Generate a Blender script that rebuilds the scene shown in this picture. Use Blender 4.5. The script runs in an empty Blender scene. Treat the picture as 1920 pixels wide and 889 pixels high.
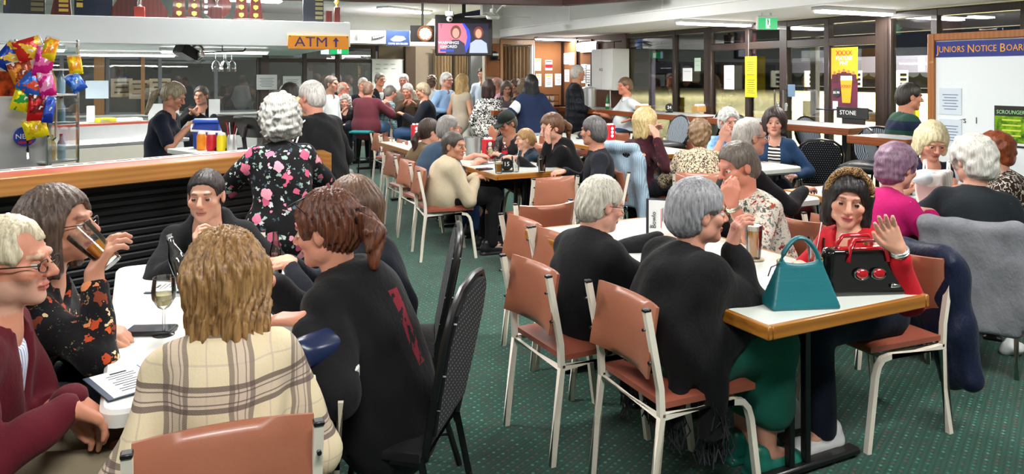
import bpy, bmesh, math, random
import numpy as np
from mathutils import Vector, Matrix

random.seed(7)
SC = bpy.context.scene
COL = SC.collection
PI = math.pi

# ------------------------------------------------------------------ camera
FPX, HOR, CAMH = 1400.0, 140.0, 1.62          # focal length in pixels, horizon row, eye height
cam = bpy.data.cameras.new('camera')
cam.sensor_width = 36.0
cam.lens = FPX / 1920 * 36.0
cam.shift_y = -(444.5 - HOR) / 1920
cam.clip_end = 400
camo = bpy.data.objects.new('camera', cam)
camo.location = (0, 0, CAMH)
camo.rotation_euler = (PI / 2, 0, 0)
COL.objects.link(camo)
SC.camera = camo

# ------------------------------------------------------------------ world, exposure
SC.view_settings.view_transform = 'Standard'
SC.view_settings.look = 'None'
SC.view_settings.gamma = 1.0
SC.view_settings.use_curve_mapping = False
SC.view_settings.exposure = 0.2
world = bpy.data.worlds.new('night')
SC.world = world
world.use_nodes = True
world.node_tree.nodes['Background'].inputs[0].default_value = (0.012, 0.014, 0.022, 1)
world.node_tree.nodes['Background'].inputs[1].default_value = 1.0

def area_light(name, loc, sx, sy, watts, col=(1, 0.98, 0.955), rot=(0, 0, 0), spread=180, parent=None):
    l = bpy.data.lights.new(name, 'AREA')
    l.shape = 'RECTANGLE'; l.size = sx; l.size_y = sy
    l.energy = watts; l.color = col; l.spread = math.radians(spread)
    o = bpy.data.objects.new(name, l)
    o.location = loc; o.rotation_euler = rot
    COL.objects.link(o)
    if parent: o.parent = parent
    return o

# the room's own axes: E1 runs right along the far wall, E2 runs away along the window wall
PHI = math.radians(26.5)
E1 = Vector((math.cos(PHI), math.sin(PHI), 0)); E2 = Vector((-math.sin(PHI), math.cos(PHI), 0))
def RM(a, b, z=0.0):
    v = E1 * a + E2 * b
    return Vector((v.x, v.y, z))
def at(px, py, Z):                     # point at height Z seen at a given place in the picture
    D = FPX * (CAMH - Z) / (py - HOR)
    return Vector(((px - 960) / FPX * D, D, Z))
def dp(px, py, D):                     # point at depth D
    return Vector(((px - 960) / FPX * D, D, CAMH - (py - HOR) * D / FPX))
def ray_a(px, a):                      # where the sight line of a column meets the vertical plane a = const
    k = (px - 960) / FPX
    D = a / (k * E1.x + E1.y)
    return (k * D * E2.x + D * E2.y), D
def ray_b(px, b):
    k = (px - 960) / FPX
    D = b / (k * E2.x + E2.y)
    return (k * D * E1.x + D * E1.y), D

# floodlights over the bowling green outside
for fa, fb in ((15, 7), (28, 12), (22, 26), (42, 28), (38, 46), (58, 44)):
    p = RM(fa, fb, 12.0)
    area_light('green_floodlight', p, 3, 3, 7500 if fb < 20 else 19000, (1, 0.97, 0.86))

# ------------------------------------------------------------------ object helpers
def tag(o, label=None, cat=None, group=None, kind=None):
    if label: o['label'] = label
    if cat: o['category'] = cat
    if group: o['group'] = group
    if kind: o['kind'] = kind
    return o

def empty(name, loc=(0, 0, 0), rz=0.0, label=None, cat=None, group=None):
    o = bpy.data.objects.new(name, None)
    o.empty_display_size = 0.1
    o.location = loc; o.rotation_euler = (0, 0, rz)
    COL.objects.link(o)
    return tag(o, label, cat, group)

def frame_rot(d):
    d = Vector(d).normalized()
    u = Vector((0, 0, 1)) if abs(d.z) < 0.95 else Vector((1, 0, 0))
    x = d.cross(u).normalized(); y = x.cross(d).normalized()
    return x, y, d

class Geo:
    def __init__(s): s.V = []; s.F = []; s.M = []; s.m = 0
    def add(s, V, F, m=None):
        b = len(s.V); s.V += [tuple(v) for v in V]
        s.F += [tuple(i + b for i in f) for f in F]
        s.M += [s.m if m is None else m] * len(F)
        return s
    def box(s, c, size, rz=0.0, bev=0.0, R=None, m=None):
        hx, hy, hz = size[0] / 2, size[1] / 2, size[2] / 2
        bev = min(bev, hx * .98, hy * .98, hz * .98)
        if R is None: R = Matrix.Rotation(rz, 3, 'Z')
        c = Vector(c)
        if bev <= 0:
            V = [(x * hx, y * hy, z * hz) for x in (-1, 1) for y in (-1, 1) for z in (-1, 1)]
            F = [(0, 1, 3, 2), (4, 6, 7, 5), (0, 4, 5, 1), (2, 3, 7, 6), (0, 2, 6, 4), (1, 5, 7, 3)]
        else:
            V = []; ix = {}
            for x in (-1, 1):
                for y in (-1, 1):
                    for z in (-1, 1):
                        for ax in range(3):
                            p = [x * (hx - bev), y * (hy - bev), z * (hz - bev)]
                            p[ax] = (x * hx, y * hy, z * hz)[ax]
                            ix[(x, y, z, ax)] = len(V); V.append(tuple(p))
            F = []
            for ax in range(3):
                o1, o2 = [(1, 2), (2, 0), (0, 1)][ax]
                for sg in (-1, 1):
                    q = []
                    for u, w in ((-1, -1), (1, -1), (1, 1), (-1, 1)):
                        k = [0, 0, 0]; k[ax] = sg; k[o1] = u; k[o2] = w
                        q.append(ix[(k[0], k[1], k[2], ax)])
                    F.append(tuple(q) if sg > 0 else tuple(q[::-1]))
                for u in (-1, 1):
                    for w in (-1, 1):
                        ka = [0, 0, 0]; ka[o1] = u; ka[o2] = w
                        lo = list(ka); lo[ax] = -1; hi = list(ka); hi[ax] = 1
                        q = (ix[(*lo, o1)], ix[(*hi, o1)], ix[(*hi, o2)], ix[(*lo, o2)])
                        F.append(q if u * w < 0 else q[::-1])
            for x in (-1, 1):
                for y in (-1, 1):
                    for z in (-1, 1):
                        t = (ix[(x, y, z, 0)], ix[(x, y, z, 1)], ix[(x, y, z, 2)])
                        F.append(t if x * y * z > 0 else t[::-1])
        return s.add([c + R @ Vector(v) for v in V], F, m)
    def tube(s, pts, r, n=8, closed=False, m=None, caps=True):
        pts = [Vector(p) for p in pts]; rs = r if isinstance(r, (list, tuple)) else [r] * len(pts)
        V = []; N = len(pts); px = None
        for i, p in enumerate(pts):
            if closed: d = pts[(i + 1) % N] - pts[i - 1]
            else: d = pts[min(i + 1, N - 1)] - pts[max(i - 1, 0)]
            if d.length < 1e-9: d = Vector((0, 0, 1))
            d.normalize()
            if px is None: x, y, _ = frame_rot(d)
            else:
                x = px - d * px.dot(d)
                x = x.normalized() if x.length > 1e-6 else frame_rot(d)[0]
                y = d.cross(x)
            px = x
            for k in range(n):
                a = 2 * PI * k / n + (PI / 4 if n == 4 else 0)
                V.append(p + (x * math.cos(a) + y * math.sin(a)) * rs[i])
        F = []
        for i in range(N if closed else N - 1):
            j = (i + 1) % N
            for k in range(n):
                l = (k + 1) % n
                F.append((i * n + k, i * n + l, j * n + l, j * n + k))
        if not closed and caps:
            F.append(tuple(range(n - 1, -1, -1))); F.append(tuple((N - 1) * n + k for k in range(n)))
        return s.add(V, F, m)
    def cyl(s, p0, p1, r0, r1=None, n=12, m=None):
        return s.tube([p0, p1], [r0, r0 if r1 is None else r1], n, m=m)
    def lathe(s, prof, c=(0, 0, 0), n=16, m=None, R=None):
        V = []; c = Vector(c)
        for r, z in prof:
            for k in range(n):
                a = 2 * PI * k / n
                v = Vector((r * math.cos(a), r * math.sin(a), z))
                if R is not None: v = R @ v
                V.append(c + v)
        F = []
        for i in range(len(prof) - 1):
            for k in range(n):
                l = (k + 1) % n
                F.append((i * n + k, i * n + l, (i + 1) * n + l, (i + 1) * n + k))
        if prof[0][0] > 1e-6: F.append(tuple(range(n - 1, -1, -1)))
        if prof[-1][0] > 1e-6: F.append(tuple((len(prof) - 1) * n + k for k in range(n)))
        return s.add(V, F, m)
    def prism(s, poly, z0, z1, T=None, m=None):
        n = len(poly)
        V = [Vector((x, y, z0)) for x, y in poly] + [Vector((x, y, z1)) for x, y in poly]
        if T is not None: V = [T @ v for v in V]
        F = [tuple(range(n - 1, -1, -1)), tuple(range(n, 2 * n))]
        F += [(i, (i + 1) % n, n + (i + 1) % n, n + i) for i in range(n)]
        return s.add(V, F, m)
    def sphere(s, c, r, n=12, m=None, sc=(1, 1, 1)):
        prof = [(max(1e-7, math.sin(PI * i / (n // 2))), -math.cos(PI * i / (n // 2))) for i in range(n // 2 + 1)]
        V = []; F = []
        for a, z in prof:
            for k in range(n):
                t = 2 * PI * k / n
                V.append((c[0] + r * sc[0] * a * math.cos(t), c[1] + r * sc[1] * a * math.sin(t), c[2] + r * sc[2] * z))
        for i in range(len(prof) - 1):
            for k in range(n):
                l = (k + 1) % n
                F.append((i * n + k, i * n + l, (i + 1) * n + l, (i + 1) * n + k))
        return s.add(V, F, m)
    def mesh(s, name, mats, smooth=None):
        me = bpy.data.meshes.new(name)
        me.from_pydata(s.V, [], s.F)
        mats = mats if isinstance(mats, (list, tuple)) else [mats]
        for mt in mats: me.materials.append(mt)
        if len(mats) > 1: me.polygons.foreach_set('material_index', s.M)
        if smooth:
            me.polygons.foreach_set('use_smooth', [True] * len(me.polygons))
            me.set_sharp_from_angle(angle=math.radians(smooth))
        me.update()
        return me

def obj(name, g, mats, parent=None, loc=(0, 0, 0), rz=0.0, smooth=38, **kw):
    me = g if isinstance(g, bpy.types.Mesh) else g.mesh(name, mats, smooth)
    o = bpy.data.objects.new(name, me)
    o.location = loc
    o.rotation_euler = (0, 0, rz)
    COL.objects.link(o)
    if parent: o.parent = parent
    return tag(o, **kw)

def struct(name, g, mats, **kw):
    return obj(name, g, mats, kind='structure', **kw)

KIDS = {}
def copy_tree(o, parent=None, loc=None, rz=None, label=None, group=None):
    c = o.copy(); COL.objects.link(c); c.parent = parent
    if loc is not None: c.location = loc
    if rz is not None: c.rotation_euler = (0, 0, rz)
    if label: c['label'] = label
    if group: c['group'] = group
    for ch in o.children: copy_tree(ch, c)
    return c

def text(name, s, size, mat, parent=None, loc=(0, 0, 0), rot=(PI / 2, 0, 0), align='CENTER', ext=0.0006, sx=1.0, bold=0.0, shear=0.0, **kw):
    cu = bpy.data.curves.new(name, 'FONT')
    cu.body = s; cu.size = size; cu.align_x = align; cu.align_y = 'CENTER'; cu.extrude = ext
    cu.resolution_u = 2; cu.offset = 0.0; cu.shear = shear
    tmp = bpy.data.objects.new(name, cu); COL.objects.link(tmp)
    dg = bpy.context.evaluated_depsgraph_get()
    me = bpy.data.meshes.new_from_object(tmp.evaluated_get(dg))
    bpy.data.objects.remove(tmp); bpy.data.curves.remove(cu)
    me.materials.clear(); me.materials.append(mat); me.name = name
    if sx != 1.0: me.transform(Matrix.Diagonal((sx, 1, 1, 1)))
    o = bpy.data.objects.new(name, me); COL.objects.link(o)
    o.location = loc; o.rotation_euler = rot
    if parent: o.parent = parent
    return tag(o, **kw)

# ------------------------------------------------------------------ materials
class NT:
    def __init__(s, name):
        s.mat = bpy.data.materials.new(name); s.mat.use_nodes = True
        s.t = s.mat.node_tree; s.b = s.t.nodes['Principled BSDF']; s.out = s.t.nodes['Material Output']
        s._tc = None
    def n(s, ty, **p):
        nd = s.t.nodes.new(ty)
        for k, v in p.items():
            if k.startswith('i_'):
                key = k[2:]; key = int(key) if key.isdigit() else key.replace('_', ' ')
                nd.inputs[key].default_value = v
            else: setattr(nd, k, v)
        return nd
    def l(s, a, b): s.t.links.new(a, b)
    @property
    def tc(s):
        if s._tc is None: s._tc = s.n('ShaderNodeTexCoord')
        return s._tc.outputs['Object']
    def mapped(s, scale=(1, 1, 1), rot=(0, 0, 0), loc=(0, 0, 0)):
        m = s.n('ShaderNodeMapping'); s.l(s.tc, m.inputs['Vector'])
        m.inputs['Scale'].default_value = scale; m.inputs['Rotation'].default_value = rot; m.inputs['Location'].default_value = loc
        return m.outputs[0]
    def noise(s, scale, detail=3, vec=None, rough=.55):
        nd = s.n('ShaderNodeTexNoise', i_Scale=scale, i_Detail=detail, i_Roughness=rough)
        s.l(vec if vec is not None else s.tc, nd.inputs['Vector'])
        return nd
    def math(s, op, a, b=None, clamp=False):
        m = s.n('ShaderNodeMath', operation=op, use_clamp=clamp)
        for i, v in enumerate((a, b)):
            if v is None: continue
            if isinstance(v, (int, float)): m.inputs[i].default_value = v
            else: s.l(v, m.inputs[i])
        return m.outputs[0]
    def mix(s, f, a, b):
        m = s.n('ShaderNodeMix', data_type='RGBA')
        for v, i in ((f, 0), (a, 6), (b, 7)):
            if isinstance(v, (int, float)): m.inputs[i].default_value = v
            elif isinstance(v, (tuple, list)): m.inputs[i].default_value = (*v[:3], 1)
            else: s.l(v, m.inputs[i])
        return m.outputs[2]
    def ramp(s, f, stops, interp='LINEAR'):
        r = s.n('ShaderNodeValToRGB'); r.color_ramp.interpolation = interp
        e = r.color_ramp.elements
        while len(e) < len(stops): e.new(0.5)
        for k, (p, c) in enumerate(stops):
            e[k].position = p; e[k].color = (*c[:3], 1)
        s.l(f, r.inputs[0]); return r.outputs[0]
    def col(s, c):
        if isinstance(c, (tuple, list)): s.b.inputs['Base Color'].default_value = (*c[:3], 1)
        else: s.l(c, s.b.inputs['Base Color'])
    def bump(s, h, strength=.3, dist=.004):
        bp = s.n('ShaderNodeBump', i_Strength=strength, i_Distance=dist)
        s.l(h, bp.inputs['Height']); s.l(bp.outputs[0], s.b.inputs['Normal'])
    def sep(s, vec):
        x = s.n('ShaderNodeSeparateXYZ'); s.l(vec, x.inputs[0]); return x.outputs

def srgb(h):
    h = h.lstrip('#'); c = [int(h[i:i + 2], 16) / 255 for i in (0, 2, 4)]
    return tuple(x / 12.92 if x <= .04045 else ((x + .055) / 1.055) ** 2.4 for x in c)
def C(c): return srgb(c) if isinstance(c, str) else c

MC = {}
def plain(name, c, rough=.5, metal=0.0, spec=.5, var=.08, bump=0.0, bscale=60, emit=None, estr=0.0, coat=0.0):
    if name in MC: return MC[name]
    N = NT(name); c = C(c)
    N.b.inputs['Roughness'].default_value = rough; N.b.inputs['Metallic'].default_value = metal
    N.b.inputs['Specular IOR Level'].default_value = spec; N.b.inputs['Coat Weight'].default_value = coat
    if var > 0:
        nz = N.noise(7.0, 4)
        N.col(N.mix(nz.outputs['Fac'], tuple(x * (1 - var) for x in c), tuple(min(1, x * (1 + var)) for x in c)))
    else: N.col(c)
    if bump > 0: N.bump(N.noise(bscale, 3).outputs['Fac'], bump)
    if emit is not None:
        N.b.inputs['Emission Color'].default_value = (*C(emit), 1); N.b.inputs['Emission Strength'].default_value = estr
    MC[name] = N.mat
    return N.mat

def wood(name, c1, c2, scale=1.0, rough=.35, axis=0, coat=.2):
    if name in MC: return MC[name]
    N = NT(name); sc = [14 * scale] * 3; sc[axis] = 1.1 * scale
    v = N.mapped(tuple(sc)); nz = N.noise(2.2, 5, v)
    w = N.n('ShaderNodeTexWave', wave_type='BANDS', bands_direction='Z' if axis != 2 else 'X', i_Scale=.6, i_Distortion=4.0, i_Detail=3.0)
    N.l(v, w.inputs['Vector'])
    N.col(N.mix(N.math('MULTIPLY', N.math('ADD', nz.outputs['Fac'], w.outputs['Fac']), .5), C(c1), C(c2)))
    N.b.inputs['Roughness'].default_value = rough; N.b.inputs['Coat Weight'].default_value = coat
    N.bump(nz.outputs['Fac'], .08, .002)
    MC[name] = N.mat; return N.mat

def cloth(name, c, rough=.85, weave=380, fold=.25, var=.15, sheen=.15):
    if name in MC: return MC[name]
    N = NT(name); c = C(c)
    nz = N.noise(9, 4)
    N.col(N.mix(nz.outputs['Fac'], tuple(x * (1 - var) for x in c), tuple(min(1, x * (1 + var)) for x in c)))
    finish_cloth(N, rough, weave, fold, sheen)
    MC[name] = N.mat; return N.mat
def finish_cloth(N, rough=.85, weave=380, fold=.25, sheen=.15):
    N.b.inputs['Roughness'].default_value = rough; N.b.inputs['Specular IOR Level'].default_value = .25
    N.b.inputs['Sheen Weight'].default_value = sheen * .25; N.b.inputs['Sheen Roughness'].default_value = .5
    f1 = N.noise(16, 4, N.mapped((1, 1, .55)), .6); f2 = N.noise(weave, 1)
    h = N.math('ADD', N.math('MULTIPLY', f1.outputs['Fac'], 5.0), N.math('MULTIPLY', f2.outputs['Fac'], .35))
    N.bump(h, fold, .006)

def floral(name, bg, cols, scale=26, size=.34, dist=.05, second=None):
    """scattered blossoms and leaves on a ground colour"""
    if name in MC: return MC[name]
    N = NT(name); cur = C(bg)
    layers = [(scale, size, cols, 0.0)] + ([(scale * 2.1, second[0], second[1], 3.7)] if second else [])
    for sc, sz, cl, off in layers[::-1]:
        nz = N.noise(sc * 1.4, 2)
        mp = N.mapped(loc=(off, off, off))
        va = N.n('ShaderNodeVectorMath', operation='SCALE'); va.inputs['Scale'].default_value = dist
        N.l(nz.outputs['Color'], va.inputs[0])
        ad = N.n('ShaderNodeVectorMath', operation='ADD'); N.l(mp, ad.inputs[0]); N.l(va.outputs[0], ad.inputs[1])
        vo = N.n('ShaderNodeTexVoronoi', i_Scale=sc); N.l(ad.outputs[0], vo.inputs['Vector'])
        wn = N.sep(vo.outputs['Color'])
        k = len(cl)
        cr = N.ramp(wn[0], [(i / k, C(c)) for i, c in enumerate(cl)], 'CONSTANT')
        thr = N.math('MULTIPLY', N.math('ADD', wn[1], .45), sz)
        mask = N.math('LESS_THAN', vo.outputs['Distance'], thr)
        cur = N.mix(mask, cur, cr)
    N.col(cur); finish_cloth(N)
    MC[name] = N.mat; return N.mat

def bands(N, coord, freq, edges, soft=False):
    """list of (lo, hi) fractions of a repeat -> 0/1 mask"""
    f = N.math('FRACT', N.math('MULTIPLY', coord, freq))
    tot = None
    for lo, hi in edges:
        m = N.math('MULTIPLY', N.math('GREATER_THAN', f, lo), N.math('LESS_THAN', f, hi))
        tot = m if tot is None else N.math('MAXIMUM', tot, m)
    return tot

def plaid(name, base, col1, col2, fx, fz, e1, e2, fold=.22, tw=900):
    if name in MC: return MC[name]
    N = NT(name)
    nz = N.noise(5, 2); s = N.sep(N.tc)
    dx = N.math('ADD', s[0], N.math('MULTIPLY', N.math('SUBTRACT', nz.outputs['Fac'], .5), .05))
    mx = bands(N, dx, fx, e1); mz = bands(N, s[2], fz, e1)
    nx = bands(N, dx, fx, e2); nz2 = bands(N, s[2], fz, e2)
    tf = N.n('ShaderNodeTexWave', wave_type='BANDS', bands_direction='DIAGONAL', i_Scale=tw / 6.0); N.l(N.tc, tf.inputs['Vector'])
    tw_ = N.math('ADD', N.math('MULTIPLY', tf.outputs['Fac'], .5), .35)
    c = N.mix(N.math('MULTIPLY', nx, tw_), C(base), C(col2)); c = N.mix(N.math('MULTIPLY', nz2, tw_), c, C(col2))
    c = N.mix(N.math('MULTIPLY', mx, tw_), c, C(col1)); c = N.mix(N.math('MULTIPLY', mz, N.math('ADD', tw_, .15)), c, C(col1))
    N.col(c); finish_cloth(N, fold=fold, weave=260)
    MC[name] = N.mat; return N.mat

def stripes(name, cols, freq, axis=2, fold=.25, wob=0.0):
    if name in MC: return MC[name]
    N = NT(name); s = N.sep(N.tc); co = s[axis]
    if wob: co = N.math('ADD', co, N.math('MULTIPLY', N.noise(4, 2).outputs['Fac'], wob))
    f = N.math('FRACT', N.math('MULTIPLY', co, freq)); k = len(cols)
    N.col(N.ramp(f, [(i / k, C(c)) for i, c in enumerate(cols)], 'CONSTANT')); finish_cloth(N, fold=fold)
    MC[name] = N.mat; return N.mat

def leopard(name, base, spot, scale=60, stretch=(1, 1, .6), hi=.56, lo=.47):
    if name in MC: return MC[name]
    N = NT(name); nz = N.noise(scale, 2, N.mapped(stretch))
    N.col(N.ramp(nz.outputs['Fac'], [(0, C(base)), (lo, C(spot)), (hi, C(base))], 'CONSTANT')); finish_cloth(N)
    MC[name] = N.mat; return N.mat

def blotch(name, c1, c2, scale=9, fold=.2):
    if name in MC: return MC[name]
    N = NT(name); nz = N.noise(scale, 4)
    N.col(N.ramp(nz.outputs['Fac'], [(.36, C(c1)), (.62, C(c2))])); finish_cloth(N, fold=fold)
    MC[name] = N.mat; return N.mat

def hairmat(name, c, c2=None, rough=.45):
    if name in MC: return MC[name]
    N = NT(name); c = C(c); c2 = C(c2) if c2 else tuple(x * .45 for x in c)
    nz = N.noise(130, 3, N.mapped((1, 1, .09))); n2 = N.noise(24, 3)
    f = N.math('ADD', N.math('MULTIPLY', nz.outputs['Fac'], .7), N.math('MULTIPLY', n2.outputs['Fac'], .3))
    N.col(N.ramp(f, [(.36, c2), (.58, c)]))
    N.b.inputs['Roughness'].default_value = rough
    N.bump(nz.outputs['Fac'], .7, .004)
    MC[name] = N.mat; return N.mat

def skinmat():
    if 'skin' in MC: return MC['skin']
    N = NT('skin'); a = N.n('ShaderNodeAttribute', attribute_name='Col')
    nz = N.noise(28, 4)
    N.col(N.mix(N.math('MULTIPLY', N.math('SUBTRACT', nz.outputs['Fac'], .35, True), .55), a.outputs['Color'], (.48, .17, .11)))
    N.b.inputs['Roughness'].default_value = .48; N.b.inputs['Specular IOR Level'].default_value = .4
    N.b.inputs['Subsurface Weight'].default_value = .06; N.b.inputs['Subsurface Radius'].default_value = (.02, .008, .004)
    N.bump(N.noise(260, 2).outputs['Fac'], .12, .002)
    MC['skin'] = N.mat; return N.mat

def glass(name, tint=(1, 1, 1), refl=.1, rough=0.0):
    """thin pane: clear with a fresnel reflection"""
    if name in MC: return MC[name]
    N = NT(name); N.t.nodes.remove(N.b)
    tr = N.n('ShaderNodeBsdfTransparent'); tr.inputs[0].default_value = (*tint, 1)
    gl = N.n('ShaderNodeBsdfGlossy', i_Roughness=rough)
    fr = N.n('ShaderNodeFresnel', i_IOR=1.45); mx = N.n('ShaderNodeMixShader')
    N.l(N.math('ADD', N.math('MULTIPLY', fr.outputs[0], .9), refl), mx.inputs[0]); N.l(tr.outputs[0], mx.inputs[1]); N.l(gl.outputs[0], mx.inputs[2])
    N.l(mx.outputs[0], N.out.inputs[0])
    MC[name] = N.mat; return N.mat

def emis(name, c, strength):
    if name in MC: return MC[name]
    N = NT(name); N.col((0.02, .02, .02)); N.b.inputs['Emission Color'].default_value = (*C(c), 1)
    N.b.inputs['Emission Strength'].default_value = strength
    MC[name] = N.mat; return N.mat
# ================================================================== ROOM
AW, AB, B1, B2 = 7.55, 6.2, 12.9, 16.7       # window wall, bulkhead edge, pinboard wall, far wall
ZC, ZL = 2.95, 2.34                          # high and low ceilings
M_white = plain('white paint', '#eef0ee', .6, var=.03)
M_offw = plain('off white paint', '#d9dcd8', .6, var=.04)
M_ceil = plain('ceiling paint', '#e9e9ea', .8, var=.03)
M_dark = wood('dark window timber', '#2a211d', '#3a2c26', 1, .4, 2)
M_brown = wood('brown wall timber', '#4a2c1c', '#5f3a24', 1, .45, 2)
M_beam = wood('dark red beam', '#2c100a', '#431a10', 1, .5, 0)
M_glass = glass('window glass', (.93, .94, .94), .03)
M_black = plain('black plastic', '#0d0d0e', .4, var=.05)
M_blackm = plain('black powder coat', '#101011', .35, var=.05)
M_steel = plain('stainless steel', '#cdd0d0', .36, metal=.75, var=.06)
M_chrome = plain('chrome', '#dddddd', .12, metal=1.0, var=0)
M_paper = plain('paper', '#e9ecec', .8, var=.03)
M_ink = plain('ink', '#22262b', .8, var=0)
M_blueink = plain('blue ink', '#39507e', .8, var=0)
M_cork = plain('cork pinboard', '#80522c', .9, var=.12, bump=.2, bscale=200)
M_red = plain('red', '#c4162a', .45, var=.05)
M_yellow = plain('yellow', '#e8d21c', .5, var=.04)
M_orange = plain('orange', '#e88f1d', .5, var=.03)
M_navy = plain('navy', '#182a78', .5, var=.04)
M_green = plain('exit green', '#0e9a5c', .4, var=0)

def carpet():
    N = NT('green carpet')
    v = N.mapped((1, 1, 1), (0, 0, -PHI)); s = N.sep(v)
    # rows of small diamonds, every other one rust or teal, on a ribbed dark green ground
    fx = N.math('MULTIPLY', s[0], 30); fy = N.math('MULTIPLY', s[1], 26)
    row = N.math('FLOOR', fy); sh = N.math('MULTIPLY', N.math('MODULO', row, 2.0), .5)
    gx = N.math('FRACT', N.math('ADD', fx, sh)); gy = N.math('FRACT', fy)
    d = N.math('ADD', N.math('ABSOLUTE', N.math('SUBTRACT', gx, .5)), N.math('MULTIPLY', N.math('ABSOLUTE', N.math('SUBTRACT', gy, .5)), 1.2))
    dot = N.math('LESS_THAN', d, .26)
    cell = N.n('ShaderNodeTexWhiteNoise', noise_dimensions='2D')
    cv = N.n('ShaderNodeCombineXYZ'); N.l(N.math('FLOOR', N.math('ADD', fx, sh)), cv.inputs[0]); N.l(row, cv.inputs[1]); N.l(cv.outputs[0], cell.inputs['Vector'])
    dotc = N.ramp(cell.outputs['Value'], [(0, C('#3f8f78')), (.45, C('#7d4a44')), (.78, C('#143f34')), (.9, C('#6fae97'))], 'CONSTANT')
    nz = N.noise(3.0, 4); fine = N.noise(240, 2)
    base = N.mix(nz.outputs['Fac'], C('#12392f'), C('#1b5040'))
    rib = N.math('GREATER_THAN', N.math('FRACT', N.math('MULTIPLY', s[1], 52)), .55)
    base = N.mix(N.math('MULTIPLY', rib, .45), base, C('#0a221c'))
    N.col(N.mix(N.math('MULTIPLY', dot, .55), base, dotc))
    N.b.inputs['Roughness'].default_value = .95; N.b.inputs['Specular IOR Level'].default_value = .12
    N.b.inputs['Sheen Weight'].default_value = .2
    N.bump(N.math('ADD', fine.outputs['Fac'], N.math('MULTIPLY', rib, .6)), .5, .006)
    return N.mat
M_carpet = carpet()

def slab(name, a0, a1, b0, b1, z0, z1, mat, bev=0, parent=None, st=True):
    c = RM((a0 + a1) / 2, (b0 + b1) / 2, (z0 + z1) / 2)
    g = Geo().box((0, 0, 0), (a1 - a0, b1 - b0, z1 - z0), 0, bev)
    o = obj(name, g, mat, parent, c, PHI)
    if st and parent is None: o['kind'] = 'structure'
    return o

slab('floor', -10, AW + .05, -5, B2 + .1, -.1, 0, M_carpet)
slab('ceiling', -10, AB + .02, -5, B2 + .1, ZC, ZC + .1, M_ceil)
slab('ceiling_low', AB + .08, AW + .1, -5, B1 + .1, ZL, ZL + .1, M_ceil)
slab('wall_rear', -10, AW, -5.1, -5, 0, ZC, M_offw)
slab('wall_left', -10.1, -10, -5, B2, 0, ZC, M_offw)
slab('trim_1', AB - .03, AB + .12, -5, B1, ZL - .005, ZL + .125, M_white, .004)       # bulkhead edge board
slab('trim_2', AB - .05, AB + .1, -5, B1, ZL + .125, ZL + .145, M_white, .004)
slab('wall_bulkhead', AB + .03, AB + .1, -5, B1, ZL + .145, ZC, M_offw)
for k, bb in enumerate((5.5, 8.0, 10.4)):
    slab('trim_%d' % (3 + k), AB + .022, AB + .032, bb - .012, bb + .012, ZL + .15, ZC, M_white)

# dark beam across the ceiling
def beam(p0, p1, z0, z1, w, name):
    d = (p1 - p0); L = d.length; ang = math.atan2(d.y, d.x); c = (p0 + p1) / 2
    return struct(name, Geo().box((0, 0, 0), (L, w, z1 - z0), 0, .006), M_beam, loc=(c.x, c.y, (z0 + z1) / 2), rz=ang)
p0 = at(380, -3, 2.6); p1 = at(1056, 11, 2.6); p2 = at(1232, -2, 2.6)
beam(p0 - (p1 - p0) * .6, p1, 2.6, ZC, .16, 'trim_6')
beam(p1, p2, 2.6, ZC, .16, 'trim_7')

# ---- far wall (b = B2): bar windows at left, glass doors in the middle
def wall_part(name, a0, a1, b, z0, z1, mat=None, th=.12):
    return slab(name, a0, a1, b, b + th, z0, z1, mat or M_offw)
aW0 = -10.0
aW1 = ray_b(492, B2)[0]; aD1 = ray_b(702, B2)[0]; aE = ray_b(1000, B2)[0]
wall_part('wall_far', aW0, AW, B2, 2.3, ZC)
wall_part('wall_far_sill', aW0, aW1, B2, 0, .80, M_offw)
wall_part('wall_far_curtain', aD1 + .1, AW, B2 - .02, 0, 2.3, plain('warm grey wall', '#8d7f70', .7))
def window_unit(name, cols, b, z0, z1, depth=.1, fw=.05, transoms=(), mat=M_dark, label=None, door=False, wide={}, axis='a'):
    """frame members at the given positions along the wall, one pane in each bay"""
    def P(u, v, z): return RM(u, v, z) if axis == 'a' else RM(v, u, z)
    u0, u1 = cols[0], cols[-1]; mid = (u0 + u1) / 2
    rz = PHI if axis == 'a' else PHI + PI / 2
    sgn = 1 if axis == 'a' else 1
    root = empty(name, P(mid, b, 0), rz); root['kind'] = 'structure'
    for i, u in enumerate(cols):
        w = wide.get(i, fw)
        obj('mullion', Geo().box((sgn * (u - mid), 0, (z0 + z1) / 2), (w, depth, z1 - z0), 0, .006), mat, root)
    for z, h in [(z0 + fw / 2, fw), (z1 - fw / 2, fw)] + list(transoms):
        obj('rail', Geo().box((0, 0, z), (u1 - u0, depth * .9, h), 0, .006), mat, root)
    zs = sorted([z0] + [t[0] for t in transoms] + [z1])
    for i in range(len(cols) - 1):
        for k in range(len(zs) - 1):
            g = Geo().box((sgn * ((cols[i] + cols[i + 1]) / 2 - mid), .01, (zs[k] + zs[k + 1]) / 2), (cols[i + 1] - cols[i] - .01, .006, zs[k + 1] - zs[k] - .01))
            obj('pane', g, M_glass, root)
    return root
cs = [aW0 + .05, -7.6] + [ray_b(x, B2)[0] for x in (20, 115, 201, 300, 405, 487)]
window_unit('window_1', cs, B2 + .05, .80, 1.99, mat=plain('grey aluminium', '#6d7276', .4), fw=.07)
slab('trim_8', aW0, aW1, B2 - .12, B2, .79, .83, M_offw, .004)
for k, x in enumerate((186, 268)):
    a = ray_b(x, B2 - .1)[0]
    slab('trim_%d' % (9 + k), a - (.09 if k == 0 else .035), a + (.09 if k == 0 else .035), B2 - .1, B2 - .02, .83, 1.99, wood('bar timber post', '#8a6238', '#a87a48', 1, .4, 2))
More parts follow.
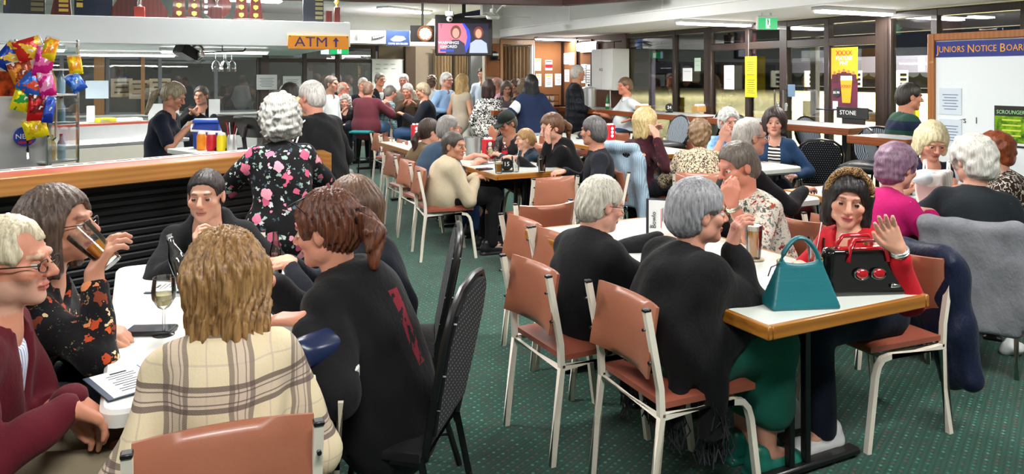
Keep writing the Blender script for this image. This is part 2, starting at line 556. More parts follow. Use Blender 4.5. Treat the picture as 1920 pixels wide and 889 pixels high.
cd = [ray_b(x, B2)[0] for x in (493, 572, 634, 701)]
window_unit('door_1', cd, B2 + .05, 0, 2.3, fw=.09, transoms=((1.93, .08),), wide={0: .26}, mat=plain('bronze aluminium', '#4a3d35', .4))
wall_part('wall_far_upper', aW0, aW1, B2 - .002, 1.99, 2.31, M_offw)
a = ray_b(770, B2 - .2)[0]
slab('trim_11', a - .12, a + .12, B2 - .2, B2 - .03, 0, 2.27, plain('brown post', '#4b3a2e', .5))
# white bulkhead in front of the far wall, lower ceiling behind it
BB = 14.6
aL = ray_b(655, BB)[0]; aR = ray_b(775, BB)[0]
slab('trim_12', aL - 2.0, AW - 2.2, BB, BB + .1, 2.24, 2.5, M_white, .004)
slab('ceiling_far', aL - 2.0, AW - 2.2, BB + .1, B2, 2.42, 2.5, M_ceil)

# ---- pinboard wall (b = B1) closing the room at the right of the far end
a0 = ray_b(940, B1)[0]; a1 = ray_b(1000, B1)[0]
slab('wall_pinboard', a1, AW + .1, B1, B1 + .12, 0, ZC, M_brown)
slab('wall_doorhead', ray_b(905, B1)[0], a1, B1, B1 + .12, 2.32, ZC, M_offw)
slab('wall_doorside', ray_b(909, B1)[0], a0 - .03, B1, B1 + .12, 0, 2.32, plain('cream wall', '#b9ad9b', .7))
slab('trim_13', a0 - .04, a0 + .02, B1 - .04, B1 + .12, 0, 2.3, wood('door timber', '#8b6a44', '#a88258', 1, .4, 2), .004)
slab('trim_14', a1 - .05, a1 + .01, B1 - .04, B1 + .12, 0, 2.3, M_white, .004)
slab('trim_15', a0 - .04, a1 + .01, B1 - .05, B1 + .12, 2.2, 2.3, wood('door timber', '#8b6a44', '#a88258', 1, .4, 2), .004)

def curtain(px0, px1, b, z0, z1, col, label, n=9, rail=True):
    a0 = ray_b(px0, b)[0]; a1 = ray_b(px1, b)[0]; w = a1 - a0
    g = Geo(); S = n * 10
    for i in range(S):
        for (u0, u1) in ((i / S, (i + 1) / S),):
            def pt(u, z): return (u * w - w / 2, .035 * math.sin(u * n * 2 * PI) + .012 * math.sin(u * n * 5.3 + 1), z)
            V = [pt(u0, z0), pt(u1, z0), pt(u1, z1), pt(u0, z1)]
            g.add(V + [(v[0], v[1] + .004, v[2]) for v in V], [(0, 1, 2, 3), (7, 6, 5, 4), (0, 4, 5, 1), (3, 2, 6, 7)])
    r = empty('curtain', RM((a0 + a1) / 2, b, 0), PHI, label, 'curtain')
    obj('drape', g, col, r, smooth=60)
    if rail: obj('curtain_rail', Geo().tube([(-w / 2 - .05, 0, z1 + .02), (w / 2 + .05, 0, z1 + .02)], .015, 8), M_chrome, r)
    return r
M_drape = cloth('beige drape', '#a08a6c', fold=.1)
curtain(942, 997, B1 + .06, .05, 2.17, cloth('brown drape', '#7f6a50', fold=.1), 'brown pleated curtain hanging in the doorway beside the pinboard', 8)
curtain(812, 847, B2 - .12, .05, 2.2, M_drape, 'beige pleated curtain under the television, left half', 6)
curtain(852, 884, B2 - .12, .05, 2.2, M_drape, 'beige pleated curtain under the television, right half', 6)
gp = RM(ray_b(893, B2 - .15)[0], B2 - .15)
slab('trim_16', ray_b(883, B2 - .25)[0], ray_b(905, B2 - .25)[0], B2 - .25, B2 - .05, 0, 2.3, plain('grey column', '#7f838a', .5))

# ---- window wall (a = AW): solid brown timber at the far end, then glass and doors
bs = ray_a(1172, AW)[0]
slab('wall_right', AW, AW + .12, bs, B1 + .1, 0, ZL, M_brown)
slab('wall_right_top', AW, AW + .12, -5, B1 + .1, ZL, ZC, M_offw)
slab('wall_right_near', AW, AW + .12, -5, 1.6, 0, ZL, M_offw)
def brick_low():
    N = NT('brick'); br = N.n('ShaderNodeTexNoise', i_Scale=14.0); N.l(N.tc, br.inputs['Vector'])
    N.col(N.mix(br.outputs['Fac'], C('#5a2f22'), C('#8a4c38'))); N.b.inputs['Roughness'].default_value = .9
    return N.mat
# low brick upstand under the first windows, bricks laid one by one
bw0 = ray_a(1330, AW)[0]
ups = slab('wall_right_brick', AW - .0, AW + .12, bw0, bs, 0, .42, plain('mortar', '#8f8a82', .9))
Mb = brick_low(); bm = Geo().box((0, 0, 0), (.03, .215, .065), 0, .004).mesh('brick', [Mb])
nb = 0
for r in range(6):
    L = bs - bw0; x = -L / 2 + (.11 if r % 2 else 0)
    while x + .215 < L / 2:
        o = obj('brick', bm, Mb, ups, (-.063, x + .11, -.21 + .035 + r * .07)); x += .225; nb += 1
cw = [ray_a(x, AW)[0] for x in (1326, 1263, 1172)]
window_unit('window_2', cw, AW + .05, .42, ZL - .02, fw=.07, wide={0: .16}, axis='b')
cdw = [ray_a(x, AW)[0] for x in (1655, 1549, 1468, 1400, 1330)]
window_unit('door_2', cdw, AW + .05, 0, ZL - .02, fw=.075, transoms=((2.02, .1),), wide={0: .2, 2: .13}, axis='b')
cr = [1.6, 2.6] + [ray_a(x, AW)[0] for x in (1920, 1751, 1662)]
window_unit('window_3', cr, AW + .05, 0, ZL - .02, fw=.075, axis='b')
def door_handle(px):
    b, D = ray_a(px, AW)
    p = RM(AW - .05, b, 0); o = empty('door_handle', p, PHI, 'chrome D pull handle on the glass door, %s of the pair' % ('left' if px < 1468 else 'right'), 'handle')
    obj('grip', Geo().tube([(.04, 0, 1.15), (-.03, 0, 1.15), (-.03, 0, 1.42), (.04, 0, 1.42)], .012, 8), M_chrome, o)
    obj('lock_plate', Geo().box((.02, 0, 1.2), (.01, .05, .1), 0, .003), M_chrome, o)
door_handle(1461); door_handle(1477)

# ---- outside: the bowling green at night
M_turf = plain('sandy bowling green', '#b5ad7e', .95, var=.12, bump=.2)
g = Geo().box((0, 0, 0), (110, 150, .1))
obj('bowling_green_ground', g, M_turf, None, RM(AW + 4.0 + 55, 25, -.2), PHI, kind='structure')
slab('outside_paving_ground', AW + .12, AW + 4.0, -12, 60, -.25, -.12, plain('paving', '#7d7868', .9))
slab('outside_far_ground', -60, AW, B2 + .3, 60, -.25, -.12, plain('dark lawn', '#4a4b33', .95, var=.3))
M_bank = plain('dark bank', '#15171a', .9, var=.2)
slab('outside_bank_wall', AW + 100, AW + 101, -50, 110, -.2, 1.0, M_bank)
slab('outside_hedge_wall', AW + 62, AW + 62.6, -40, 110, -.14, 3.4, plain('night hedge', '#14181a', .95, var=.5))
slab('outside_far_bank_wall', -40, AW + 2, B2 + 14, B2 + 14.4, -.2, 2.6, plain('night fence', '#2b2e30', .9, var=.3))
# verandah roof along the window wall and its pale posts
slab('verandah_roof_outside', AW + .2, AW + 3.4, -8, 16, 2.62, 2.75, plain('verandah lining', '#5d584b', .8))
slab('verandah_beam_outside', AW + 3.2, AW + 3.4, -8, 16, 2.3, 2.62, plain('verandah beam', '#7b7590', .7))
M_lav = plain('lavender paint', '#a9a3c4', .6)
def post(px, a, col, name, lab, z1=2.3, r=.06):
    b, D = ray_a(px, a)
    o = obj(name, Geo().box((0, 0, z1 / 2 - .06), (r * 2, r * 2, z1 + .12), PHI, .008), col, None, RM(a, b, 0)); tag(o, lab, 'post')
post(1222, AW + 3.3, M_lav, 'outside_post', 'pale lavender verandah post outside beyond the brown wall end')
post(1405, AW + 3.3, plain('grey post', '#6c6a6c', .6), 'outside_post', 'grey verandah post seen through the glass beside the yellow notices')
post(1528, AW + 3.3, plain('grey post', '#6c6a6c', .6), 'outside_post', 'grey verandah post seen through the right glass door')
# shelter with scalloped awning across the green
def shelter(px0, px1, a, label, col):
    b0, D = ray_a(px0, a); b1, _ = ray_a(px1, a); b0, b1 = min(b0, b1), max(b0, b1)
    r = empty('garden_shelter', RM(a, (b0 + b1) / 2, 0), PHI, label, 'shelter'); L = b1 - b0
    obj('back_panel', Geo().box((1.6, 0, 1.2), (.1, L, 2.7)), M_bank, r)
    obj('awning', Geo().box((.8, 0, 2.6), (1.8, L, 1.6), 0, .02), col, r)
    n = max(8, int(L / 1.3)); w = L / n
    vm = Geo().prism([(-w / 2, 0), (-w * .35, -.3), (0, -.45), (w * .35, -.3), (w / 2, 0)], -.01, .01, Matrix(((0, 0, 1), (1, 0, 0), (0, 1, 0)))).mesh('valance', [M_bank])
    for i in range(n): obj('valance', vm, None, r, (-.1, -L / 2 + (i + .5) * w, 1.8))
    obj('bench', Geo().box((1.2, 0, .35), (.4, L * .9, .06)), plain('bench timber', '#77706a', .7), r)
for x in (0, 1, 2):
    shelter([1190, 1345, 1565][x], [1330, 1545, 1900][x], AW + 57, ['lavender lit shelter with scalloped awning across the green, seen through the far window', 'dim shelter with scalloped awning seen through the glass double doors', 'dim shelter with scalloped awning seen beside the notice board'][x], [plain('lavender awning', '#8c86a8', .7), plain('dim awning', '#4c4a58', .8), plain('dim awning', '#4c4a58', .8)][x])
def rink_post(px, py, D, lab):
    o = empty('rink_post', dp(px, py, D).to_2d().to_3d() + Vector((0, 0, -.15)), PHI, lab, 'post')
    obj('pole', Geo().box((0, 0, .65), (.1, .1, 1.3), 0, .01), M_yellow, o)
    obj('cross_board', Geo().box((0, -.02, .85), (.34, .05, .05), 0, .005), M_white, o)
rink_post(1512, 180, 13.5, 'yellow rink post with white cross board seen through the right door')
rink_post(1716, 180, 13, 'yellow rink post outside, above the head of the green striped man')
rink_post(1277, 185, 15.5, 'yellow rink post outside the far window behind the bins')
def scoreboard(px, py, D, lab):
    p = dp(px, py, D); o = empty('rink_scoreboard', (p.x, p.y, -.15), PHI - .3, lab, 'scoreboard')
    obj('stand', Geo().box((0, 0, .5), (.06, .06, 1.0)), M_blackm, o)
    obj('board', Geo().box((0, 0, p.z + .15), (.34, .05, .4), 0, .01), M_offw, o)
    for k in range(3): obj('number_slot', Geo().box((.03, -.03, p.z + .03 + k * .11), (.16, .012, .06)), M_black, o)
for k, (x, D) in enumerate(((1457, 18), (1520, 18.5), (1604, 18), (1690, 17.5))):
    scoreboard(x, 148, D, ['white rink scoreboard seen through the left glass door', 'white rink scoreboard seen through the right glass door', 'white rink scoreboard beside the beer banner', 'white rink scoreboard left of the notice board'][k])
def bin_(px, D, col, lab):
    b = dp(px, 200, D); o = empty('wheelie_bin', (b.x, b.y, -.12), PHI, lab, 'bin')
    obj('body', Geo().prism([(-.24, -.27), (.24, -.27), (.24, .27), (-.24, .27)], 0, .95), M_blackm, o)
    obj('lid', Geo().box((0, 0, .98), (.56, .62, .07), 0, .03), col, o)
bin_(1293, 13.2, M_red, 'black wheelie bin with red lid outside the far window')
bin_(1335, 13.9, M_yellow, 'black wheelie bin with yellow lid outside the far window')
# behind the bar windows: signs on the fence
for k, (x, y) in enumerate(((228, 165), (262, 168), (300, 165))):
    p = dp(x, y, 24); o = empty('fence_banner', (p.x, p.y, 0), PHI, 'pale sponsor banner on the dark fence outside, %s of three' % ['left', 'middle', 'right'][k], 'banner')
    obj('sheet', Geo().box((0, 0, p.z), (.62, .02, .6), 0, .004), plain('dim banner', '#b8ad98', .8), o)
    for j in range(3): obj('print_line', Geo().box((0, -.012, p.z + .18 - j * .16), (.42 - .08 * (j % 2), .004, .05)), plain('dim print', '#57524a', .8), o)

# ------------------------------------------------------------------ ceiling lights
M_tube = emis('lit diffuser', (1, .98, .95), 20.0)
def batten(p, L, rz, label, watts, w=.13, emw=None, group='ceiling light battens'):
    o = empty('ceiling_light', p, rz, label, 'light', group)
    obj('housing', Geo().box((0, 0, -.02), (L + .04, w + .03, .04), 0, .004), M_white, o)
    obj('diffuser', Geo().box((0, 0, -.05), (L, w, .03), 0, .01), M_tube, o)
    area_light('lamp', (0, 0, -.075), L, w, watts, parent=o)
p = dp(760, 17, 15.0)
batten((p.x, p.y, ZC), 1.25, PHI + .5, 'lit fluorescent panel in the high ceiling left of the television', 70, .3)
batten((at(1058, 70, ZL).x, at(1058, 70, ZL).y, ZL), 1.2, PHI, 'lit fluorescent batten in the low ceiling above the pinboards', 26)
q = at(1340, 39, ZL); batten((q.x, q.y, ZL), 1.2, PHI, 'lit fluorescent batten in the low ceiling left of the exit sign', 30)
for k, (a, b) in enumerate(((0.2, .3), (3.3, .9), (.4, 4.0), (3.6, 4.3), (-3.0, 3.2), (1.0, 7.4), (4.3, 7.6), (-1.2, 10.2), (3.2, 10.8), (-3.2, 13.2), (1.6, 13.6), (-6, 9))):
    p = RM(a, b, ZC)
    batten(p, 1.25, PHI, 'lit fluorescent panel in the high ceiling above the ' + ['camera', 'right foreground carpet', 'plaid coat woman', 'handbag table', 'left end of the bar', 'cream jacket woman', 'child at the number marker', 'bar end', 'black hoodie ponytail woman', 'back of the bar', 'blue shirted standing man', 'far left wall'][k], 62, .3)
for b in (5.6, 3.0):
    batten(RM(6.95, b, ZL), 1.1, PHI, 'lit fluorescent batten in the low ceiling above the ' + ('green striped man' if b > 4 else 'right end of the notice board'), 30)
# ================================================================== FURNITURE
def vinyl(name, c1, c2):
    N = NT(name); nz = N.noise(6, 4); f = N.noise(420, 2)
    N.col(N.mix(nz.outputs['Fac'], C(c1), C(c2)))
    N.b.inputs['Roughness'].default_value = .38; N.b.inputs['Coat Weight'].default_value = .15
    N.bump(N.math('ADD', N.math('MULTIPLY', N.noise(18, 3).outputs['Fac'], 2.0), N.math('MULTIPLY', f.outputs['Fac'], .25)), .15, .004)
    return N.mat
M_tan = vinyl('tan vinyl', '#8f5640', '#a5674e')
M_tans = vinyl('tan seat vinyl', '#8a4738', '#9c5643')
M_cream = plain('cream enamel', '#e6dece', .4, var=.05)
M_lam = plain('white laminate', '#d5dbd4', .25, var=.03, coat=.2)
M_plast = plain('white plastic', '#d9dad6', .4, var=.03)
M_edge = wood('table edge timber', '#7d4a17', '#b07428', 1.2, .35, 0)
M_edge2 = wood('red table timber', '#6b3517', '#8d4c22', 1.2, .35, 0)

def pad(w, d, h, crown=.012, n=8, curve=0.0, taper=0.0):
    """soft upholstered pad, top crowned, optionally bent about the vertical"""
    g = Geo(); V = []; F = []
    def edge(t): return 1 - abs(2 * t - 1) ** 6
    for s in (1, -1):
        for i in range(n + 1):
            for j in range(n + 1):
                u, v = i / n, j / n; e = min(edge(u), edge(v)) ** .5
                x = (u - .5) * w * (1 - taper * v); y = (v - .5) * d
                z = s * h / 2 * (.45 + .55 * e) + s * crown * math.sin(PI * u) * math.sin(PI * v)
                V.append((x, y, z + curve * (1 - (2 * u - 1) ** 2)))
    m = (n + 1) ** 2
    for i in range(n):
        for j in range(n):
            a = i * (n + 1) + j; b = a + 1; c = a + n + 2; d_ = a + n + 1
            F.append((a, d_, c, b)); F.append((m + a, m + b, m + c, m + d_))
    for i in range(n):
        for (a, b) in ((i * (n + 1), (i + 1) * (n + 1)), ((i + 1) * (n + 1) + n, i * (n + 1) + n), (i + 1, i), (n * (n + 1) + i, n * (n + 1) + i + 1)):
            F.append((a, b, m + b, m + a)[::-1])
    return g.add(V, F)

def make_tan_chair():
    r = empty('vinyl_chair', (0, 0, 0))
    s = pad(.41, .42, .05, .014); obj('seat', s, M_tans, r, (0, 0.02, .437), smooth=70)
    b = pad(.40, .25, .03, .008, 10, curve=-.045)
    me = b.mesh('backrest', [M_tan], 70)
    me.transform(Matrix.Translation((0, -.232, .665)) @ Matrix.Rotation(math.radians(80), 4, 'X'))
    obj('backrest', me, None, r)
    for sx in (-1, 1):
        x = sx * .205
        obj('leg', Geo().tube([(x, -.245, 0), (x, -.20, .40), (x, -.205, .50), (x, -.262, .785)], .0165, 4), M_cream, r)
        obj('leg', Geo().tube([(x, -.20, .40), (x, .12, .40), (x, .165, .392), (x, .19, .365), (x, .205, .32), (x, .25, 0)], .0165, 4), M_cream, r)
        obj('end_cap', Geo().box((x, -.263, .788), (.026, .028, .012), 0, .003), M_black, r)
        for z, y in ((.60, -.243), (.72, -.267)):
            obj('screw', Geo().cyl((x, y - .002, z), (x, y - .012, z), .006, None, 8), M_black, r)
    for y in (-.2, .15): obj('crossbar', Geo().tube([(-.205, y, .395), (.205, y, .395)], .012, 4), M_cream, r)
    return r
PROTO = {}
def dots(name, bg, fg, freq):
    N = NT(name); s = N.sep(N.tc)
    fx = N.math('MULTIPLY', s[0], freq); fz = N.math('MULTIPLY', s[2], freq)
    sh = N.math('MULTIPLY', N.math('MODULO', N.math('FLOOR', fz), 2.0), .5)
    gx = N.math('SUBTRACT', N.math('FRACT', N.math('ADD', fx, sh)), .5); gz = N.math('SUBTRACT', N.math('FRACT', fz), .5)
    d = N.math('ADD', N.math('MULTIPLY', gx, gx), N.math('MULTIPLY', gz, gz))
    N.col(N.mix(N.math('LESS_THAN', d, .014), C(bg), C(fg))); finish_cloth(N, fold=.1)
    return N.mat
M_dots = dots('dotted black fabric', '#16171a', '#b5bbc4', 44)
M_strip = stripes('striped grey fabric', ['#8d98a2', '#22262c', '#9aa5ae', '#2d3238'], 26, 0, .15, .12)
M_cush = plain('black ribbed cushion', '#17181a', .45, bump=.4, bscale=30)

def make_banquet_chair():
    r = empty('banquet_chair', (0, 0, 0))
    obj('seat', pad(.42, .43, .06, .018), cloth('black seat fabric', '#131316'), r, (0, .02, .44), smooth=70)
    outl = [(-.175, .42), (-.20, .62), (-.215, .80), (-.19, .89), (-.12, .94), (0, .955), (.12, .94), (.19, .89), (.215, .80), (.20, .62), (.175, .42)]
    def bk(z): return -.20 - (z - .42) * .2
    T = Matrix(((1, 0, 0), (0, 0, 1), (0, 1, 0)))
    g = Geo(); n = len(outl)
    for yy in (.015, -.02):
        pass
    ins = [(x * .93, .47 + (z - .47) * .965 if z > .47 else .49) for x, z in outl]
    g.V = [(x, bk(z) + .016, z) for x, z in ins] + [(x, bk(z) - .02, z) for x, z in ins]
    g.F = [tuple(range(n)), tuple(range(2 * n - 1, n - 1, -1))] + [(i, n + i, n + (i + 1) % n, (i + 1) % n) for i in range(n)]; g.M = [0] * len(g.F)
    obj('backrest', g, M_dots, r, smooth=30)
    obj('back_frame', Geo().tube([(x, bk(z), z) for x, z in outl], .013, 8), M_blackm, r)
    for sx in (-1, 1):
        x = sx * .19
        obj('leg', Geo().tube([(x, -.19, .44), (x * 1.02, -.24, .2), (x * 1.05, -.30, 0)], .0125, 8), M_blackm, r)
        obj('leg', Geo().tube([(x, .17, .42), (x * 1.02, .2, .2), (x * 1.05, .24, 0)], .0125, 8), M_blackm, r)
        obj('side_stretcher', Geo().tube([(x * 1.03, -.262, .13), (x * 1.03, .22, .13)], .009, 8), M_blackm, r)
    obj('seat_frame', Geo().tube([(-.19, -.19, .415), (.19, -.19, .415), (.19, .18, .415), (-.19, .18, .415)], .012, 6, closed=True), M_blackm, r)
    return r
def make_round_stool():
    r = empty('bar_chair', (0, 0, 0))
    obj('seat', pad(.42, .42, .09, .02), M_cush, r, (0, .02, .73), smooth=70)
    pts = [(.21 * math.cos(t), -.20 - .1 * (.5 + .5 * math.sin(t)), .90 + .2 * math.sin(t)) for t in [2 * PI * k / 20 for k in range(20)]]
    obj('back_frame', Geo().tube(pts, .012, 6, closed=True), M_blackm, r)
    g = Geo(); c = [(p[0] * .94, p[1], .90 + (p[2] - .90) * .94) for p in pts]; n = 20
    g.V = [(x, y + .015, z) for x, y, z in c] + [(x, y - .018, z) for x, y, z in c]
    g.F = [tuple(range(n - 1, -1, -1)), tuple(range(n, 2 * n))] + [(i, (i + 1) % n, n + (i + 1) % n, n + i) for i in range(n)]; g.M = [0] * len(g.F)
    obj('backrest', g, M_strip, r, smooth=30)
    for sx in (-1, 1):
        obj('leg', Geo().tube([(sx * .15, -.245, .74), (sx * .17, -.2, .68), (sx * .21, -.24, 0)], .011, 6), M_blackm, r)
        obj('leg', Geo().tube([(sx * .17, .17, .69), (sx * .21, .23, 0)], .011, 6), M_blackm, r)
    obj('footrest', Geo().tube([(-.195, -.225, .25), (.195, -.225, .25), (.195, .215, .25), (-.195, .215, .25)], .009, 6, closed=True), M_blackm, r)
    return r
def make_teal_stool():
    r = empty('bar_stool', (0, 0, 0))
    obj('seat', pad(.38, .38, .06, .012), vinyl('teal vinyl', '#0f6d70', '#178587'), r, (0, 0, .70), smooth=70)
    for sx in (-1, 1):
        for sy in (-1, 1):
            obj('leg', Geo().tube([(sx * .15, sy * .15, .68), (sx * .2, sy * .2, 0)], .013, 6), M_blackm, r)
    obj('footrest', Geo().tube([(-.182, -.182, .25), (.182, -.182, .25), (.182, .182, .25), (-.182, .182, .25)], .01, 6, closed=True), M_blackm, r)
    return r
MAKE = dict(tan=make_tan_chair, banquet=make_banquet_chair, round=make_round_stool, teal=make_teal_stool)
GRP = dict(tan='tan vinyl dining chairs', banquet='black dotted banquet chairs', round='striped round backed bar chairs', teal='teal bar stools')
def chair(kind, pos, rz, label):
    """the chair faces its own +Y turned by rz"""
    loc = (pos[0], pos[1], 0)
    if kind not in PROTO:
        PROTO[kind] = r = MAKE[kind](); r.location = loc; r.rotation_euler = (0, 0, rz)
    else:
        r = copy_tree(PROTO[kind], None, loc, rz)
    return tag(r, label, 'chair' if kind != 'teal' else 'stool', GRP[kind])

A_E1 = PHI - PI / 2          # rotation that faces a thing along E1, E2 and back
A_E2 = PHI; A_W = PHI + PI / 2; A_B = PHI + PI

def rounded_poly(w, l, r, n=5):
    P = []
    for cx, cy, a0 in ((w / 2 - r, l / 2 - r, 0), (-w / 2 + r, l / 2 - r, PI / 2), (-w / 2 + r, -l / 2 + r, PI), (w / 2 - r, -l / 2 + r, 1.5 * PI)):
        for k in range(n + 1):
            a = a0 + k / n * PI / 2; P.append((cx + r * math.cos(a), cy + r * math.sin(a)))
    return P
def timber_table(corner, w, l, label, z=.74, e=M_edge, rz=PHI, top=M_lam, th=.05, base='posts', cat='table', group=None):
    """corner: the near left corner; w runs along E1, l along E2"""
    c = Vector((corner[0], corner[1], 0)) + Matrix.Rotation(rz, 3, 'Z') @ Vector((w / 2, l / 2, 0))
    r = empty('dining_table', c, rz, label, cat, group)
    ew = .022
    obj('table_top', Geo().box((0, 0, z - th / 2 + .001), (w - 2 * ew, l - 2 * ew, th - .004), 0, .001), top, r)
    for sx in (-1, 1):
        me = Geo().box((sx * (w / 2 - ew / 2), 0, z - th / 2), (ew, l, th), 0, .004); obj('edge_strip', me, e, r)
        me = Geo().box((0, sx * (l / 2 - ew / 2), z - th / 2), (w - 2 * ew - .001, ew, th), 0, .004); obj('edge_strip', me, e, r)
    for sy in (-1, 1):
        y = sy * (l / 2 - .27)
        for dx in (-.045, .045):
            obj('column', Geo().box((dx, y, (z - th) / 2 + .02), (.03, .03, z - th - .04), 0, .003), M_blackm, r)
        obj('foot', Geo().box((0, y, .025), (w * .78, .06, .03), 0, .008), M_blackm, r)
        for sx in (-1, 1): obj('glide', Geo().cyl((sx * w * .36, y, 0), (sx * w * .36, y, .012), .02, None, 10), M_blackm, r)
        obj('bracket', Geo().box((0, y, z - th - .012), (w * .6, .08, .02), 0, .003), M_blackm, r)
    return r
def plastic_table(corner, w, l, label, z=.74, rz=PHI):
    c = Vector((corner[0], corner[1], 0)) + Matrix.Rotation(rz, 3, 'Z') @ Vector((w / 2, l / 2, 0))
    r = empty('trestle_table', c, rz, label, 'table', 'white plastic trestle tables')
    g = Geo()
    P = [rounded_poly(w - .02, l - .02, .05), rounded_poly(w, l, .06), rounded_poly(w, l, .06), rounded_poly(w - .03, l - .03, .045)]
    zs = [z, z - .01, z - .045, z - .05]; n = len(P[0]); V = []
    for p, zz in zip(P, zs): V += [(x, y, zz) for x, y in p]
    F = [tuple(range(n)), tuple(range(4 * n - 1, 3 * n - 1, -1))]
    for k in range(3): F += [(k * n + i, (k + 1) * n + i, (k + 1) * n + (i + 1) % n, k * n + (i + 1) % n) for i in range(n)]
    g.add(V, F)
    obj('table_top', g, M_plast, r, smooth=40)
    for sx in (-1, 1):
        for sy in (-1, 1):
            obj('leg', Geo().tube([(sx * (w / 2 - .09), sy * (l / 2 - .22), z - .05), (sx * (w / 2 - .07), sy * (l / 2 - .16), 0)], .014, 8), M_blackm, r)
    for sy in (-1, 1):
        obj('crossbar', Geo().tube([(-w / 2 + .08, sy * (l / 2 - .19), .35), (w / 2 - .08, sy * (l / 2 - .19), .35)], .011, 8), M_blackm, r)
    obj('apron', Geo().box((0, 0, z - .065), (w - .12, l - .2, .03), 0, .006), M_plast, r)
    return r
def high_table(corner, w, l, label, z=1.06, e=M_edge2):
    c = Vector((corner[0], corner[1], 0)) + Matrix.Rotation(PHI, 3, 'Z') @ Vector((w / 2, l / 2, 0))
    r = empty('high_bar_table', c, PHI, label, 'table', 'high timber bar tables')
    obj('table_top', Geo().box((0, 0, z - .035), (w - .05, l - .05, .068), 0, .002), plain('grey laminate', '#9ea4a6', .3), r)
    for sx in (-1, 1):
        obj('edge_strip', Geo().box((sx * (w / 2 - .0125), 0, z - .036), (.025, l, .075), 0, .004), e, r)
        obj('edge_strip', Geo().box((0, sx * (l / 2 - .0125), z - .036), (w - .051, .025, .075), 0, .004), e, r)
    for sy in (-1, 1):
        obj('column', Geo().box((0, sy * (l / 2 - .3), (z - .07) / 2), (.06, .06, z - .07), 0, .005), M_blackm, r)
        obj('foot', Geo().box((0, sy * (l / 2 - .3), .02), (w * .8, .07, .04), 0, .008), M_blackm, r)
    return r

# --- tables
T_L = plastic_table((-1.07, 1.93), .70, 1.66, 'white plastic trestle table in the left foreground with drinks and menus')
T_M = timber_table((.893, 2.60), .87, 1.84, 'white topped timber edged table with the teal and black handbags')
T_15 = timber_table((-.145, 6.55), .76, 1.75, 'white topped timber edged table carrying the number 15 marker')
o15 = Vector((-.145, 6.55, 0)) + E2 * 1.80
T_15b = timber_table((o15.x, o15.y), .76, 1.80, 'white topped table beyond the number 15 table with empty tan chairs along its left')
t3 = RM(4.95, 6.6); T_3 = timber_table((t3.x, t3.y), .8, 3.4, 'long white table in the middle distance in front of the brown cabinet wall')
T_W1 = plastic_table((2.11, 6.80), .76, .95, 'white plastic table between the bald man with glasses and the denim jacket woman')
w2p = RM(3.75, 3.78); T_W2 = plastic_table((w2p.x, w2p.y), .62, .9, 'white plastic table end behind the man in the patterned shirt')
tj = RM(4.42, 2.95); T_J = timber_table((tj.x, tj.y), .75, 1.25, 'timber edged table under the paper bag in front of the notice board')
h24 = RM(6.60, ray_a(1345, 6.9)[0] + .05); high_table((h24.x, h24.y), .62, 2.35, 'high timber table by the windows carrying the number 24 marker')
h23 = RM(6.55, 5.35); high_table((h23.x, h23.y), .68, 2.15, 'high timber table before the glass doors carrying the number 23 marker')
h25 = RM(6.48, 10.05); high_table((h25.x, h25.y), .68, 1.15, 'high timber table at the end of the window wall with the green bottle')
hs = RM(5.85, 4.2); high_table((hs.x, hs.y), .45, .6, 'small high timber table between the green striped man and the notice board')
hf = dp(795, 240, 12.9); high_table((hf.x - 1.05, hf.y - .45), .62, 1.5, 'dark high table in the far group beside the maroon jumper man', e=M_blackm)
hg = dp(968, 205, 11.6); high_table((hg.x - .35, hg.y), .6, 1.5, 'high timber table with wine glasses in front of the far women', e=M_edge2)

# --- empty chairs
def cpos(px, py, fwd, rz):           # chair whose rear-left foot stands at a floor point
    p = at(px, py, 0.0); R = Matrix.Rotation(rz, 3, 'Z')
    return p - R @ Vector((-.205, -.245, 0))
chair('tan', cpos(944, 648, 0, A_E1), A_E1, 'empty tan vinyl chair at the far left of the handbag table, first in its row')
chair('tan', cpos(992, 697, 0, A_E1) + E1 * .02, A_E1, 'empty tan vinyl chair second in the row left of the handbag table')
q = Vector((.893, 2.60, 0)) + E1 * .40 + E2 * 2.08; chair('tan', q, A_B, 'tan vinyl chair tucked under the far end of the handbag table')
q = Vector((-.145, 6.55, 0)) + E1 * .22 - E2 * .42; chair('tan', q, A_E2, 'empty tan vinyl chair standing at the near end of the number 15 table')
for k, (x, y) in enumerate(((740, 374), (717, 365), (697, 352))):
    chair('tan', cpos(x, y, 0, A_E1), A_E1, 'empty tan vinyl chair left of the far white table, %s from the camera' % ['nearest', 'second', 'third'][k])
for k, b in enumerate((9.65, 8.95, 8.2, 7.5)):
    chair('tan', RM(6.0, b), A_W, 'empty tan vinyl chair behind the long middle distance table, %s from the left' % ['first', 'second', 'third', 'fourth'][k])
q = Vector((.52, 9.15, 0)); chair('tan', q, A_E1, 'empty tan vinyl chair beyond the child at the number 15 table')
chair('tan', at(1070, 330, .46) - E1 * .0 + Vector((.0, 1.6, 0)), A_B + .2, 'empty tan vinyl chair behind the navy shirted man')
for k, (px, py, rz, lb) in enumerate(((1300, 237, A_E2 + .6, 'striped round backed bar chair right of the blonde woman at table 24'), (1343, 232, A_E2 + .3, 'striped round backed bar chair behind the blue top woman at table 24'), (1240, 232, A_W, 'striped round backed bar chair under the middle of table 24'))):
    p = dp(px, py, 10.2 - .35 * k); chair('round', (p.x, p.y - .1), rz, lb)
for k, (px, D, rz, lb) in enumerate(((1480, 8.6, A_E1, 'striped round backed bar chair behind the denim jacket woman'), (1545, 9.0, A_B, 'striped round backed bar chair beyond the table 23'), (1628, 7.2, A_W + .4, 'striped round backed bar chair beside the green striped man'), (1100, 12.4, A_E1, 'striped round backed bar chair at the table with the green bottle'))):
    p = dp(px, 240, D); chair('round', (p.x, p.y), rz, lb)
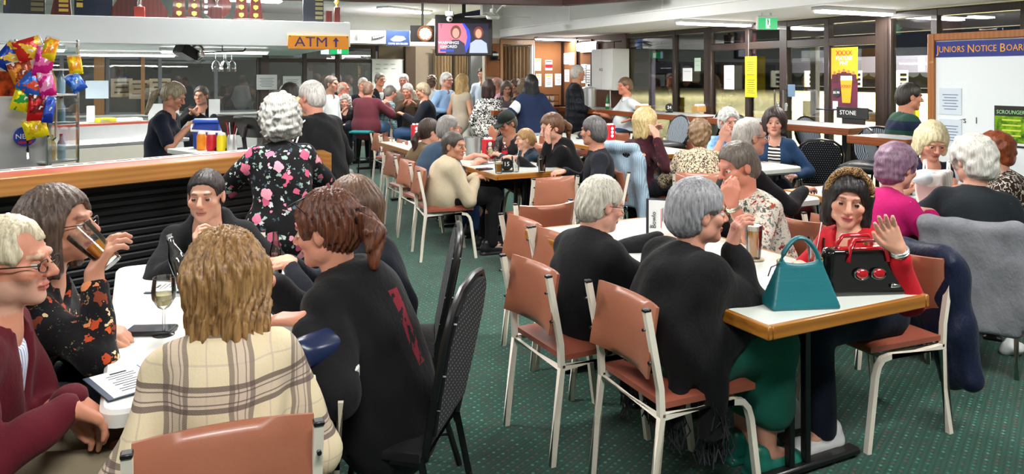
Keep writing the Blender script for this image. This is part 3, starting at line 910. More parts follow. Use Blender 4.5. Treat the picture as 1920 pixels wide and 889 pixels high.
p = dp(1537, 300, 7.9); chair('banquet', (p.x, p.y + .05), -.3, 'empty black dotted banquet chair behind the leopard headband woman')
# ================================================================== THE BAR
BU = Vector((.6517, .7585, 0)); BN = Vector((-.7585, .6517, 0)); BO = Vector((-2.78, 4.05, 0)); BA = math.atan2(BU.y, BU.x)
def BP(t, n, z=0): 
    v = BO + BU * t + BN * n; return Vector((v.x, v.y, z))
M_barw = wood('honey bar timber', '#8a5a2c', '#b07c42', 1, .3, 0)
M_slat = plain('black bar cladding', '#0a0b0e', .45, var=.1)
M_orl = plain('orange laminate', '#b8553f', .35, var=.06)
M_cup = plain('cream cupboard', '#c9c6b8', .5)
ZB = 1.06; t0, t1 = -2.2, 2.02
bar = empty('bar_counter', BP(0, 0), BA, 'long timber edged bar counter with black slatted front and orange top', 'bar')
Lb = t1 - t0; mid = (t0 + t1) / 2
obj('front_edge', Geo().box((mid, -.02, ZB - .05), (Lb, .05, .11), 0, .008), M_barw, bar)
obj('counter_top', Geo().box((mid, .21, ZB - .02), (Lb, .42, .04), 0, .004), M_orl, bar)
obj('inner_ledge', Geo().box((mid, .46, ZB - .05), (Lb, .08, .04), 0, .004), M_steel, bar)
obj('carcass', Geo().box((mid - .06, .28, (ZB - .1) / 2), (Lb - .12, .28, ZB - .1)), M_slat, bar)
sm = Geo().box((0, 0, 0), (Lb - .1, .022, .040), 0, .008).mesh('slat', [M_slat])
for k in range(19): obj('slat', sm, None, bar, (mid - .06, .125, .045 + k * .0485))
# flared end block of the counter
pe = at(626, 288, ZB); ps = BP(t1, 0)
g = Geo(); inv = Matrix.Rotation(-BA, 3, 'Z')
q1 = inv @ (Vector((pe.x, pe.y, 0)) - BO); 
g.prism([(t1 - .22, -.045), (q1.x - .02, q1.y), (q1.x + .09, q1.y + .25), (t1 + .05, .42), (t1 - .22, .42)], ZB - .125, ZB + .002)
obj('end_block', g, M_barw, bar)
g = Geo().box((0.0, 0, 0), (Lb * .62, .11, .006), 0, .002); 
bm_ = obj('bar_mat', g, plain('bar mat', '#d8d5cf', .7, var=.1), None, BP(.35, .30, ZB + .003), BA); tag(bm_, 'long pale printed bar runner lying along the bar counter', 'mat')
for k in range(26):
    o = obj('print_mark', Geo().box((-1.2 + k * .095, .0, .0035), (.05 + .02 * (k % 3), .03, .001)), M_ink if k % 4 else M_red, bm_)
# right return and back counter with orange edge
tb = at(153, 233, 1.05); 
bn_b = (Vector((tb.x, tb.y, 0)) - BO).dot(BN)
bk = empty('back_bar_counter', BP(0, bn_b), BA, 'orange edged counter along the back of the bar', 'bar')
obj('counter_top', Geo().box((.6, .2, 1.03), (4.4, .46, .04), 0, .004), M_offw, bk)
obj('front_edge', Geo().box((.6, -.035, 1.025), (4.4, .03, .06), 0, .005), M_orl, bk)
obj('splash_panel', Geo().box((.6, .02, .97), (4.4, .03, .14)), plain('pale splashback', '#b5b8b4', .4), bk)
obj('carcass', Geo().box((.6, .24, .5), (4.3, .36, 1.0)), M_cup, bk)
rt_ = empty('return_counter', BP(t1 - .05, 0), BA, 'short return counter carrying the tills beside the curly haired woman', 'bar')
obj('counter_top', Geo().box((-.05, 1.12, .965), (.5, 1.1, .04), 0, .004), M_offw, rt_)
obj('carcass', Geo().box((-.05, 1.12, .475), (.44, 1.04, .94)), M_cup, rt_)
# stainless work bench, cupboards, dishwasher below it
wb = at(200, 268, .92); nbw = (Vector((wb.x, wb.y, 0)) - BO).dot(BN); 
ben = empty('work_bench', BP(0, nbw), BA, 'stainless work bench with sliding cupboard doors behind the bar', 'bench')
obj('bench_top', Geo().box((.9, .3, .90), (3.6, .62, .04), 0, .006), M_steel, ben)
obj('upstand', Geo().box((.9, .6, .98), (3.6, .02, .16)), M_steel, ben)
obj('carcass', Geo().box((-.05, .32, .44), (1.7, .5, .86)), M_cup, ben)
for k, x in enumerate((-.55, .1)):
    d = obj('sliding_door', Geo().box((x, .05 - .02 * k, .46), (.72, .018, .76), 0, .003), M_cup, ben)
    obj('finger_pull', Geo().box((x + .29, .038 - .02 * k, .62), (.035, .012, .12), 0, .004), M_chrome, d)
dw = empty('dishwasher', BP(1.05, nbw + .02), BA, 'grey glass washer with dark control panel under the work bench', 'dishwasher')
obj('body', Geo().box((0, .25, .43), (.56, .48, .84), 0, .006), plain('washer grey', '#5c6266', .35, metal=.6), dw)
obj('control_panel', Geo().box((0, .0, .78), (.54, .02, .10), 0, .003), M_black, dw)
obj('door_panel', Geo().box((0, .0, .40), (.52, .02, .60), 0, .006), plain('washer door', '#53585c', .35, metal=.6), dw)
obj('badge', Geo().cyl((-.15, -.012, .42), (-.15, -.018, .42), .06, None, 20), plain('badge gold', '#b9a85a', .5), dw)
# glasses rack on the bench
def tumbler(p, r=.035, h=.11, mat=None, parent=None, name='tumbler', label=None, group=None):
    g = Geo().lathe([(r * .8, 0), (r, h), (r * .9, h), (r * .72, .01)], (0, 0, 0), 14)
    o = obj(name, g, mat or M_glassw, parent, p); 
    if label: tag(o, label, 'glass', group)
    return o
M_glassw = glass('drinking glass', (.97, .98, .98), .035)
for k in range(7):
    b = BP(.62 + (k % 4) * .085, nbw + .22 + (k // 4) * .09, .925)
    tumbler(b, label='clean upturned tumbler draining on the steel bench beside the barmaid', group='glasses draining on the bench')
bw = BP(-.05, nbw + .2, .922); o = obj('mixing_bowl', Geo().lathe([(.05, 0), (.11, .09), (.10, .088), (.045, .01)], n=18), plain('red bowl', '#8a1f2a', .3), None, bw); tag(o, 'red and blue bowl on the steel bench behind the bar', 'bowl')
o = obj('chopping_board', Geo().box((0, 0, .008), (.42, .25, .016), 0, .006), M_yellow, None, BP(-.42, nbw + .2, .921), BA); tag(o, 'yellow chopping board on the steel bench behind the bar', 'board')
# blue cooler, tills
def on(px, py, Z): return at(px, py, Z)
bc = BP(1.93, 1.48, .985); co = empty('ice_cooler', (bc.x, bc.y, 0), BA - .5, 'blue cooler box with white handle standing behind the bar', 'cooler')
stand = bc.z
obj('body', Geo().box((0, 0, stand + .11), (.22, .18, .22), 0, .02), plain('cooler blue', '#1d3f9c', .4), co)
obj('lid', Geo().box((0, 0, stand + .235), (.23, .19, .035), 0, .012), plain('cooler lid', '#2c55b5', .4), co)
obj('carry_handle', Geo().tube([(-.12, 0, stand + .2), (-.125, -.1, stand + .16), (.125, -.1, stand + .14), (.12, 0, stand + .2)], .01, 8), M_white, co)
def till(t, n, rz, lab):
    o = empty('till_terminal', BP(t, n, .998), rz, lab, 'till')
    R = Matrix.Rotation(math.radians(-25), 3, 'X')
    obj('base', Geo().box((0, .02, .0), (.2, .18, .03), 0, .008), M_black, o)
    obj('neck', Geo().tube([(0, .03, .0), (0, .05, .12), (0, .03, .2)], .018, 8), M_black, o)
    s_ = obj('screen', Geo().box((0, .0, .2), (.27, .03, .19), 0, .008, R), M_black, o)
    obj('display', Geo().box((0, -.0165, .193), (.24, .002, .16), 0, 0, R), plain('dark display', '#20262e', .12, var=0), s_)
till(1.92, .78, BA + 1.75, 'black till screen beside the curly haired woman')
till(1.97, 1.12, BA + 1.9, 'black till screen at the back of the return counter')
# wine glasses hanging from the rack
rk = dp(418, 99, 7.6); r = empty('glass_rack', (rk.x, rk.y, rk.z), PHI, 'black rail holding upside down wine glasses above the bar', 'rack')
obj('rail', Geo().tube([(-.22, 0, 0), (.2, 0, .02), (.22, 0, .05)], .01, 6).tube([(-.22, .12, 0), (.2, .12, .02)], .01, 6), M_black, r)
obj('hanger', Geo().tube([(0, .06, .02), (0, .06, .09)], .01, 6), M_black, r)
for k, (x, y) in enumerate(((405, 0), (415, .08), (424, 0), (431, .06))):
    p = dp(x, 101, 7.6); g = Geo().lathe([(.035, .0), (.032, -.004), (.005, -.01), (.005, -.075), (.03, -.10), (.042, -.14), (.04, -.19), (.036, -.19), (.036, -.14), (.02, -.10)], n=14)
    o = obj('wine_glass', g, M_glassw, None, (p.x, p.y + y, rk.z + .0)); tag(o, 'upside down wine glass hanging from the bar rack, %s from the left' % ['first', 'second', 'third', 'fourth'][k], 'glass', 'hanging wine glasses')
# bulkhead above the bar
DL, DR = 6.25, 7.4
fl = dp(0, 78, DL); fr = dp(657, 86, DR); d = (fr - fl); d.z = 0; fa = math.atan2(d.y, d.x)
ZF0, ZF1 = 1.895, 2.135
fl2 = fl - d * .55; Lf = (fr - fl2).to_2d().length
fc = (fl2 + fr) / 2
M_fas = plain('pale blue white fascia', '#dfe8ea', .5, var=.02)
Rf = Matrix.Rotation(fa, 3, 'Z'); 
def FP(u, v, z): w = Rf @ Vector((u, v, 0)); return Vector((fr.x + w.x, fr.y + w.y, z))
struct('trim_20', Geo().box((-Lf / 2, .02, (ZF0 + ZF1) / 2), (Lf, .04, ZF1 - ZF0), 0, .003), M_fas, loc=(fr.x, fr.y, 0), rz=fa)
struct('ceiling_bar', Geo().box((-Lf / 2, 2.3, ZF0 + .05), (Lf, 4.5, .06)), M_fas, loc=(fr.x, fr.y, 0), rz=fa)
struct('trim_21', Geo().box((-.02, 2.3, (ZF0 + ZF1) / 2 + .02), (.04, 4.5, ZF1 - ZF0 - .02)), M_fas, loc=(fr.x, fr.y, 0), rz=fa)
struct('trim_22', Geo().box((-Lf / 2, .35, ZF1 - .01), (Lf, .66, .02)), M_fas, loc=(fr.x, fr.y, 0), rz=fa)
for k, (u, v) in enumerate(((-1.2, 1.5), (-3.2, 1.4), (-2.2, 3.3), (-4.4, 3.2))):
    p = FP(u, v, ZF0 + .022); batten((p.x, p.y, ZF0 + .022), 1.1, fa, 'lit batten under the bar bulkhead above the %s' % ['wine glass rack', 'barmaid', 'back counter', 'chip rack'][k], 22, .1)
# ATM sign on the fascia end
M_atm = plain('sign orange', '#e8941c', .5, var=.02); M_pur = plain('sign purple', '#3c2a66', .5, var=0)
u0 = -.0; 
sa = empty('atm_sign', FP(-.30, -.012, (ZF0 + ZF1) / 2 - .08), fa, 'orange sign reading ATM with an upward arrow on the bar fascia', 'sign')
obj('panel', Geo().box((-.01, 0, .0), (.58, .014, .135), 0, .004), M_atm, sa)
text('lettering', 'ATM', .135, M_pur, sa, (-.08, -.009, -.002), bold=.002, sx=1.15)
obj('arrow', Geo().box((.155, -.009, -.012), (.017, .004, .065)).prism([(.125, .012), (.185, .012), (.155, .05)], .007, .011, Matrix(((1, 0, 0), (0, 0, -1), (0, 1, 0)))), M_pur, sa)
for x in (-.28, .265): obj('screw', Geo().cyl((x, -.006, .055), (x, -.012, .055), .006, None, 8), M_ink, sa)

# trophies and shields on the ledge
M_mah = wood('mahogany', '#3c120e', '#5a1f18', 1, .3, 2); M_gold = plain('gold', '#d8bc62', .3, metal=.8); M_silv = plain('silver', '#d4d4d2', .25, metal=.9)
def ledge(px): 
    k = (px - 960) / FPX; # meet the fascia front line set back a little
    n = Rf @ Vector((0, 1, 0)); c = fr + n * .14; den = k * n.x + n.y
    D = (c.x * n.x + c.y * n.y) / den
    return Vector((k * D, D, ZF1))
def shield(px, w, h, kind, lab):
    p = ledge(px); o = empty('trophy', p, fa, lab, 'trophy')
    if kind == 'plaque':
        obj('board', Geo().box((0, 0, h / 2), (w, .03, h), 0, .004), plain('slate plaque', '#1f2228', .3), o)
        for k in range(5): obj('name_plate', Geo().box((w * .28, -.018, .05 + k * .045), (w * .36, .004, .03)), plain('plate dark gold', '#6f6a4c', .4, metal=.5), o)
    elif kind == 'blue':
        obj('board', Geo().box((0, 0, h / 2), (w, .03, h), 0, .004), plain('blue marble', '#1c2436', .25, var=.4), o)
        for k in range(3): obj('name_plate', Geo().box((-w * .36, -.018, .10 + k * .06), (w * .16, .004, .04)), M_gold, o)
    elif kind == 'wedge':
        obj('board', Geo().prism([(-w / 2, 0), (w / 2, 0), (w * .36, h), (-w * .2, h)], -.02, .02, Matrix(((1, 0, 0), (0, 0, -1), (0, 1, 0)))), M_mah, o)
        for k in range(6): obj('name_plate', Geo().box((.02, -.024, .05 + k * .04), (w * .45, .004, .024)), M_gold, o)
    elif kind == 'pair':
        for sx in (-1, 1):
            P = [(sx * .02, .0), (sx * w * .48, 0), (sx * w * .5, h * .3), (sx * w * .38, h * .8), (sx * w * .2, h), (sx * .02, h * .8)]
            obj('shield_board', Geo().prism(P if sx > 0 else P[::-1], -.015, .015, Matrix(((1, 0, 0), (0, 0, -1), (0, 1, 0)))), M_mah, o)
        obj('plinth', Geo().box((0, -.03, .05), (.09, .07, .10), 0, .004), plain('red plinth', '#8a2418', .4), o)
        obj('figure', Geo().lathe([(.03, .1), (.012, .12), (.02, .16), (.045, .2), (.02, .24), (.028, .27), (.0, .3)], (0, -.03, 0), 12), M_silv, o)
    elif kind == 'shields':
        n = max(1, round(w / .13))
        for c in range(n):
            x = (c - (n - 1) / 2) * w / n; ww = w / n * .46
            obj('shield_board', Geo().prism([(x - ww, .015), (x + ww, .015), (x + ww * .7, h), (x - ww * .7, h)], -.012, .012, Matrix(((1, 0, 0), (0, 0, -1), (0, 1, 0)))), M_mah, o)
            for k in range(3):
                z = .05 + k * h * .28
                obj('small_shield', Geo().prism([(x - .022, z + .02), (x - .022, z - .005), (x, z - .022), (x + .022, z - .005), (x + .022, z + .02), (x, z + .026)], .013, .018, Matrix(((1, 0, 0), (0, 0, -1), (0, 1, 0)))), M_gold, o)
        obj('base', Geo().box((0, 0, .01), (w * 1.15, .07, .02), 0, .003), M_mah, o)
    elif kind == 'cup':
        obj('board', Geo().lathe([(.0, -.014), (w / 2, -.014), (w / 2, .014), (0, .014)], (0, .02, h * .52), 24, R=Matrix.Rotation(PI / 2, 3, 'X')), M_mah, o)
        obj('plinth', Geo().box((0, -.05, .06), (.10, .07, .12), 0, .004), M_mah, o)
        obj('cup', Geo().lathe([(.03, .12), (.01, .14), (.012, .17), (.05, .22), (.055, .29), (.05, .29), (.04, .22)], (0, -.05, 0), 14), M_silv, o)
        for k in range(4): obj('small_shield', Geo().box((-w * .36, -.0, .07 + k * .05), (.035, .012, .03), 0, .004), M_silv, o)
    elif kind == 'vase':
        obj('book', Geo().prism([(-.06, 0), (0, .0), (0, .12), (-.06, .12)], -.02, .02, Matrix(((1, 0, 0), (0, 0, -1), (0, 1, 0)))), M_mah, o)
        obj('column', Geo().box((.05, 0, .08), (.06, .05, .16), 0, .004), M_mah, o)
        obj('figure', Geo().lathe([(.02, .16), (.01, .18), (.03, .21), (.01, .25), (.02, .27), (0, .29)], (.05, 0, 0), 10), M_gold, o)
for a in ((18, .09, .3, 'blue', 'dark plaque at the far left of the trophy ledge'), (52, .26, .3, 'plaque', 'black plaque with a column of name plates on the trophy ledge'), (115, .16, .27, 'wedge', 'mahogany wedge trophy with gold plates on the ledge'),
          (176, .30, .3, 'blue', 'blue marbled plaque on the trophy ledge'), (262, .47, .2, 'pair', 'wide mahogany double shield with silver statuette on the ledge'), (350, .26, .26, 'shields', 'mahogany board with gold shields on the ledge, left of the round trophy'),
          (406, .26, .27, 'cup', 'round mahogany trophy with silver cup on the ledge'), (466, .26, .27, 'shields', 'triple mahogany board with gold shields on the ledge'), (587, .2, .25, 'plaque', 'grey board of name plates above the ATM sign'), (622, .14, .25, 'vase', 'small gold statuette trophy at the right end of the ledge')):
    shield(*a)

# fridge wall with chip packets, stickers, tap, poster
fz = dp(40, 230, 5.75)
fr_ = empty('stainless_fridge', (fz.x, fz.y, 0), BA - .25, 'tall stainless bar fridge at the left edge behind the counter', 'fridge')
obj('cabinet', Geo().box((-.35, .3, .93), (1.1, .6, 1.86), 0, .01), M_steel, fr_)
obj('door_seam', Geo().box((-.32, -.002, .93), (.008, .004, 1.8)), M_ink, fr_)
for nm, px_, py_, cb, t_, tc, sz in (('sticker', 47, 256, '#22389c', 'NEW', '#f2f2f2', .075), ('sticker', 4, 255, '#d8dde8', 'JOHN', '#26357a', .06)):
    p = dp(px_, py_, 5.70); st_ = obj(nm, Geo().lathe([(0, 0), (.075, 0), (.075, .003), (0, .003)], n=28, R=Matrix.Rotation(PI / 2, 3, 'X')), plain('sticker ' + t_, cb, .4, var=0), None, (p.x, p.y, p.z), BA - .25)
    tag(st_, 'round %s sticker on the stainless fridge reading %s' % ('blue' if t_ == 'NEW' else 'pale', t_), 'sticker')
    text('lettering', t_, sz * .72, plain('sticker text ' + t_, tc, .5, var=0), st_, (0, -.005, 0), bold=.002)
    obj('band', Geo().box((0, -.004, -.045), (.09, .002, .018)), M_red if t_ == 'NEW' else M_orange, st_)
p = dp(9, 152, 5.68); po = obj('fridge_poster', Geo().box((0, 0, 0), (.20, .004, .27)), plain('poster white', '#d8d6d2', .6), None, p, BA - .25); tag(po, 'small poster with an orange figure on the stainless fridge', 'poster')
obj('picture', Geo().box((0, -.003, -.02), (.17, .003, .19)), blotch('poster picture', '#1a0f0c', '#d8541c', 12), po)
tp = dp(52, 292, 5.55); o = empty('beer_tap', tp, BA - .25, 'black handled chrome tap in front of the stainless fridge', 'tap')
obj('handle', Geo().cyl((0, 0, .04), (0, 0, .12), .011, .014, 10), M_black, o); obj('spout', Geo().tube([(0, .1, .03), (0, 0, .03), (0, -.05, .02), (0, -.06, -.02)], .01, 8), M_chrome, o)
# glass drinks cabinet
gz = dp(118, 200, 5.9); gc = empty('display_fridge', (gz.x, gz.y, 0), BA + .35, 'glass fronted display cabinet beside the hanging chip packets', 'fridge')
zb = dp(118, 308, 5.9).z
for x in (-.13, .13):
    for y in (0, .35): obj('corner_post', Geo().box((x, y, (zb + 1.9) / 2), (.02, .02, 1.9 - zb), 0, .003), M_chrome, gc)
for z in (zb + .02, zb + .32, 1.46, 1.66, 1.88): obj('shelf', Geo().box((0, .175, z), (.28, .36, .012)), M_steel, gc)
obj('glass_door', Geo().box((0, -.012, (zb + 1.45) / 2), (.26, .006, 1.42 - zb)), glass('cabinet glass', (.9, .93, .94), .12), gc)
obj('door_handle', Geo().tube([(-.10, -.02, zb + .2), (-.10, -.05, zb + .22), (-.10, -.05, zb + .5), (-.10, -.02, zb + .52)], .008, 8), M_chrome, gc)
for k in range(9):
    z = (zb + .03, zb + .33, 1.47)[k // 3]; x = -.08 + (k % 3) * .08
    w = gc.matrix_basis @ Vector((x, .12, z)) if False else Vector((gz.x, gz.y, 0)) + Matrix.Rotation(BA + .35, 3, 'Z') @ Vector((x, .12, z))
    g = Geo().lathe([(.028, 0), (.03, .01), (.03, .12), (.012, .16), (.012, .19)], n=12)
    o = obj('drink_bottle', g, plain('bottle label %d' % (k % 3), ['#c9d6dd', '#c2a060', '#6f8fa0'][k % 3], .2), None, w); tag(o, 'drink bottle in the glass cabinet, %s shelf, %s' % (['bottom', 'middle', 'top'][k // 3], ['left', 'centre', 'right'][k % 3]), 'bottle', 'bottles in the display cabinet')
    obj('cap', Geo().cyl((0, 0, .185), (0, 0, .2), .014, None, 10), M_red, o)
# hanging chip packets, clipped in overlapping strips
def packet(px, py, w, h, rot, col, col2, lab, D=5.5):
    p = dp(px, py, D); n = 8; V = []; F = []
    for sgn in (1, -1):
        for i in range(n + 1):
            for j in range(n + 1):
                u, v = i / n, j / n; b = (1 - abs(2 * u - 1) ** 4) * (1 - abs(2 * v - 1) ** 3)
                cr = .003 * math.sin(v * 40 + i) * (1 - b)
                V.append(((u - .5) * w, sgn * (-.028) * b * (1 + .12 * math.sin(9 * u + 5 * v + px)) + cr, (v - .5) * h))
    m = (n + 1) ** 2
    for i in range(n):
        for j in range(n):
            a = i * (n + 1) + j; F.append((a, a + n + 1, a + n + 2, a + 1)); F.append((m + a, m + a + 1, m + a + n + 2, m + a + n + 1))
    g = Geo().add(V, F)
    N = NT('packet %s %d' % (lab[:12], px)); nz = N.noise(11, 2); s_ = N.sep(N.tc)
    f = N.math('ADD', nz.outputs['Fac'], N.math('MULTIPLY', s_[2], 1.5))
    N.col(N.ramp(f, [(0, C(col)), (.47, C(col)), (.52, C(col2)), (.62, C(col2)), (.66, (.8, .8, .75)), (.70, C(col))], 'CONSTANT')); N.b.inputs['Roughness'].default_value = .25; N.b.inputs['Metallic'].default_value = .25
    N.bump(N.noise(35, 3).outputs['Fac'], .5, .008)
    o = obj('chip_packet', g, N.mat, None, p, BA - .25, smooth=60); o.rotation_euler = (0, math.radians(rot), BA - .35)
    tag(o, lab, 'packet', 'hanging chip packets')
    obj('crimp', Geo().box((0, 0, h / 2), (w * .98, .006, .014), 0, .002), plain('foil', '#c9c9c9', .3, metal=.8), o)
for a in ((22, 108, .17, .2, 35, '#1b3c9c', '#e0b83a', 'blue and yellow chip packet hanging at the far left'), (55, 92, .16, .18, 70, '#c22a22', '#e8c23a', 'red chip packet at the top of the strip'), (83, 115, .12, .22, 10, '#c2187a', '#e06aa8', 'pink chip packet in the upper strip'), (94, 92, .09, .17, 12, '#e0c81e', '#e88f1d', 'yellow chip packet at the top right of the strip'),
          (42, 138, .15, .19, -20, '#d8872a', '#8a3a1a', 'orange printed chip packet in the middle of the strip'), (66, 160, .19, .17, 40, '#2a5fb8', '#d84a2a', 'blue chip packet in the middle of the strip'), (88, 160, .1, .19, -10, '#c2187a', '#e88fc0', 'pink chip packet in the lower strip'), (45, 185, .14, .19, 15, '#e2d21c', '#2f9c3c', 'yellow and green chip packet in the lower strip'),
          (73, 203, .14, .2, 5, '#b81c1c', '#6a0f12', 'red chip packet low on the strip'), (92, 205, .07, .2, 8, '#20389c', '#3a62c8', 'dark blue chip packet low on the strip'), (66, 240, .15, .15, -15, '#e0d01c', '#c9a61c', 'yellow chip packet at the bottom of the strip'), (141, 122, .09, .14, -8, '#e2d21c', '#e89a1d', 'yellow chip packet hung right of the display cabinet'),
          (142, 155, .1, .14, -30, '#2458b8', '#5a8ad8', 'blue chip packet hung right of the display cabinet')):
    packet(*a)
# ================================================================== IMPLICIT SURFACES (bodies, clothes, hair, draped cloth)
f32 = np.float32
def lines(lo, hi, coarse, zones=()):
    """grid lines from lo to hi, finer inside the zones (a, b, step)"""
    out = [lo]; x = lo
    zs = sorted(zones, key=lambda z: z[2])
    while x < hi:
        st = coarse
        for a, b, s in zs:
            if a - st <= x < b: st = min(st, s if x >= a - s else max(s, min(st, a - x)))
        x += st; out.append(x)
    return np.array(out, f32)

class Field:
    def __init__(s, lo, hi, coarse, zones=()):
        ax = [lines(lo[i], hi[i], coarse, [(z[0][i], z[1][i], z[2]) for z in zones]) for i in range(3)]
        s.x, s.y, s.z = ax
        s.F = np.full((len(ax[0]), len(ax[1]), len(ax[2])), 1.0, f32)
    def sl(s, lo, hi):
        r = []
        for ax, a, b in ((s.x, lo[0], hi[0]), (s.y, lo[1], hi[1]), (s.z, lo[2], hi[2])):
            i = max(0, int(np.searchsorted(ax, a)) - 1); j = min(len(ax), int(np.searchsorted(ax, b)) + 1)
            if j - i < 1: return None
            r.append(slice(i, j))
        return tuple(r)
    def put(s, S, d, k, op):
        F = s.F[S]
        if op == 'add':
            h = np.maximum(k - np.abs(F - d), 0) / k
            s.F[S] = np.minimum(F, d) - h * h * k * .25
        else:                                   # subtract
            d = -d; h = np.maximum(k - np.abs(F - d), 0) / k
            s.F[S] = np.maximum(F, d) + h * h * k * .25
    def cap(s, a, b, ra, rb, k=.02, op='add'):
        a = np.asarray(a, f32); b = np.asarray(b, f32); m = max(ra, rb) + k + .03
        S = s.sl(np.minimum(a, b) - m, np.maximum(a, b) + m)
        if S is None: return
        X = s.x[S[0]][:, None, None] - a[0]; Y = s.y[S[1]][None, :, None] - a[1]; Z = s.z[S[2]][None, None, :] - a[2]
        v = b - a; L = float(v @ v) + 1e-9
        t = np.clip((X * v[0] + Y * v[1] + Z * v[2]) / L, 0, 1)
        d = np.sqrt((X - t * v[0]) ** 2 + (Y - t * v[1]) ** 2 + (Z - t * v[2]) ** 2) - (ra + (rb - ra) * t)
        s.put(S, d, k, op)
    def ell(s, c, r, R=None, k=.02, op='add', p=2.0):
        c = np.asarray(c, f32); r = np.asarray(r, f32)
        R = np.eye(3, dtype=f32) if R is None else np.asarray(R, f32)      # columns: local axes
        ext = np.abs(R) @ r + k + .03
        S = s.sl(c - ext, c + ext)
        if S is None: return
        X = s.x[S[0]][:, None, None] - c[0]; Y = s.y[S[1]][None, :, None] - c[1]; Z = s.z[S[2]][None, None, :] - c[2]
        q = [(X * R[0, i] + Y * R[1, i] + Z * R[2, i]) / r[i] for i in range(3)]
        if p == 2.0:
            k0 = np.sqrt(q[0] ** 2 + q[1] ** 2 + q[2] ** 2) + 1e-6
            k1 = np.sqrt((q[0] / r[0]) ** 2 + (q[1] / r[1]) ** 2 + (q[2] / r[2]) ** 2) + 1e-6
            d = k0 * (k0 - 1) / k1
        else:
            k0 = (np.abs(q[0]) ** p + np.abs(q[1]) ** p + np.abs(q[2]) ** p) ** (1 / p)
            d = (k0 - 1) * float(r.min())
        s.put(S, d, k, op)
    def box(s, c, h, R=None, rad=.01, k=.02, op='add'):
        c = np.asarray(c, f32); h = np.asarray(h, f32) - rad
        R = np.eye(3, dtype=f32) if R is None else np.asarray(R, f32)
        ext = np.abs(R) @ (h + rad) + k + .03
        S = s.sl(c - ext, c + ext)
        if S is None: return
        X = s.x[S[0]][:, None, None] - c[0]; Y = s.y[S[1]][None, :, None] - c[1]; Z = s.z[S[2]][None, None, :] - c[2]
        q = [np.abs(X * R[0, i] + Y * R[1, i] + Z * R[2, i]) - h[i] for i in range(3)]
        d = np.sqrt(np.maximum(q[0], 0) ** 2 + np.maximum(q[1], 0) ** 2 + np.maximum(q[2], 0) ** 2) + np.minimum(np.maximum(np.maximum(q[0], q[1]), q[2]), 0) - rad
        s.put(S, d, k, op)
    def plane_cut(s, p, n):                    # keeps the side the normal points away from
        n = np.asarray(n, f32); n = n / np.linalg.norm(n); p = np.asarray(p, f32)
        d = (s.x[:, None, None] - p[0]) * n[0] + (s.y[None, :, None] - p[1]) * n[1] + (s.z[None, None, :] - p[2]) * n[2]
        s.F = np.maximum(s.F, d)
    def wrinkle(s, amp, ph=0.0, fz=24.0):
        X = s.x[:, None, None]; Y = s.y[None, :, None]; Z = s.z[None, None, :]
        s.F = s.F + amp * (np.sin(fz * Z + 5 * np.sin(9 * X + ph) + 4 * np.sin(7 * Y + 2 * ph)) * .5 + np.sin(19 * X + 13 * Y + 4 * np.sin(8 * Z + ph) + ph) * .35 + np.sin(31 * Z - 17 * X + 23 * Y + ph * 3) * .22).astype(f32)
    def mesh(s, name):
        return surfnet(s.F, s.x, s.y, s.z, name)

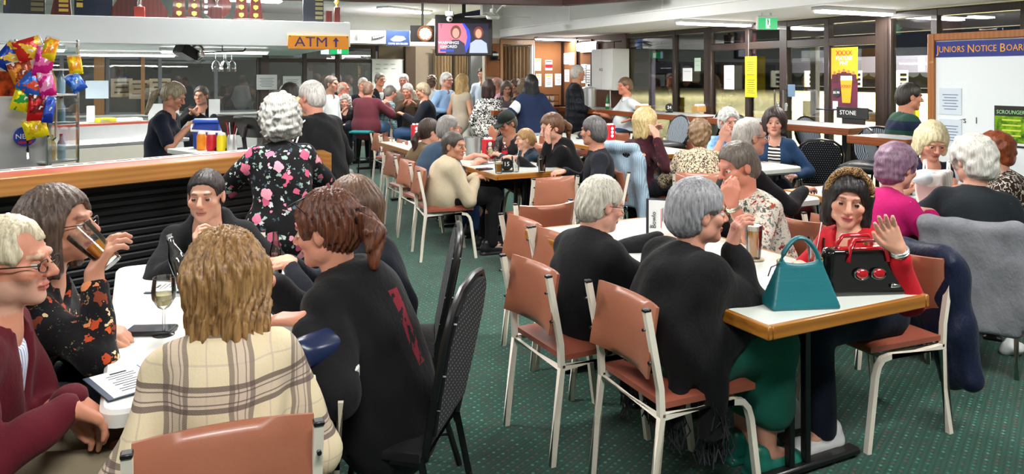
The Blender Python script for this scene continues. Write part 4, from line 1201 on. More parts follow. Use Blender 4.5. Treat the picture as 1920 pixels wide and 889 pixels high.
EDG = [((0, 0, 0), (1, 0, 0)), ((0, 1, 0), (1, 1, 0)), ((0, 0, 1), (1, 0, 1)), ((0, 1, 1), (1, 1, 1)),
       ((0, 0, 0), (0, 1, 0)), ((1, 0, 0), (1, 1, 0)), ((0, 0, 1), (0, 1, 1)), ((1, 0, 1), (1, 1, 1)),
       ((0, 0, 0), (0, 0, 1)), ((1, 0, 0), (1, 0, 1)), ((0, 1, 0), (0, 1, 1)), ((1, 1, 0), (1, 1, 1))]
def surfnet(F, xs, ys, zs, name):
    F = F.copy(); F[0] = F[-1] = 1; F[:, 0] = F[:, -1] = 1; F[:, :, 0] = F[:, :, -1] = 1
    S = F < 0; nx, ny, nz = F.shape
    c = np.zeros((nx - 1, ny - 1, nz - 1), np.int8)
    for i in (0, 1):
        for j in (0, 1):
            for k in (0, 1): c += S[i:nx - 1 + i, j:ny - 1 + j, k:nz - 1 + k]
    act = (c > 0) & (c < 8)
    I, J, K = np.nonzero(act); n = len(I)
    idx = np.full(act.shape, -1, np.int32); idx[act] = np.arange(n)
    acc = np.zeros((n, 3), f32); cnt = np.zeros(n, f32)
    for a, b in EDG:
        fa = F[I + a[0], J + a[1], K + a[2]]; fb = F[I + b[0], J + b[1], K + b[2]]
        m = (fa < 0) != (fb < 0)
        t = np.where(m, fa / np.where(m, fa - fb, 1), 0)
        for ax, (g, Q) in enumerate(((xs, I), (ys, J), (zs, K))):
            pa = g[Q + a[ax]]; pb = g[Q + b[ax]]
            acc[:, ax] += np.where(m, pa + t * (pb - pa), 0)
        cnt += m
    V = acc / cnt[:, None]
    quads = []
    for ax in range(3):
        sa = [slice(1, -1)] * 3; sb = [slice(1, -1)] * 3; sa[ax] = slice(0, -1); sb[ax] = slice(1, None)
        A = S[tuple(sa)]; B = S[tuple(sb)]
        P = np.array(np.nonzero(A != B)).T
        if not len(P): continue
        ins = A[P[:, 0], P[:, 1], P[:, 2]]
        off = np.ones(3, int); off[ax] = 0; P = P + off
        o1, o2 = [(1, 2), (2, 0), (0, 1)][ax]
        def cell(d1, d2):
            Q = P.copy(); Q[:, o1] += d1; Q[:, o2] += d2
            return idx[Q[:, 0], Q[:, 1], Q[:, 2]]
        q = np.stack([cell(-1, -1), cell(0, -1), cell(0, 0), cell(-1, 0)], 1)
        q[~ins] = q[~ins][:, ::-1]
        quads.append(q)
    me = bpy.data.meshes.new(name)
    if not quads: return me, V
    Q = np.concatenate(quads).astype(np.int32)
    me.vertices.add(len(V)); me.vertices.foreach_set('co', V.ravel())
    me.loops.add(Q.size); me.loops.foreach_set('vertex_index', Q.ravel())
    me.polygons.add(len(Q)); me.polygons.foreach_set('loop_start', np.arange(0, Q.size, 4, dtype=np.int32))
    me.polygons.foreach_set('use_smooth', np.ones(len(Q), bool))
    me.update(calc_edges=True)
    return me, V

def put_mesh(name, me, mat, parent=None, loc=(0, 0, 0), rz=0.0, **kw):
    if mat is not None:
        me.materials.clear()
        for m in (mat if isinstance(mat, (list, tuple)) else [mat]): me.materials.append(m)
    o = bpy.data.objects.new(name, me); o.location = loc; o.rotation_euler = (0, 0, rz); COL.objects.link(o)
    if parent: o.parent = parent
    return tag(o, **kw)

# ================================================================== PEOPLE
def v3(*a): return np.array(a, float)
def unit(v): return v / (np.linalg.norm(v) + 1e-9)
def rotm(yaw, pitch, roll):
    """head frame: yaw left, pitch down, roll to the right shoulder; columns right, forward, up"""
    m = Matrix.Rotation(math.radians(yaw), 3, 'Z') @ Matrix.Rotation(math.radians(-pitch), 3, 'X') @ Matrix.Rotation(math.radians(roll), 3, 'Y')
    return np.array(m)
def ik(a, b, l1, l2, pole):
    d = b - a; L = np.linalg.norm(d)
    if L > (l1 + l2) * .995: b = a + d / L * (l1 + l2) * .995; d = b - a; L = np.linalg.norm(d)
    u = d / L; x = (l1 * l1 - l2 * l2 + L * L) / (2 * L); h = math.sqrt(max(1e-6, l1 * l1 - x * x))
    pv = pole - u * (pole @ u); pv = unit(pv)
    return a + u * x + pv * h, b

EYE = {}
def eye_mesh(col, skin):
    key = (col, skin)
    if key in EYE: return EYE[key]
    g = Geo(); n = 16; r = .0125; V = []; F = []; Mi = []
    for i in range(13):
        t = PI * i / 12
        for k in range(n):
            a = 2 * PI * k / n; V.append((r * math.sin(t) * math.cos(a), r * math.cos(t), r * math.sin(t) * math.sin(a)))
    for i in range(12):
        for k in range(n):
            l = (k + 1) % n; F.append((i * n + k, i * n + l, (i + 1) * n + l, (i + 1) * n + k))
            z = V[i * n + k][2] + V[(i + 1) * n + l][2]
            Mi.append(2 if z > .0075 or z < -.013 else 1 if i < 3 else 0)
    g.V = V; g.F = F; g.M = Mi
    EYE[key] = g.mesh('eye', [plain('eye white', '#d8d2c8', .25, var=0), plain('iris ' + col, col, .15, var=0), plain('eyelid ' + skin, tuple(x * .75 for x in C(skin)), .5, var=.05)], 60)
    return EYE[key]

def add_hand(bd, wr, d, nrm, side, curl, s, lod):
    """palm and five fingers. d along the hand, nrm out of the palm, side +1 right hand"""
    d = unit(d); nrm = unit(nrm - d * (nrm @ d)); lat = np.cross(d, nrm) * side        # lat points to the thumb side
    if lod == 2:
        bd.ell(wr + d * .075 * s, v3(.036, .075, .018) * s * 1.05, np.stack([lat, d, nrm], 1), .02)
        bd.cap(wr + d * .03 * s + lat * .03 * s, wr + d * .075 * s + lat * .055 * s, .013 * s, .011 * s, .01)
        return
    for j in range(4):
        o = (1.5 - j) * .0205 * s
        kn = wr + d * (.088 - .006 * abs(j - 1)) * s + lat * o
        bd.cap(wr + d * .012 * s + lat * o * .55, kn, .0155 * s, .0125 * s, .014)
        L = (.072, .080, .074, .058)[j] * s
        p = kn; ang = curl * (.55 + .08 * j); dd = d + lat * (1.5 - j) * .06
        for q, fr in enumerate((.45, .32, .25)):
            dv = unit(dd) * math.cos(ang) + nrm * math.sin(ang)
            e = p + dv * L * fr
            bd.cap(p, e, (.0102, .0092, .0084)[q] * s, (.0092, .0084, .0072)[q] * s, .005)
            p = e; ang += curl * .75
    b0 = wr + d * .022 * s + lat * .024 * s
    b1 = b0 + (d * .042 + lat * .026 + nrm * .012 * curl) * s
    b2 = b1 + (d * .032 + lat * (.010 - .014 * curl) + nrm * .014 * curl) * s
    b3 = b2 + (d * .024 - lat * .010 * curl + nrm * .010 * curl) * s
    bd.cap(b0, b1, .015 * s, .0115 * s, .01); bd.cap(b1, b2, .0112 * s, .0098 * s, .005); bd.cap(b2, b3, .0098 * s, .008 * s, .004)

SHOES = {}
def shoe_mesh(style):
    if style in SHOES: return SHOES[style]
    fd = Field((-.07, -.12, -.03), (.07, .2, .14), .008)
    fd.cap((0, -.05, .045), (0, .11, .035), .042, .04, .02); fd.ell((0, .12, .035), (.045, .06, .035), None, .02)
    fd.cap((0, -.04, .05), (0, -.035, .09), .042, .044, .02)
    fd.box((0, .045, .008), (.046, .135, .012), None, .008, .006)
    if style == 'flat': fd.ell((0, .03, .11), (.034, .075, .06), None, .01, 'sub')
    fd.F = np.maximum(fd.F, -(fd.z[None, None, :] + .002) + 0 * fd.F)
    SHOES[style] = fd.mesh('shoe')[0]
    return SHOES[style]

def put_shoe(style, mat, root, loc, rz, s):
    me = shoe_mesh(style)
    if not me.materials: me.materials.append(mat)
    o = bpy.data.objects.new('shoe', me); COL.objects.link(o); o.parent = root
    o.location = loc; o.rotation_euler = (0, 0, rz); o.scale = (s, s, s)
    o.material_slots[0].link = 'OBJECT'; o.material_slots[0].material = mat
    return o

def hair_field(hd, R, hs, style, res, ph, opt):
    """hair of a given cut around a head; hd centre, R head frame, hs head scale"""
    P = lambda x, y, z: hd + R @ (v3(x, y, z) * hs)
    lo = hd - .22 * hs; hi = hd + .22 * hs
    ext = {'long': .42, 'pony': .26, 'tie': .3}.get(style, .1)
    lo = lo - v3(.05, .05, ext); hi = hi + v3(.05, .05, 0)
    if style in ('pony', 'long', 'tie'): lo -= v3(.12, .12, 0); hi += v3(.12, .12, 0)
    fd = Field(lo, hi, res)
    g = opt.get('puff', 0.0)
    T = lambda r: v3(*r) * hs
    E = lambda c, r, k=.015, op='add', p=2.0: fd.ell(P(*c), T(r), R, k, op, p)
    Cp = lambda a, b, ra, rb, k=.02, op='add': fd.cap(P(*a), P(*b), ra * hs, rb * hs, k, op)
    tk = {'short': .010, 'crop': .006, 'ring': .009}.get(style, .017) + g
    E((0, -.014, .034), (.075 + tk, .095 + tk, .088 + tk * (1.15)))
    if style in ('short', 'crop', 'ring'):
        E((0, -.055, -.02), (.066 + tk, .058 + tk, .075), .03)
    elif style == 'bob':
        for sx in (-1, 1):
            Cp((sx * .068, .005, .02), (sx * .078, .008, -.10 + opt.get('len', 0)), .030 + g, .022, .03); Cp((sx * .06, -.05, .02), (sx * .07, -.055, -.115 + opt.get('len', 0)), .04 + g, .032, .03)
        Cp((0, -.085, .02), (0, -.085, -.115 + opt.get('len', 0)), .05 + g, .04, .03)
    elif style == 'long':
        n = opt.get('fall', .33)
        for sx in (-1, 1):
            Cp((sx * .068, .0, .02), (sx * .085, .0, -.12), .034, .034, .03); Cp((sx * .085, .0, -.12), (sx * .085, -.05, -n * .75), .036, .024, .03)
            Cp((sx * .04, -.07, .02), (sx * .05, -.09, -n), .05, .03, .04)
        Cp((0, -.09, .0), (0, -.11, -n), .055, .032, .04)
    elif style in ('pony', 'tie'):
        E((0, -.06, -.01), (.07, .055, .07), .03)
        z0 = opt.get('tie', .02)
        Cp((0, -.105, z0), (0, -.135, z0), .022, .024, .015); 
        Cp((0, -.135, z0), (opt.get('sw', .01), -.175, z0 - .05), .028, .034, .02)
        Cp((opt.get('sw', .01), -.175, z0 - .05), (opt.get('sw', .01) * 2, -.17, z0 - (.15 if style == 'pony' else .24)), .034, .016, .02)
    elif style == 'curly':
        E((0, -.03, .01), (.105 + g, .115 + g, .125 + g), .03)
        E((0, -.06, -.06), (.095 + g, .085 + g, .075), .03)
    elif style == 'set':
        E((0, -.03, .025), (.09 + g, .105 + g, .105 + g), .03); E((0, -.065, -.045), (.08 + g, .06 + g, .06), .03)
    # strands / curls
    X = fd.x[:, None, None] - hd[0]; Y = fd.y[None, :, None] - hd[1]; Z = fd.z[None, None, :] - hd[2]
    L = [X * R[0, i] + Y * R[1, i] + Z * R[2, i] for i in range(3)]
    if style in ('curly', 'set'):
        q = opt.get('curl', 130.); am = opt.get('cam', .006 if style == 'curly' else .0035)
        rg = np.random.RandomState(int(ph * 100)); acc = 0
        for _ in range(7):
            dv = rg.randn(3); dv = dv / np.linalg.norm(dv) * q * rg.uniform(.7, 1.4)
            acc = acc + np.sin(dv[0] * L[0] + dv[1] * L[1] + dv[2] * L[2] + rg.rand() * 6.28)
        fd.F = fd.F + (am * .62 * acc).astype(f32)
    else:
        th = np.arctan2(L[0], L[1] + .02 * hs + 1e-6)
        am = opt.get('sam', .0024)
        fd.F = fd.F + am * (np.sin(th * 23 + 25 * L[2] * np.sin(ph) + 3 * np.sin(30 * L[2] + ph)) + .6 * np.sin(th * 41 + 40 * L[2] + ph * 2)).astype(f32)
    # cut away the face, ears and neck
    fz = opt.get('line', .062)                                     # hairline height
    fw = {'bob': .063, 'long': .062, 'short': .08, 'crop': .082, 'ring': .08}.get(style, .070)
    E((opt.get('part', 0), .105, fz - .115), (fw, .085, .115), .012, 'sub', 2.6)
    if style in ('short', 'crop', 'ring'):
        for sx in (-1, 1): E((sx * .088, .022, -.03), (.036, .05, .05), .01, 'sub')
        E((0, .03, -.10), (.12, .085, .06), .012, 'sub')
        E((0, -.06, -.16), (.12, .10, .065), .015, 'sub')
    if style in ('pony', 'tie', 'set') and not opt.get('ears'):
        for sx in (-1, 1): E((sx * .088, .012, -.03), (.035, .036, .045), .01, 'sub')
        if style != 'set': E((0, .03, -.12), (.12, .085, .08), .012, 'sub')
    if style == 'ring': E((0, .03, .11), (.075, .11, .10), .012, 'sub')
    if opt.get('recede'):
        for sx in (-1, 1): E((sx * .045, .09, .075), (.03, .05, .045), .01, 'sub')
    return fd

def person(head, yaw, label, top, bottom=None, hair=('short', '#6b6b6b'), skin='#c99478', hs=1.0, fem=False, fat=1.0,
           sit=None, lean=.16, side=0.0, hy=0, hp=0, hr=0, L=None, Rr=None, dl=None, dr=None, nl=None, nr=None, cl=.55, cr=.55, sleeve=1.0,
           legs=True, shoes='#17171a', shoe_style='shoe', hunch=.03, lod=None, collar=None, inner=None, hood=None, eyes=True, eyecol='#3a2a20',
           glasses=None, beard=None, opts=None, skirt=False, shorts=False, lip='#b5594f', brow=None, belly=0.0, loose=0.0, hem=0.0, knees=None, feet=None,
           chair_kind=None, chair_label=None, twist=0.0, drape=None, elbow=None, brim=None, seat_off=0.0, topname='shirt', hipdrop=0.0, coatlen=0.0, watch=None, wide=1.0, legsp=.1, botname='trousers'):
    """head: (px, py, depth). Everything is then built in the person's own frame: +Y forward, +X to the right hand"""
    hw = dp(*head); D = head[2]; fat = 1 + (fat - 1) * .6; wide = 1 + (wide - 1) * .5; hunch = hunch * .7
    lod = (0 if D < 3.9 else 1 if D < 8.2 else 2) if lod is None else lod
    yr = math.radians(yaw); Rz = Matrix.Rotation(yr, 3, 'Z')
    base = hw - Rz @ Vector((side, lean, 0)); base.z = 0
    def loc(t):                                                  # a target: local triple, or ('w', px, py, depth)
        if t[0] == 'w':
            w = dp(*t[1:]); w = w - base
            return np.array(Rz.inverted() @ w)
        return v3(*t)
    root_loc = base; s = hs
    hd = v3(side, lean, hw.z)
    Rh = rotm(hy, hp, hr)
    sitting = sit is not None
    hz = (sit + .11) if sitting else min(.93, hw.z - .62)
    hip = v3(0, 0, hz - hipdrop)
    neck = hd + v3(0, -.028, -.165) * s + Rh @ v3(0, -.012, .0)
    ax = neck - hip; TL = np.linalg.norm(ax); up = unit(ax)
    tw = math.radians(twist)
    rt = unit(v3(math.cos(tw), math.sin(tw), 0)); fw = unit(np.cross(up, rt)); rt = np.cross(fw, up)
    TR = np.stack([rt, fw, up], 1)
    ts = TL / .54
    sp = lambda t, x=0, y=0: hip + ax * t + rt * x + fw * (y - hunch * math.sin(PI * min(1, max(0, t))))
    sw = (.128 if fem else .150) * s * wide
    W = (.88 if fem else .94) * wide * s
    dz = lambda r: r * max(.8, ts)
    SH = {1: sp(.86, sw), -1: sp(.86, -sw)}
    tors = [(sp(.02), (.165 * W * fat, .110 * fat * s, dz(.11)), .05), (sp(.30), (.145 * W * fat, .100 * fat * s, dz(.17)), .06), (sp(.64), (.155 * W * (.5 + .5 * fat), .105 * (.5 + .5 * fat) * s, dz(.19)), .06)]
    if belly: tors.append((sp(.26, 0, .05 + belly * .5), (.135 * W * fat, .08 + belly, dz(.16)), .06))
    if fem:
        for sx in (-1, 1): tors.append((sp(.60, sx * .068 * s, .085 * s), (.062 * s * fat, .055 * s * fat, .064 * s), .04))
    # ---- arms
    l1, l2 = .285 * s, .25 * s
    arm = {}
    for sx, tgt, dd, nn, cu in ((-1, L, dl, nl, cl), (1, Rr, dr, nr, cr)):
        if tgt is None:
            w = v3(sx * .10, .33, .80) if sitting else SH[sx] + v3(sx * .07, .06, -.50 * s)
            if sitting and hw.z > 1.3: w = v3(sx * .14, .30, hz + .1)
        else: w = loc(tgt)
        pole = v3(sx * .75, -.35, -.75) if elbow is None else v3(sx * elbow[0], elbow[1], elbow[2])
        el, w = ik(SH[sx], w, l1, l2, pole)
        d = unit(w - el) if dd is None else (unit(v3(*dd)) if dd[0] != 'w' else unit(loc(dd) - w))
        if dd is None and sitting and w[2] < .9: d = unit(d * v3(1, 1, .25))
        n = v3(0, 0, -1) if nn is None else v3(*nn)
        if nn is None and abs(d[2]) > .8: n = v3(-sx, 0, 0)
        arm[sx] = (SH[sx], el, w, d, n, cu)
    # ---- legs
    leg = {}
    for sx in (-1, 1):
        hj = hip + v3(sx * .085 * s, .02, -.02)
        if sitting:
            kn = v3(sx * legsp, .42 * s, sit + .075) if not knees else loc(knees[0 if sx < 0 else 1])
            an = v3(sx * legsp * 1.05, kn[1] - .03, .085) if not feet else loc(feet[0 if sx < 0 else 1])
            if sit > .6 and not feet: an = v3(sx * legsp, kn[1] - .12, .32)
        else:
            kn = v3(sx * legsp, .03, hz * .53) if not knees else loc(knees[0 if sx < 0 else 1])
            an = v3(sx * legsp * 1.1, -.01, .085) if not feet else loc(feet[0 if sx < 0 else 1])
        leg[sx] = (hj, kn, an)
    # ================= body
    fine, mid, crs, cl_ = [(.0048, .0052, .02, .0125), (.0075, .008, .024, .017), (.011, .014, .030, .021)][lod]
    pts = [hd, hip] + [p for a in arm.values() for p in a[:3]] + [p for l_ in leg.values() for p in l_]
    lo = np.min(pts, 0) - .24 * s; hi = np.max(pts, 0) + .24 * s; lo[2] = -.02
    zones = [(hd - .125 * s, hd + .135 * s, fine)]
    for sx in (-1, 1):
        hc = arm[sx][2] + arm[sx][3] * .085 * s
        zones.append((hc - .1 * s, hc + .1 * s, mid))
    bd = Field(lo, hi, crs, zones)
    for c, r, k in tors: bd.ell(c, np.array(r) * .93, TR, k)
    for sx in (-1, 1):
        bd.cap(sp(.90), SH[sx], .055 * s, .058 * s, .04)
        a, e, w, d, n, cu = arm[sx]
        bd.cap(a, e, .052 * s, .041 * s, .03); bd.cap(e, w, .042 * s, .027 * s, .015)
        add_hand(bd, w, d, n, sx, cu, s * .98, lod)
        h, k_, an = leg[sx]
        bd.cap(h, k_, .082 * s * (.6 + .4 * fat), .056 * s, .03)
        cm = k_ + (an - k_) * .35 + v3(0, -.015, 0)
        bd.cap(k_, cm, .052 * s, .05 * s, .02); bd.cap(cm, an, .05 * s, .034 * s, .02); bd.cap(an, an + v3(0, .12, -.045) * s, .034 * s, .028 * s, .015)
    HP = lambda x, y, z: hd + Rh @ (v3(x, y, z) * s)
    E = lambda c, r, k=.012, op='add': bd.ell(HP(*c), v3(*r) * s, Rh, k, op)
    K = lambda a, b, ra, rb, k=.01: bd.cap(HP(*a), HP(*b), ra * s, rb * s, k)
    nk = (.050 if fem else .058) * s
    bd.cap(HP(0, -.03, -.055), sp(.97, 0, .005), nk, nk * 1.12, .03)
    E((0, -.014, .034), (.074, .094, .087)); E((0, .02, -.04), (.0575, .066, .075), .02)
    E((0, .064, -.092), (.026, .024, .022), .02)
    for sx in (-1, 1):
        E((sx * .044, .005, -.062), (.022, .03, .03), .02)
        E((sx * .040, .058, -.022), (.025, .024, .022), .02)
    K((-.03, .079, .024), (.03, .079, .024), .013, .013, .012)
    if lod < 2:
        for sx in (-1, 1): bd.ell(HP(sx * .031, .101, .001), v3(.0175, .016, .0115) * s, Rh, .008, 'sub')
    K((0, .084, .014), (0, .110, -.026), .0085, .0125, .008)
    for sx in (-1, 1):
        E((sx * .011, .097, -.031), (.0085, .011, .008), .006)
        E((sx * .0775, -.008, -.004), (.009, .019, .031), .006)
        if lod < 2: bd.ell(HP(sx * .087, -.002, .0), v3(.006, .010, .017) * s, Rh, .004, 'sub')
    E((0, .0845, -.0575), (.023, .011, .0058), .006); E((0, .0835, -.0672), (.0195, .011, .0066), .006)
    if lod == 0: bd.ell(HP(0, .0985, -.0623), v3(.021, .010, .0016) * s, Rh, .002, 'sub')
    me, V = bd.mesh('person')
    # skin colour per vertex: lips, brows, cheeks, stubble belong to the person
    sk = np.array(C(skin)); col = np.tile(sk, (len(V), 1))
    q = (V - hd) @ Rh / s
    def blend(mask, c, a): 
        m = np.clip(mask, 0, 1)[:, None] * a; col[:] = col * (1 - m) + np.array(C(c)) * m
    front = (q[:, 1] > .05)
    for sx in (-1, 1):
        blend(np.exp(-(((q[:, 0] - sx * .043) / .02) ** 2 + ((q[:, 2] + .03) / .02) ** 2)) * front, tuple(sk * np.array((1.0, .62, .58))), .55)
    blend(np.exp(-(((q[:, 0]) / .013) ** 2 + ((q[:, 2] + .03) / .014) ** 2)) * (q[:, 1] > .085), tuple(sk * np.array((1.0, .66, .62))), .5)
    lipm = ((np.abs(q[:, 0]) / .025) ** 2 + ((q[:, 2] + .0625) / .0125) ** 2 < 1) & (q[:, 1] > .072)
    blend(lipm.astype(float), lip, .75)
    if lod < 2: blend(((np.abs(q[:, 0]) < .022) & (np.abs(q[:, 2] + .0625) < .0022) & (q[:, 1] > .07)).astype(float), '#4a1f1c', .8)
    bc = brow or hair[1] if hair else '#7d6f66'
    brm = (np.abs(np.abs(q[:, 0]) - .032) < .019) & (np.abs(q[:, 2] - (.027 - .12 * np.abs(np.abs(q[:, 0]) - .03))) < .0048) & (q[:, 1] > .06)
    blend(brm.astype(float), bc, .7)
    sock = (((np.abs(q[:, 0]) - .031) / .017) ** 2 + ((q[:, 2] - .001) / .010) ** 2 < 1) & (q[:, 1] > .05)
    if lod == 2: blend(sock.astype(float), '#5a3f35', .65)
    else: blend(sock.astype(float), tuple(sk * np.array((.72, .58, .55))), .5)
    if beard:
        bm_ = (q[:, 2] < -.035) & (q[:, 1] > .0) & (q[:, 2] > -.13) & ~lipm & ~((np.abs(q[:, 0]) < .03) & (q[:, 2] > -.052) & (q[:, 2] < -.0))
        blend(bm_.astype(float), beard, .38)
    at_ = me.attributes.new('Col', 'FLOAT_COLOR', 'POINT')
    at_.data.foreach_set('color', np.concatenate([col, np.ones((len(V), 1))], 1).astype(f32).ravel())
    root = put_mesh('person', me, skinmat(), None, base, yr, label=label, cat='person', group='club patrons')
    # ================= clothes
    ph = (head[0] * .013 + head[1] * .029) % 6.28
    th = .014 + loose
    def torso_to(fd, inf, t0=-9):
        for c, r, k in tors: fd.ell(c, np.array(r) + inf, TR, k)
        for sx in (-1, 1):
            fd.cap(sp(.90), SH[sx], .050 * s + inf * .6, .05 * s + inf, .04)
        fd.cap(sp(.80), sp(.95), .085 * s, .062 * s + inf * .3, .05)
        if hem: fd.ell(sp(-.10 - hem * .5), (.165 * W * fat + inf + hem * .15, .125 * fat * s + inf, .12 + hem), TR, .05)
    def arms_to(fd, inf, frac):
        for sx in (-1, 1):
            a, e, w, d, n, cu = arm[sx]
            f1 = min(1, frac * 2); fd.cap(a, a + (e - a) * f1, .050 * s + inf, (.042 + .008 * (1 - min(1, frac))) * s + inf, .03)
            if frac > .5:
                f2 = (frac - .5) * 2; fd.cap(e, e + (w - e) * (f2 - .06), .043 * s + inf, .031 * s + inf * .8, .015)
    pts = [hip, neck] + [p for a in arm.values() for p in a[:3]]
    lo = np.min(pts, 0) - (.30 + belly); hi = np.max(pts, 0) + (.22 + belly); lo[2] -= hem + coatlen; hi[2] = max(hi[2], neck[2] + .12)
    fd = Field(lo, hi, cl_)
    torso_to(fd, th); arms_to(fd, th * .8, sleeve)
    if coatlen:
        fd.ell(sp(-.06, 0, -.0), (.165 * W * fat + th, .12 * fat + th, .14 + coatlen), TR, .06)
    if hood:
        fd.cap(sp(1.0, -.05, -.075), sp(1.0, .05, -.075), .045 * s, .045 * s, .03); fd.cap(sp(.95, -.085, -.03), sp(1.02, -.04, -.08), .032, .035, .03); fd.cap(sp(.95, .085, -.03), sp(1.02, .04, -.08), .032, .035, .03)
        fd.ell(sp(.86, 0, -.115), (.10, .05, .085), TR, .03); 
        for sx in (-1, 1): fd.cap(sp(.95, sx * .085, -.03), sp(.90, sx * .05, .085), .03, .022, .025)
    if drape == 'poncho':
        for sx in (-1, 1):
            a, e, w, d, n, cu = arm[sx]
            fd.cap(SH[sx], e + v3(sx * .01, 0, .02), .07, .065, .05); fd.cap(e, w + (e - w) * .25, .06, .05, .05)
            fd.cap(SH[sx], hip + v3(sx * .13, -.04, .05), .08, .09, .07)
            fd.cap(e, hip + v3(sx * .17, .10, .02), .065, .06, .07)
            fd.cap(hip + v3(sx * .16, -.02, .10), hip + v3(sx * .20, .10, -.36), .07, .02, .05); fd.cap(hip + v3(sx * .16, .06, .05), hip + v3(sx * .2, .0, -.40), .06, .02, .05)
            fd.cap(hip + v3(sx * .13, -.05, .05), hip + v3(sx * .17, -.12, -.22), .07, .02, .05)
        fd.cap(sp(.7, 0, -.03), hip + v3(0, -.06, -.02), .10, .08, .07)
        fd.cap(sp(.95, 0, -.01), sp(.80, 0, 0), .065, .11, .05)
    if lod < 2: fd.wrinkle(.0085 if lod == 0 else .007, ph)
    if neck is not None:                                       # neckline
        dpn = collar[1] if collar and collar[0] == 'v' else .02
        fd.cap(sp(.99, 0, .02), HP(0, .0, -.05), nk + .006, nk + .01, .006, 'sub')
        fd.cap(sp(.99, 0, .04), sp(.99 - dpn * 1.8, 0, .17), .05 * s, .012, .012, 'sub')
        if inner: 
            wdt = collar[2] if collar and len(collar) > 2 else .05
            fd.cap(sp(.97, 0, .10), sp(.1, 0, .19), .06, wdt, .01, 'sub')
    me, _ = fd.mesh(topname)
    put_mesh(topname, me, top, root)
    if inner:
        fi = Field(np.minimum(hip, neck) - .26, np.maximum(hip, neck) + .24, cl_)
        for c, r, k in tors: fi.ell(c, np.array(r) + .004, TR, k)
        fi.cap(sp(.80), sp(.95), .08 * s, .06 * s, .05)
        for sx in (-1, 1): fi.cap(sp(.9), sp(.88, sx * sw * .6), .055 * s, .05 * s, .03)
        fi.cap(sp(.99, 0, .02), HP(0, 0, -.05), nk + .004, nk + .01, .006, 'sub'); fi.cap(sp(.99, 0, .04), sp(.92, 0, .17), .045 * s, .012, .012, 'sub')
        put_mesh('undershirt', fi.mesh('undershirt')[0], inner, root)
    if collar and collar[0] == 'shirt':
        g = Geo(); n = 18; ctr = sp(.985, 0, .005); V_ = []; 
        for i in range(n + 1):
            a = PI / 2 + .32 + (2 * PI - .64) * i / n
            for (r_, u_) in ((nk + .009, .026), (nk + .018, .012), (nk + .030, -.012 - (.018 if i in (0, 1, n - 1, n) else 0)), (nk + .014, .0)):
                p_ = ctr + rt * math.cos(a) * r_ + fw * math.sin(a) * r_ * .98 + up * u_ * s; V_.append(tuple(p_))
        F_ = []
        for i in range(n):
            for k_ in range(4):
                F_.append((i * 4 + k_, i * 4 + (k_ + 1) % 4, (i + 1) * 4 + (k_ + 1) % 4, (i + 1) * 4 + k_))
        F_ += [(0, 3, 2, 1), (n * 4, n * 4 + 1, n * 4 + 2, n * 4 + 3)]
        g.add(V_, F_); obj('collar', g, collar[1], root, smooth=50)
    if bottom is not None and legs:
        pts = [hip] + [p for l_ in leg.values() for p in l_]
        lo = np.min(pts, 0) - .24; hi = np.max(pts, 0) + .22; lo[2] = max(lo[2], .0)
        ft = Field(lo, hi, cl_ * 1.15)
        for c, r, k in tors[:2]: ft.ell(c - up * .02, np.array(r) * .98 + .004, TR, k)
        for sx in (-1, 1):
            h, k_, an = leg[sx]
            if skirt:
                ft.cap(h, k_ + v3(0, -.02, 0), .12 * s, .095 * s, .06); ft.cap(k_ + v3(0, -.02, 0), k_ + (an - k_) * skirt, .095 * s, .10 * s, .06)
            else:
                ft.cap(h, k_, .094 * s * (.6 + .4 * fat), .070 * s, .035)
                if not shorts:
                    ft.cap(k_, an + v3(0, 0, .02), .068 * s, .056 * s, .02)
                else:
                    ft.cap(h, h + (k_ - h) * .9, .10 * s, .085 * s, .03)
        if skirt: ft.cap(leg[-1][1], leg[1][1], .09, .09, .06); ft.cap(hip + v3(0, .1, -.02), (leg[1][1] + leg[-1][1]) / 2, .12, .09, .05)
        if lod < 2: ft.wrinkle(.005, ph + 2)
        put_mesh('skirt' if skirt else 'shorts' if shorts else botname, ft.mesh('trousers')[0], bottom, root)
        sm = plain('shoe ' + shoes, shoes, .35)
        for sx in (-1, 1):
            an = leg[sx][2]
            put_shoe(shoe_style, sm, root, (an[0], an[1] - .005, an[2] - .085), 0 if sx > 0 else .0, s * 1.02)
    # ================= hair, eyes, glasses
    if hair:
        hf_ = hair_field(hd, Rh, s, hair[0], [.006, .008, .011][lod], ph, dict(opts or {}))
        hm = hairmat('hair %s %s' % (hair[1], hair[2] if len(hair) > 2 else ''), hair[1], hair[2] if len(hair) > 2 else None)
        put_mesh('hair', hf_.mesh('hair')[0], hm, root)
    rot_e = Matrix(Rh.tolist()).to_euler()
    if eyes and lod < 2:
        em = eye_mesh(eyecol, skin)
        for sx in (-1, 1):
            p_ = HP(sx * .031, .0755, .001)
            o = bpy.data.objects.new('eye', em); COL.objects.link(o); o.parent = root; o.location = p_; o.rotation_euler = rot_e; o.scale = (s * 1.06,) * 3
    if glasses:
        g = Geo(); gm = plain('glasses ' + glasses, glasses, .3, var=0)
        for sx in (-1, 1):
            ring = [HP(sx * .033 + .024 * math.cos(t) * (1 + .12 * (abs(math.cos(t)) > .5)), .103 - .006 * abs(math.cos(t)), -.002 + .017 * math.sin(t)) for t in [2 * PI * k / 14 for k in range(14)]]
            g.tube(ring, .0019 * s, 5, closed=True)
            g.tube([HP(sx * .059, .098, .004), HP(sx * .078, .05, .006), HP(sx * .081, -.01, .004), HP(sx * .080, -.03, -.012)], .0019 * s, 5)
        g.tube([HP(-.010, .108, .002), HP(0, .111, .005), HP(.010, .108, .002)], .0018 * s, 5)
        obj('glasses', g, gm, root)
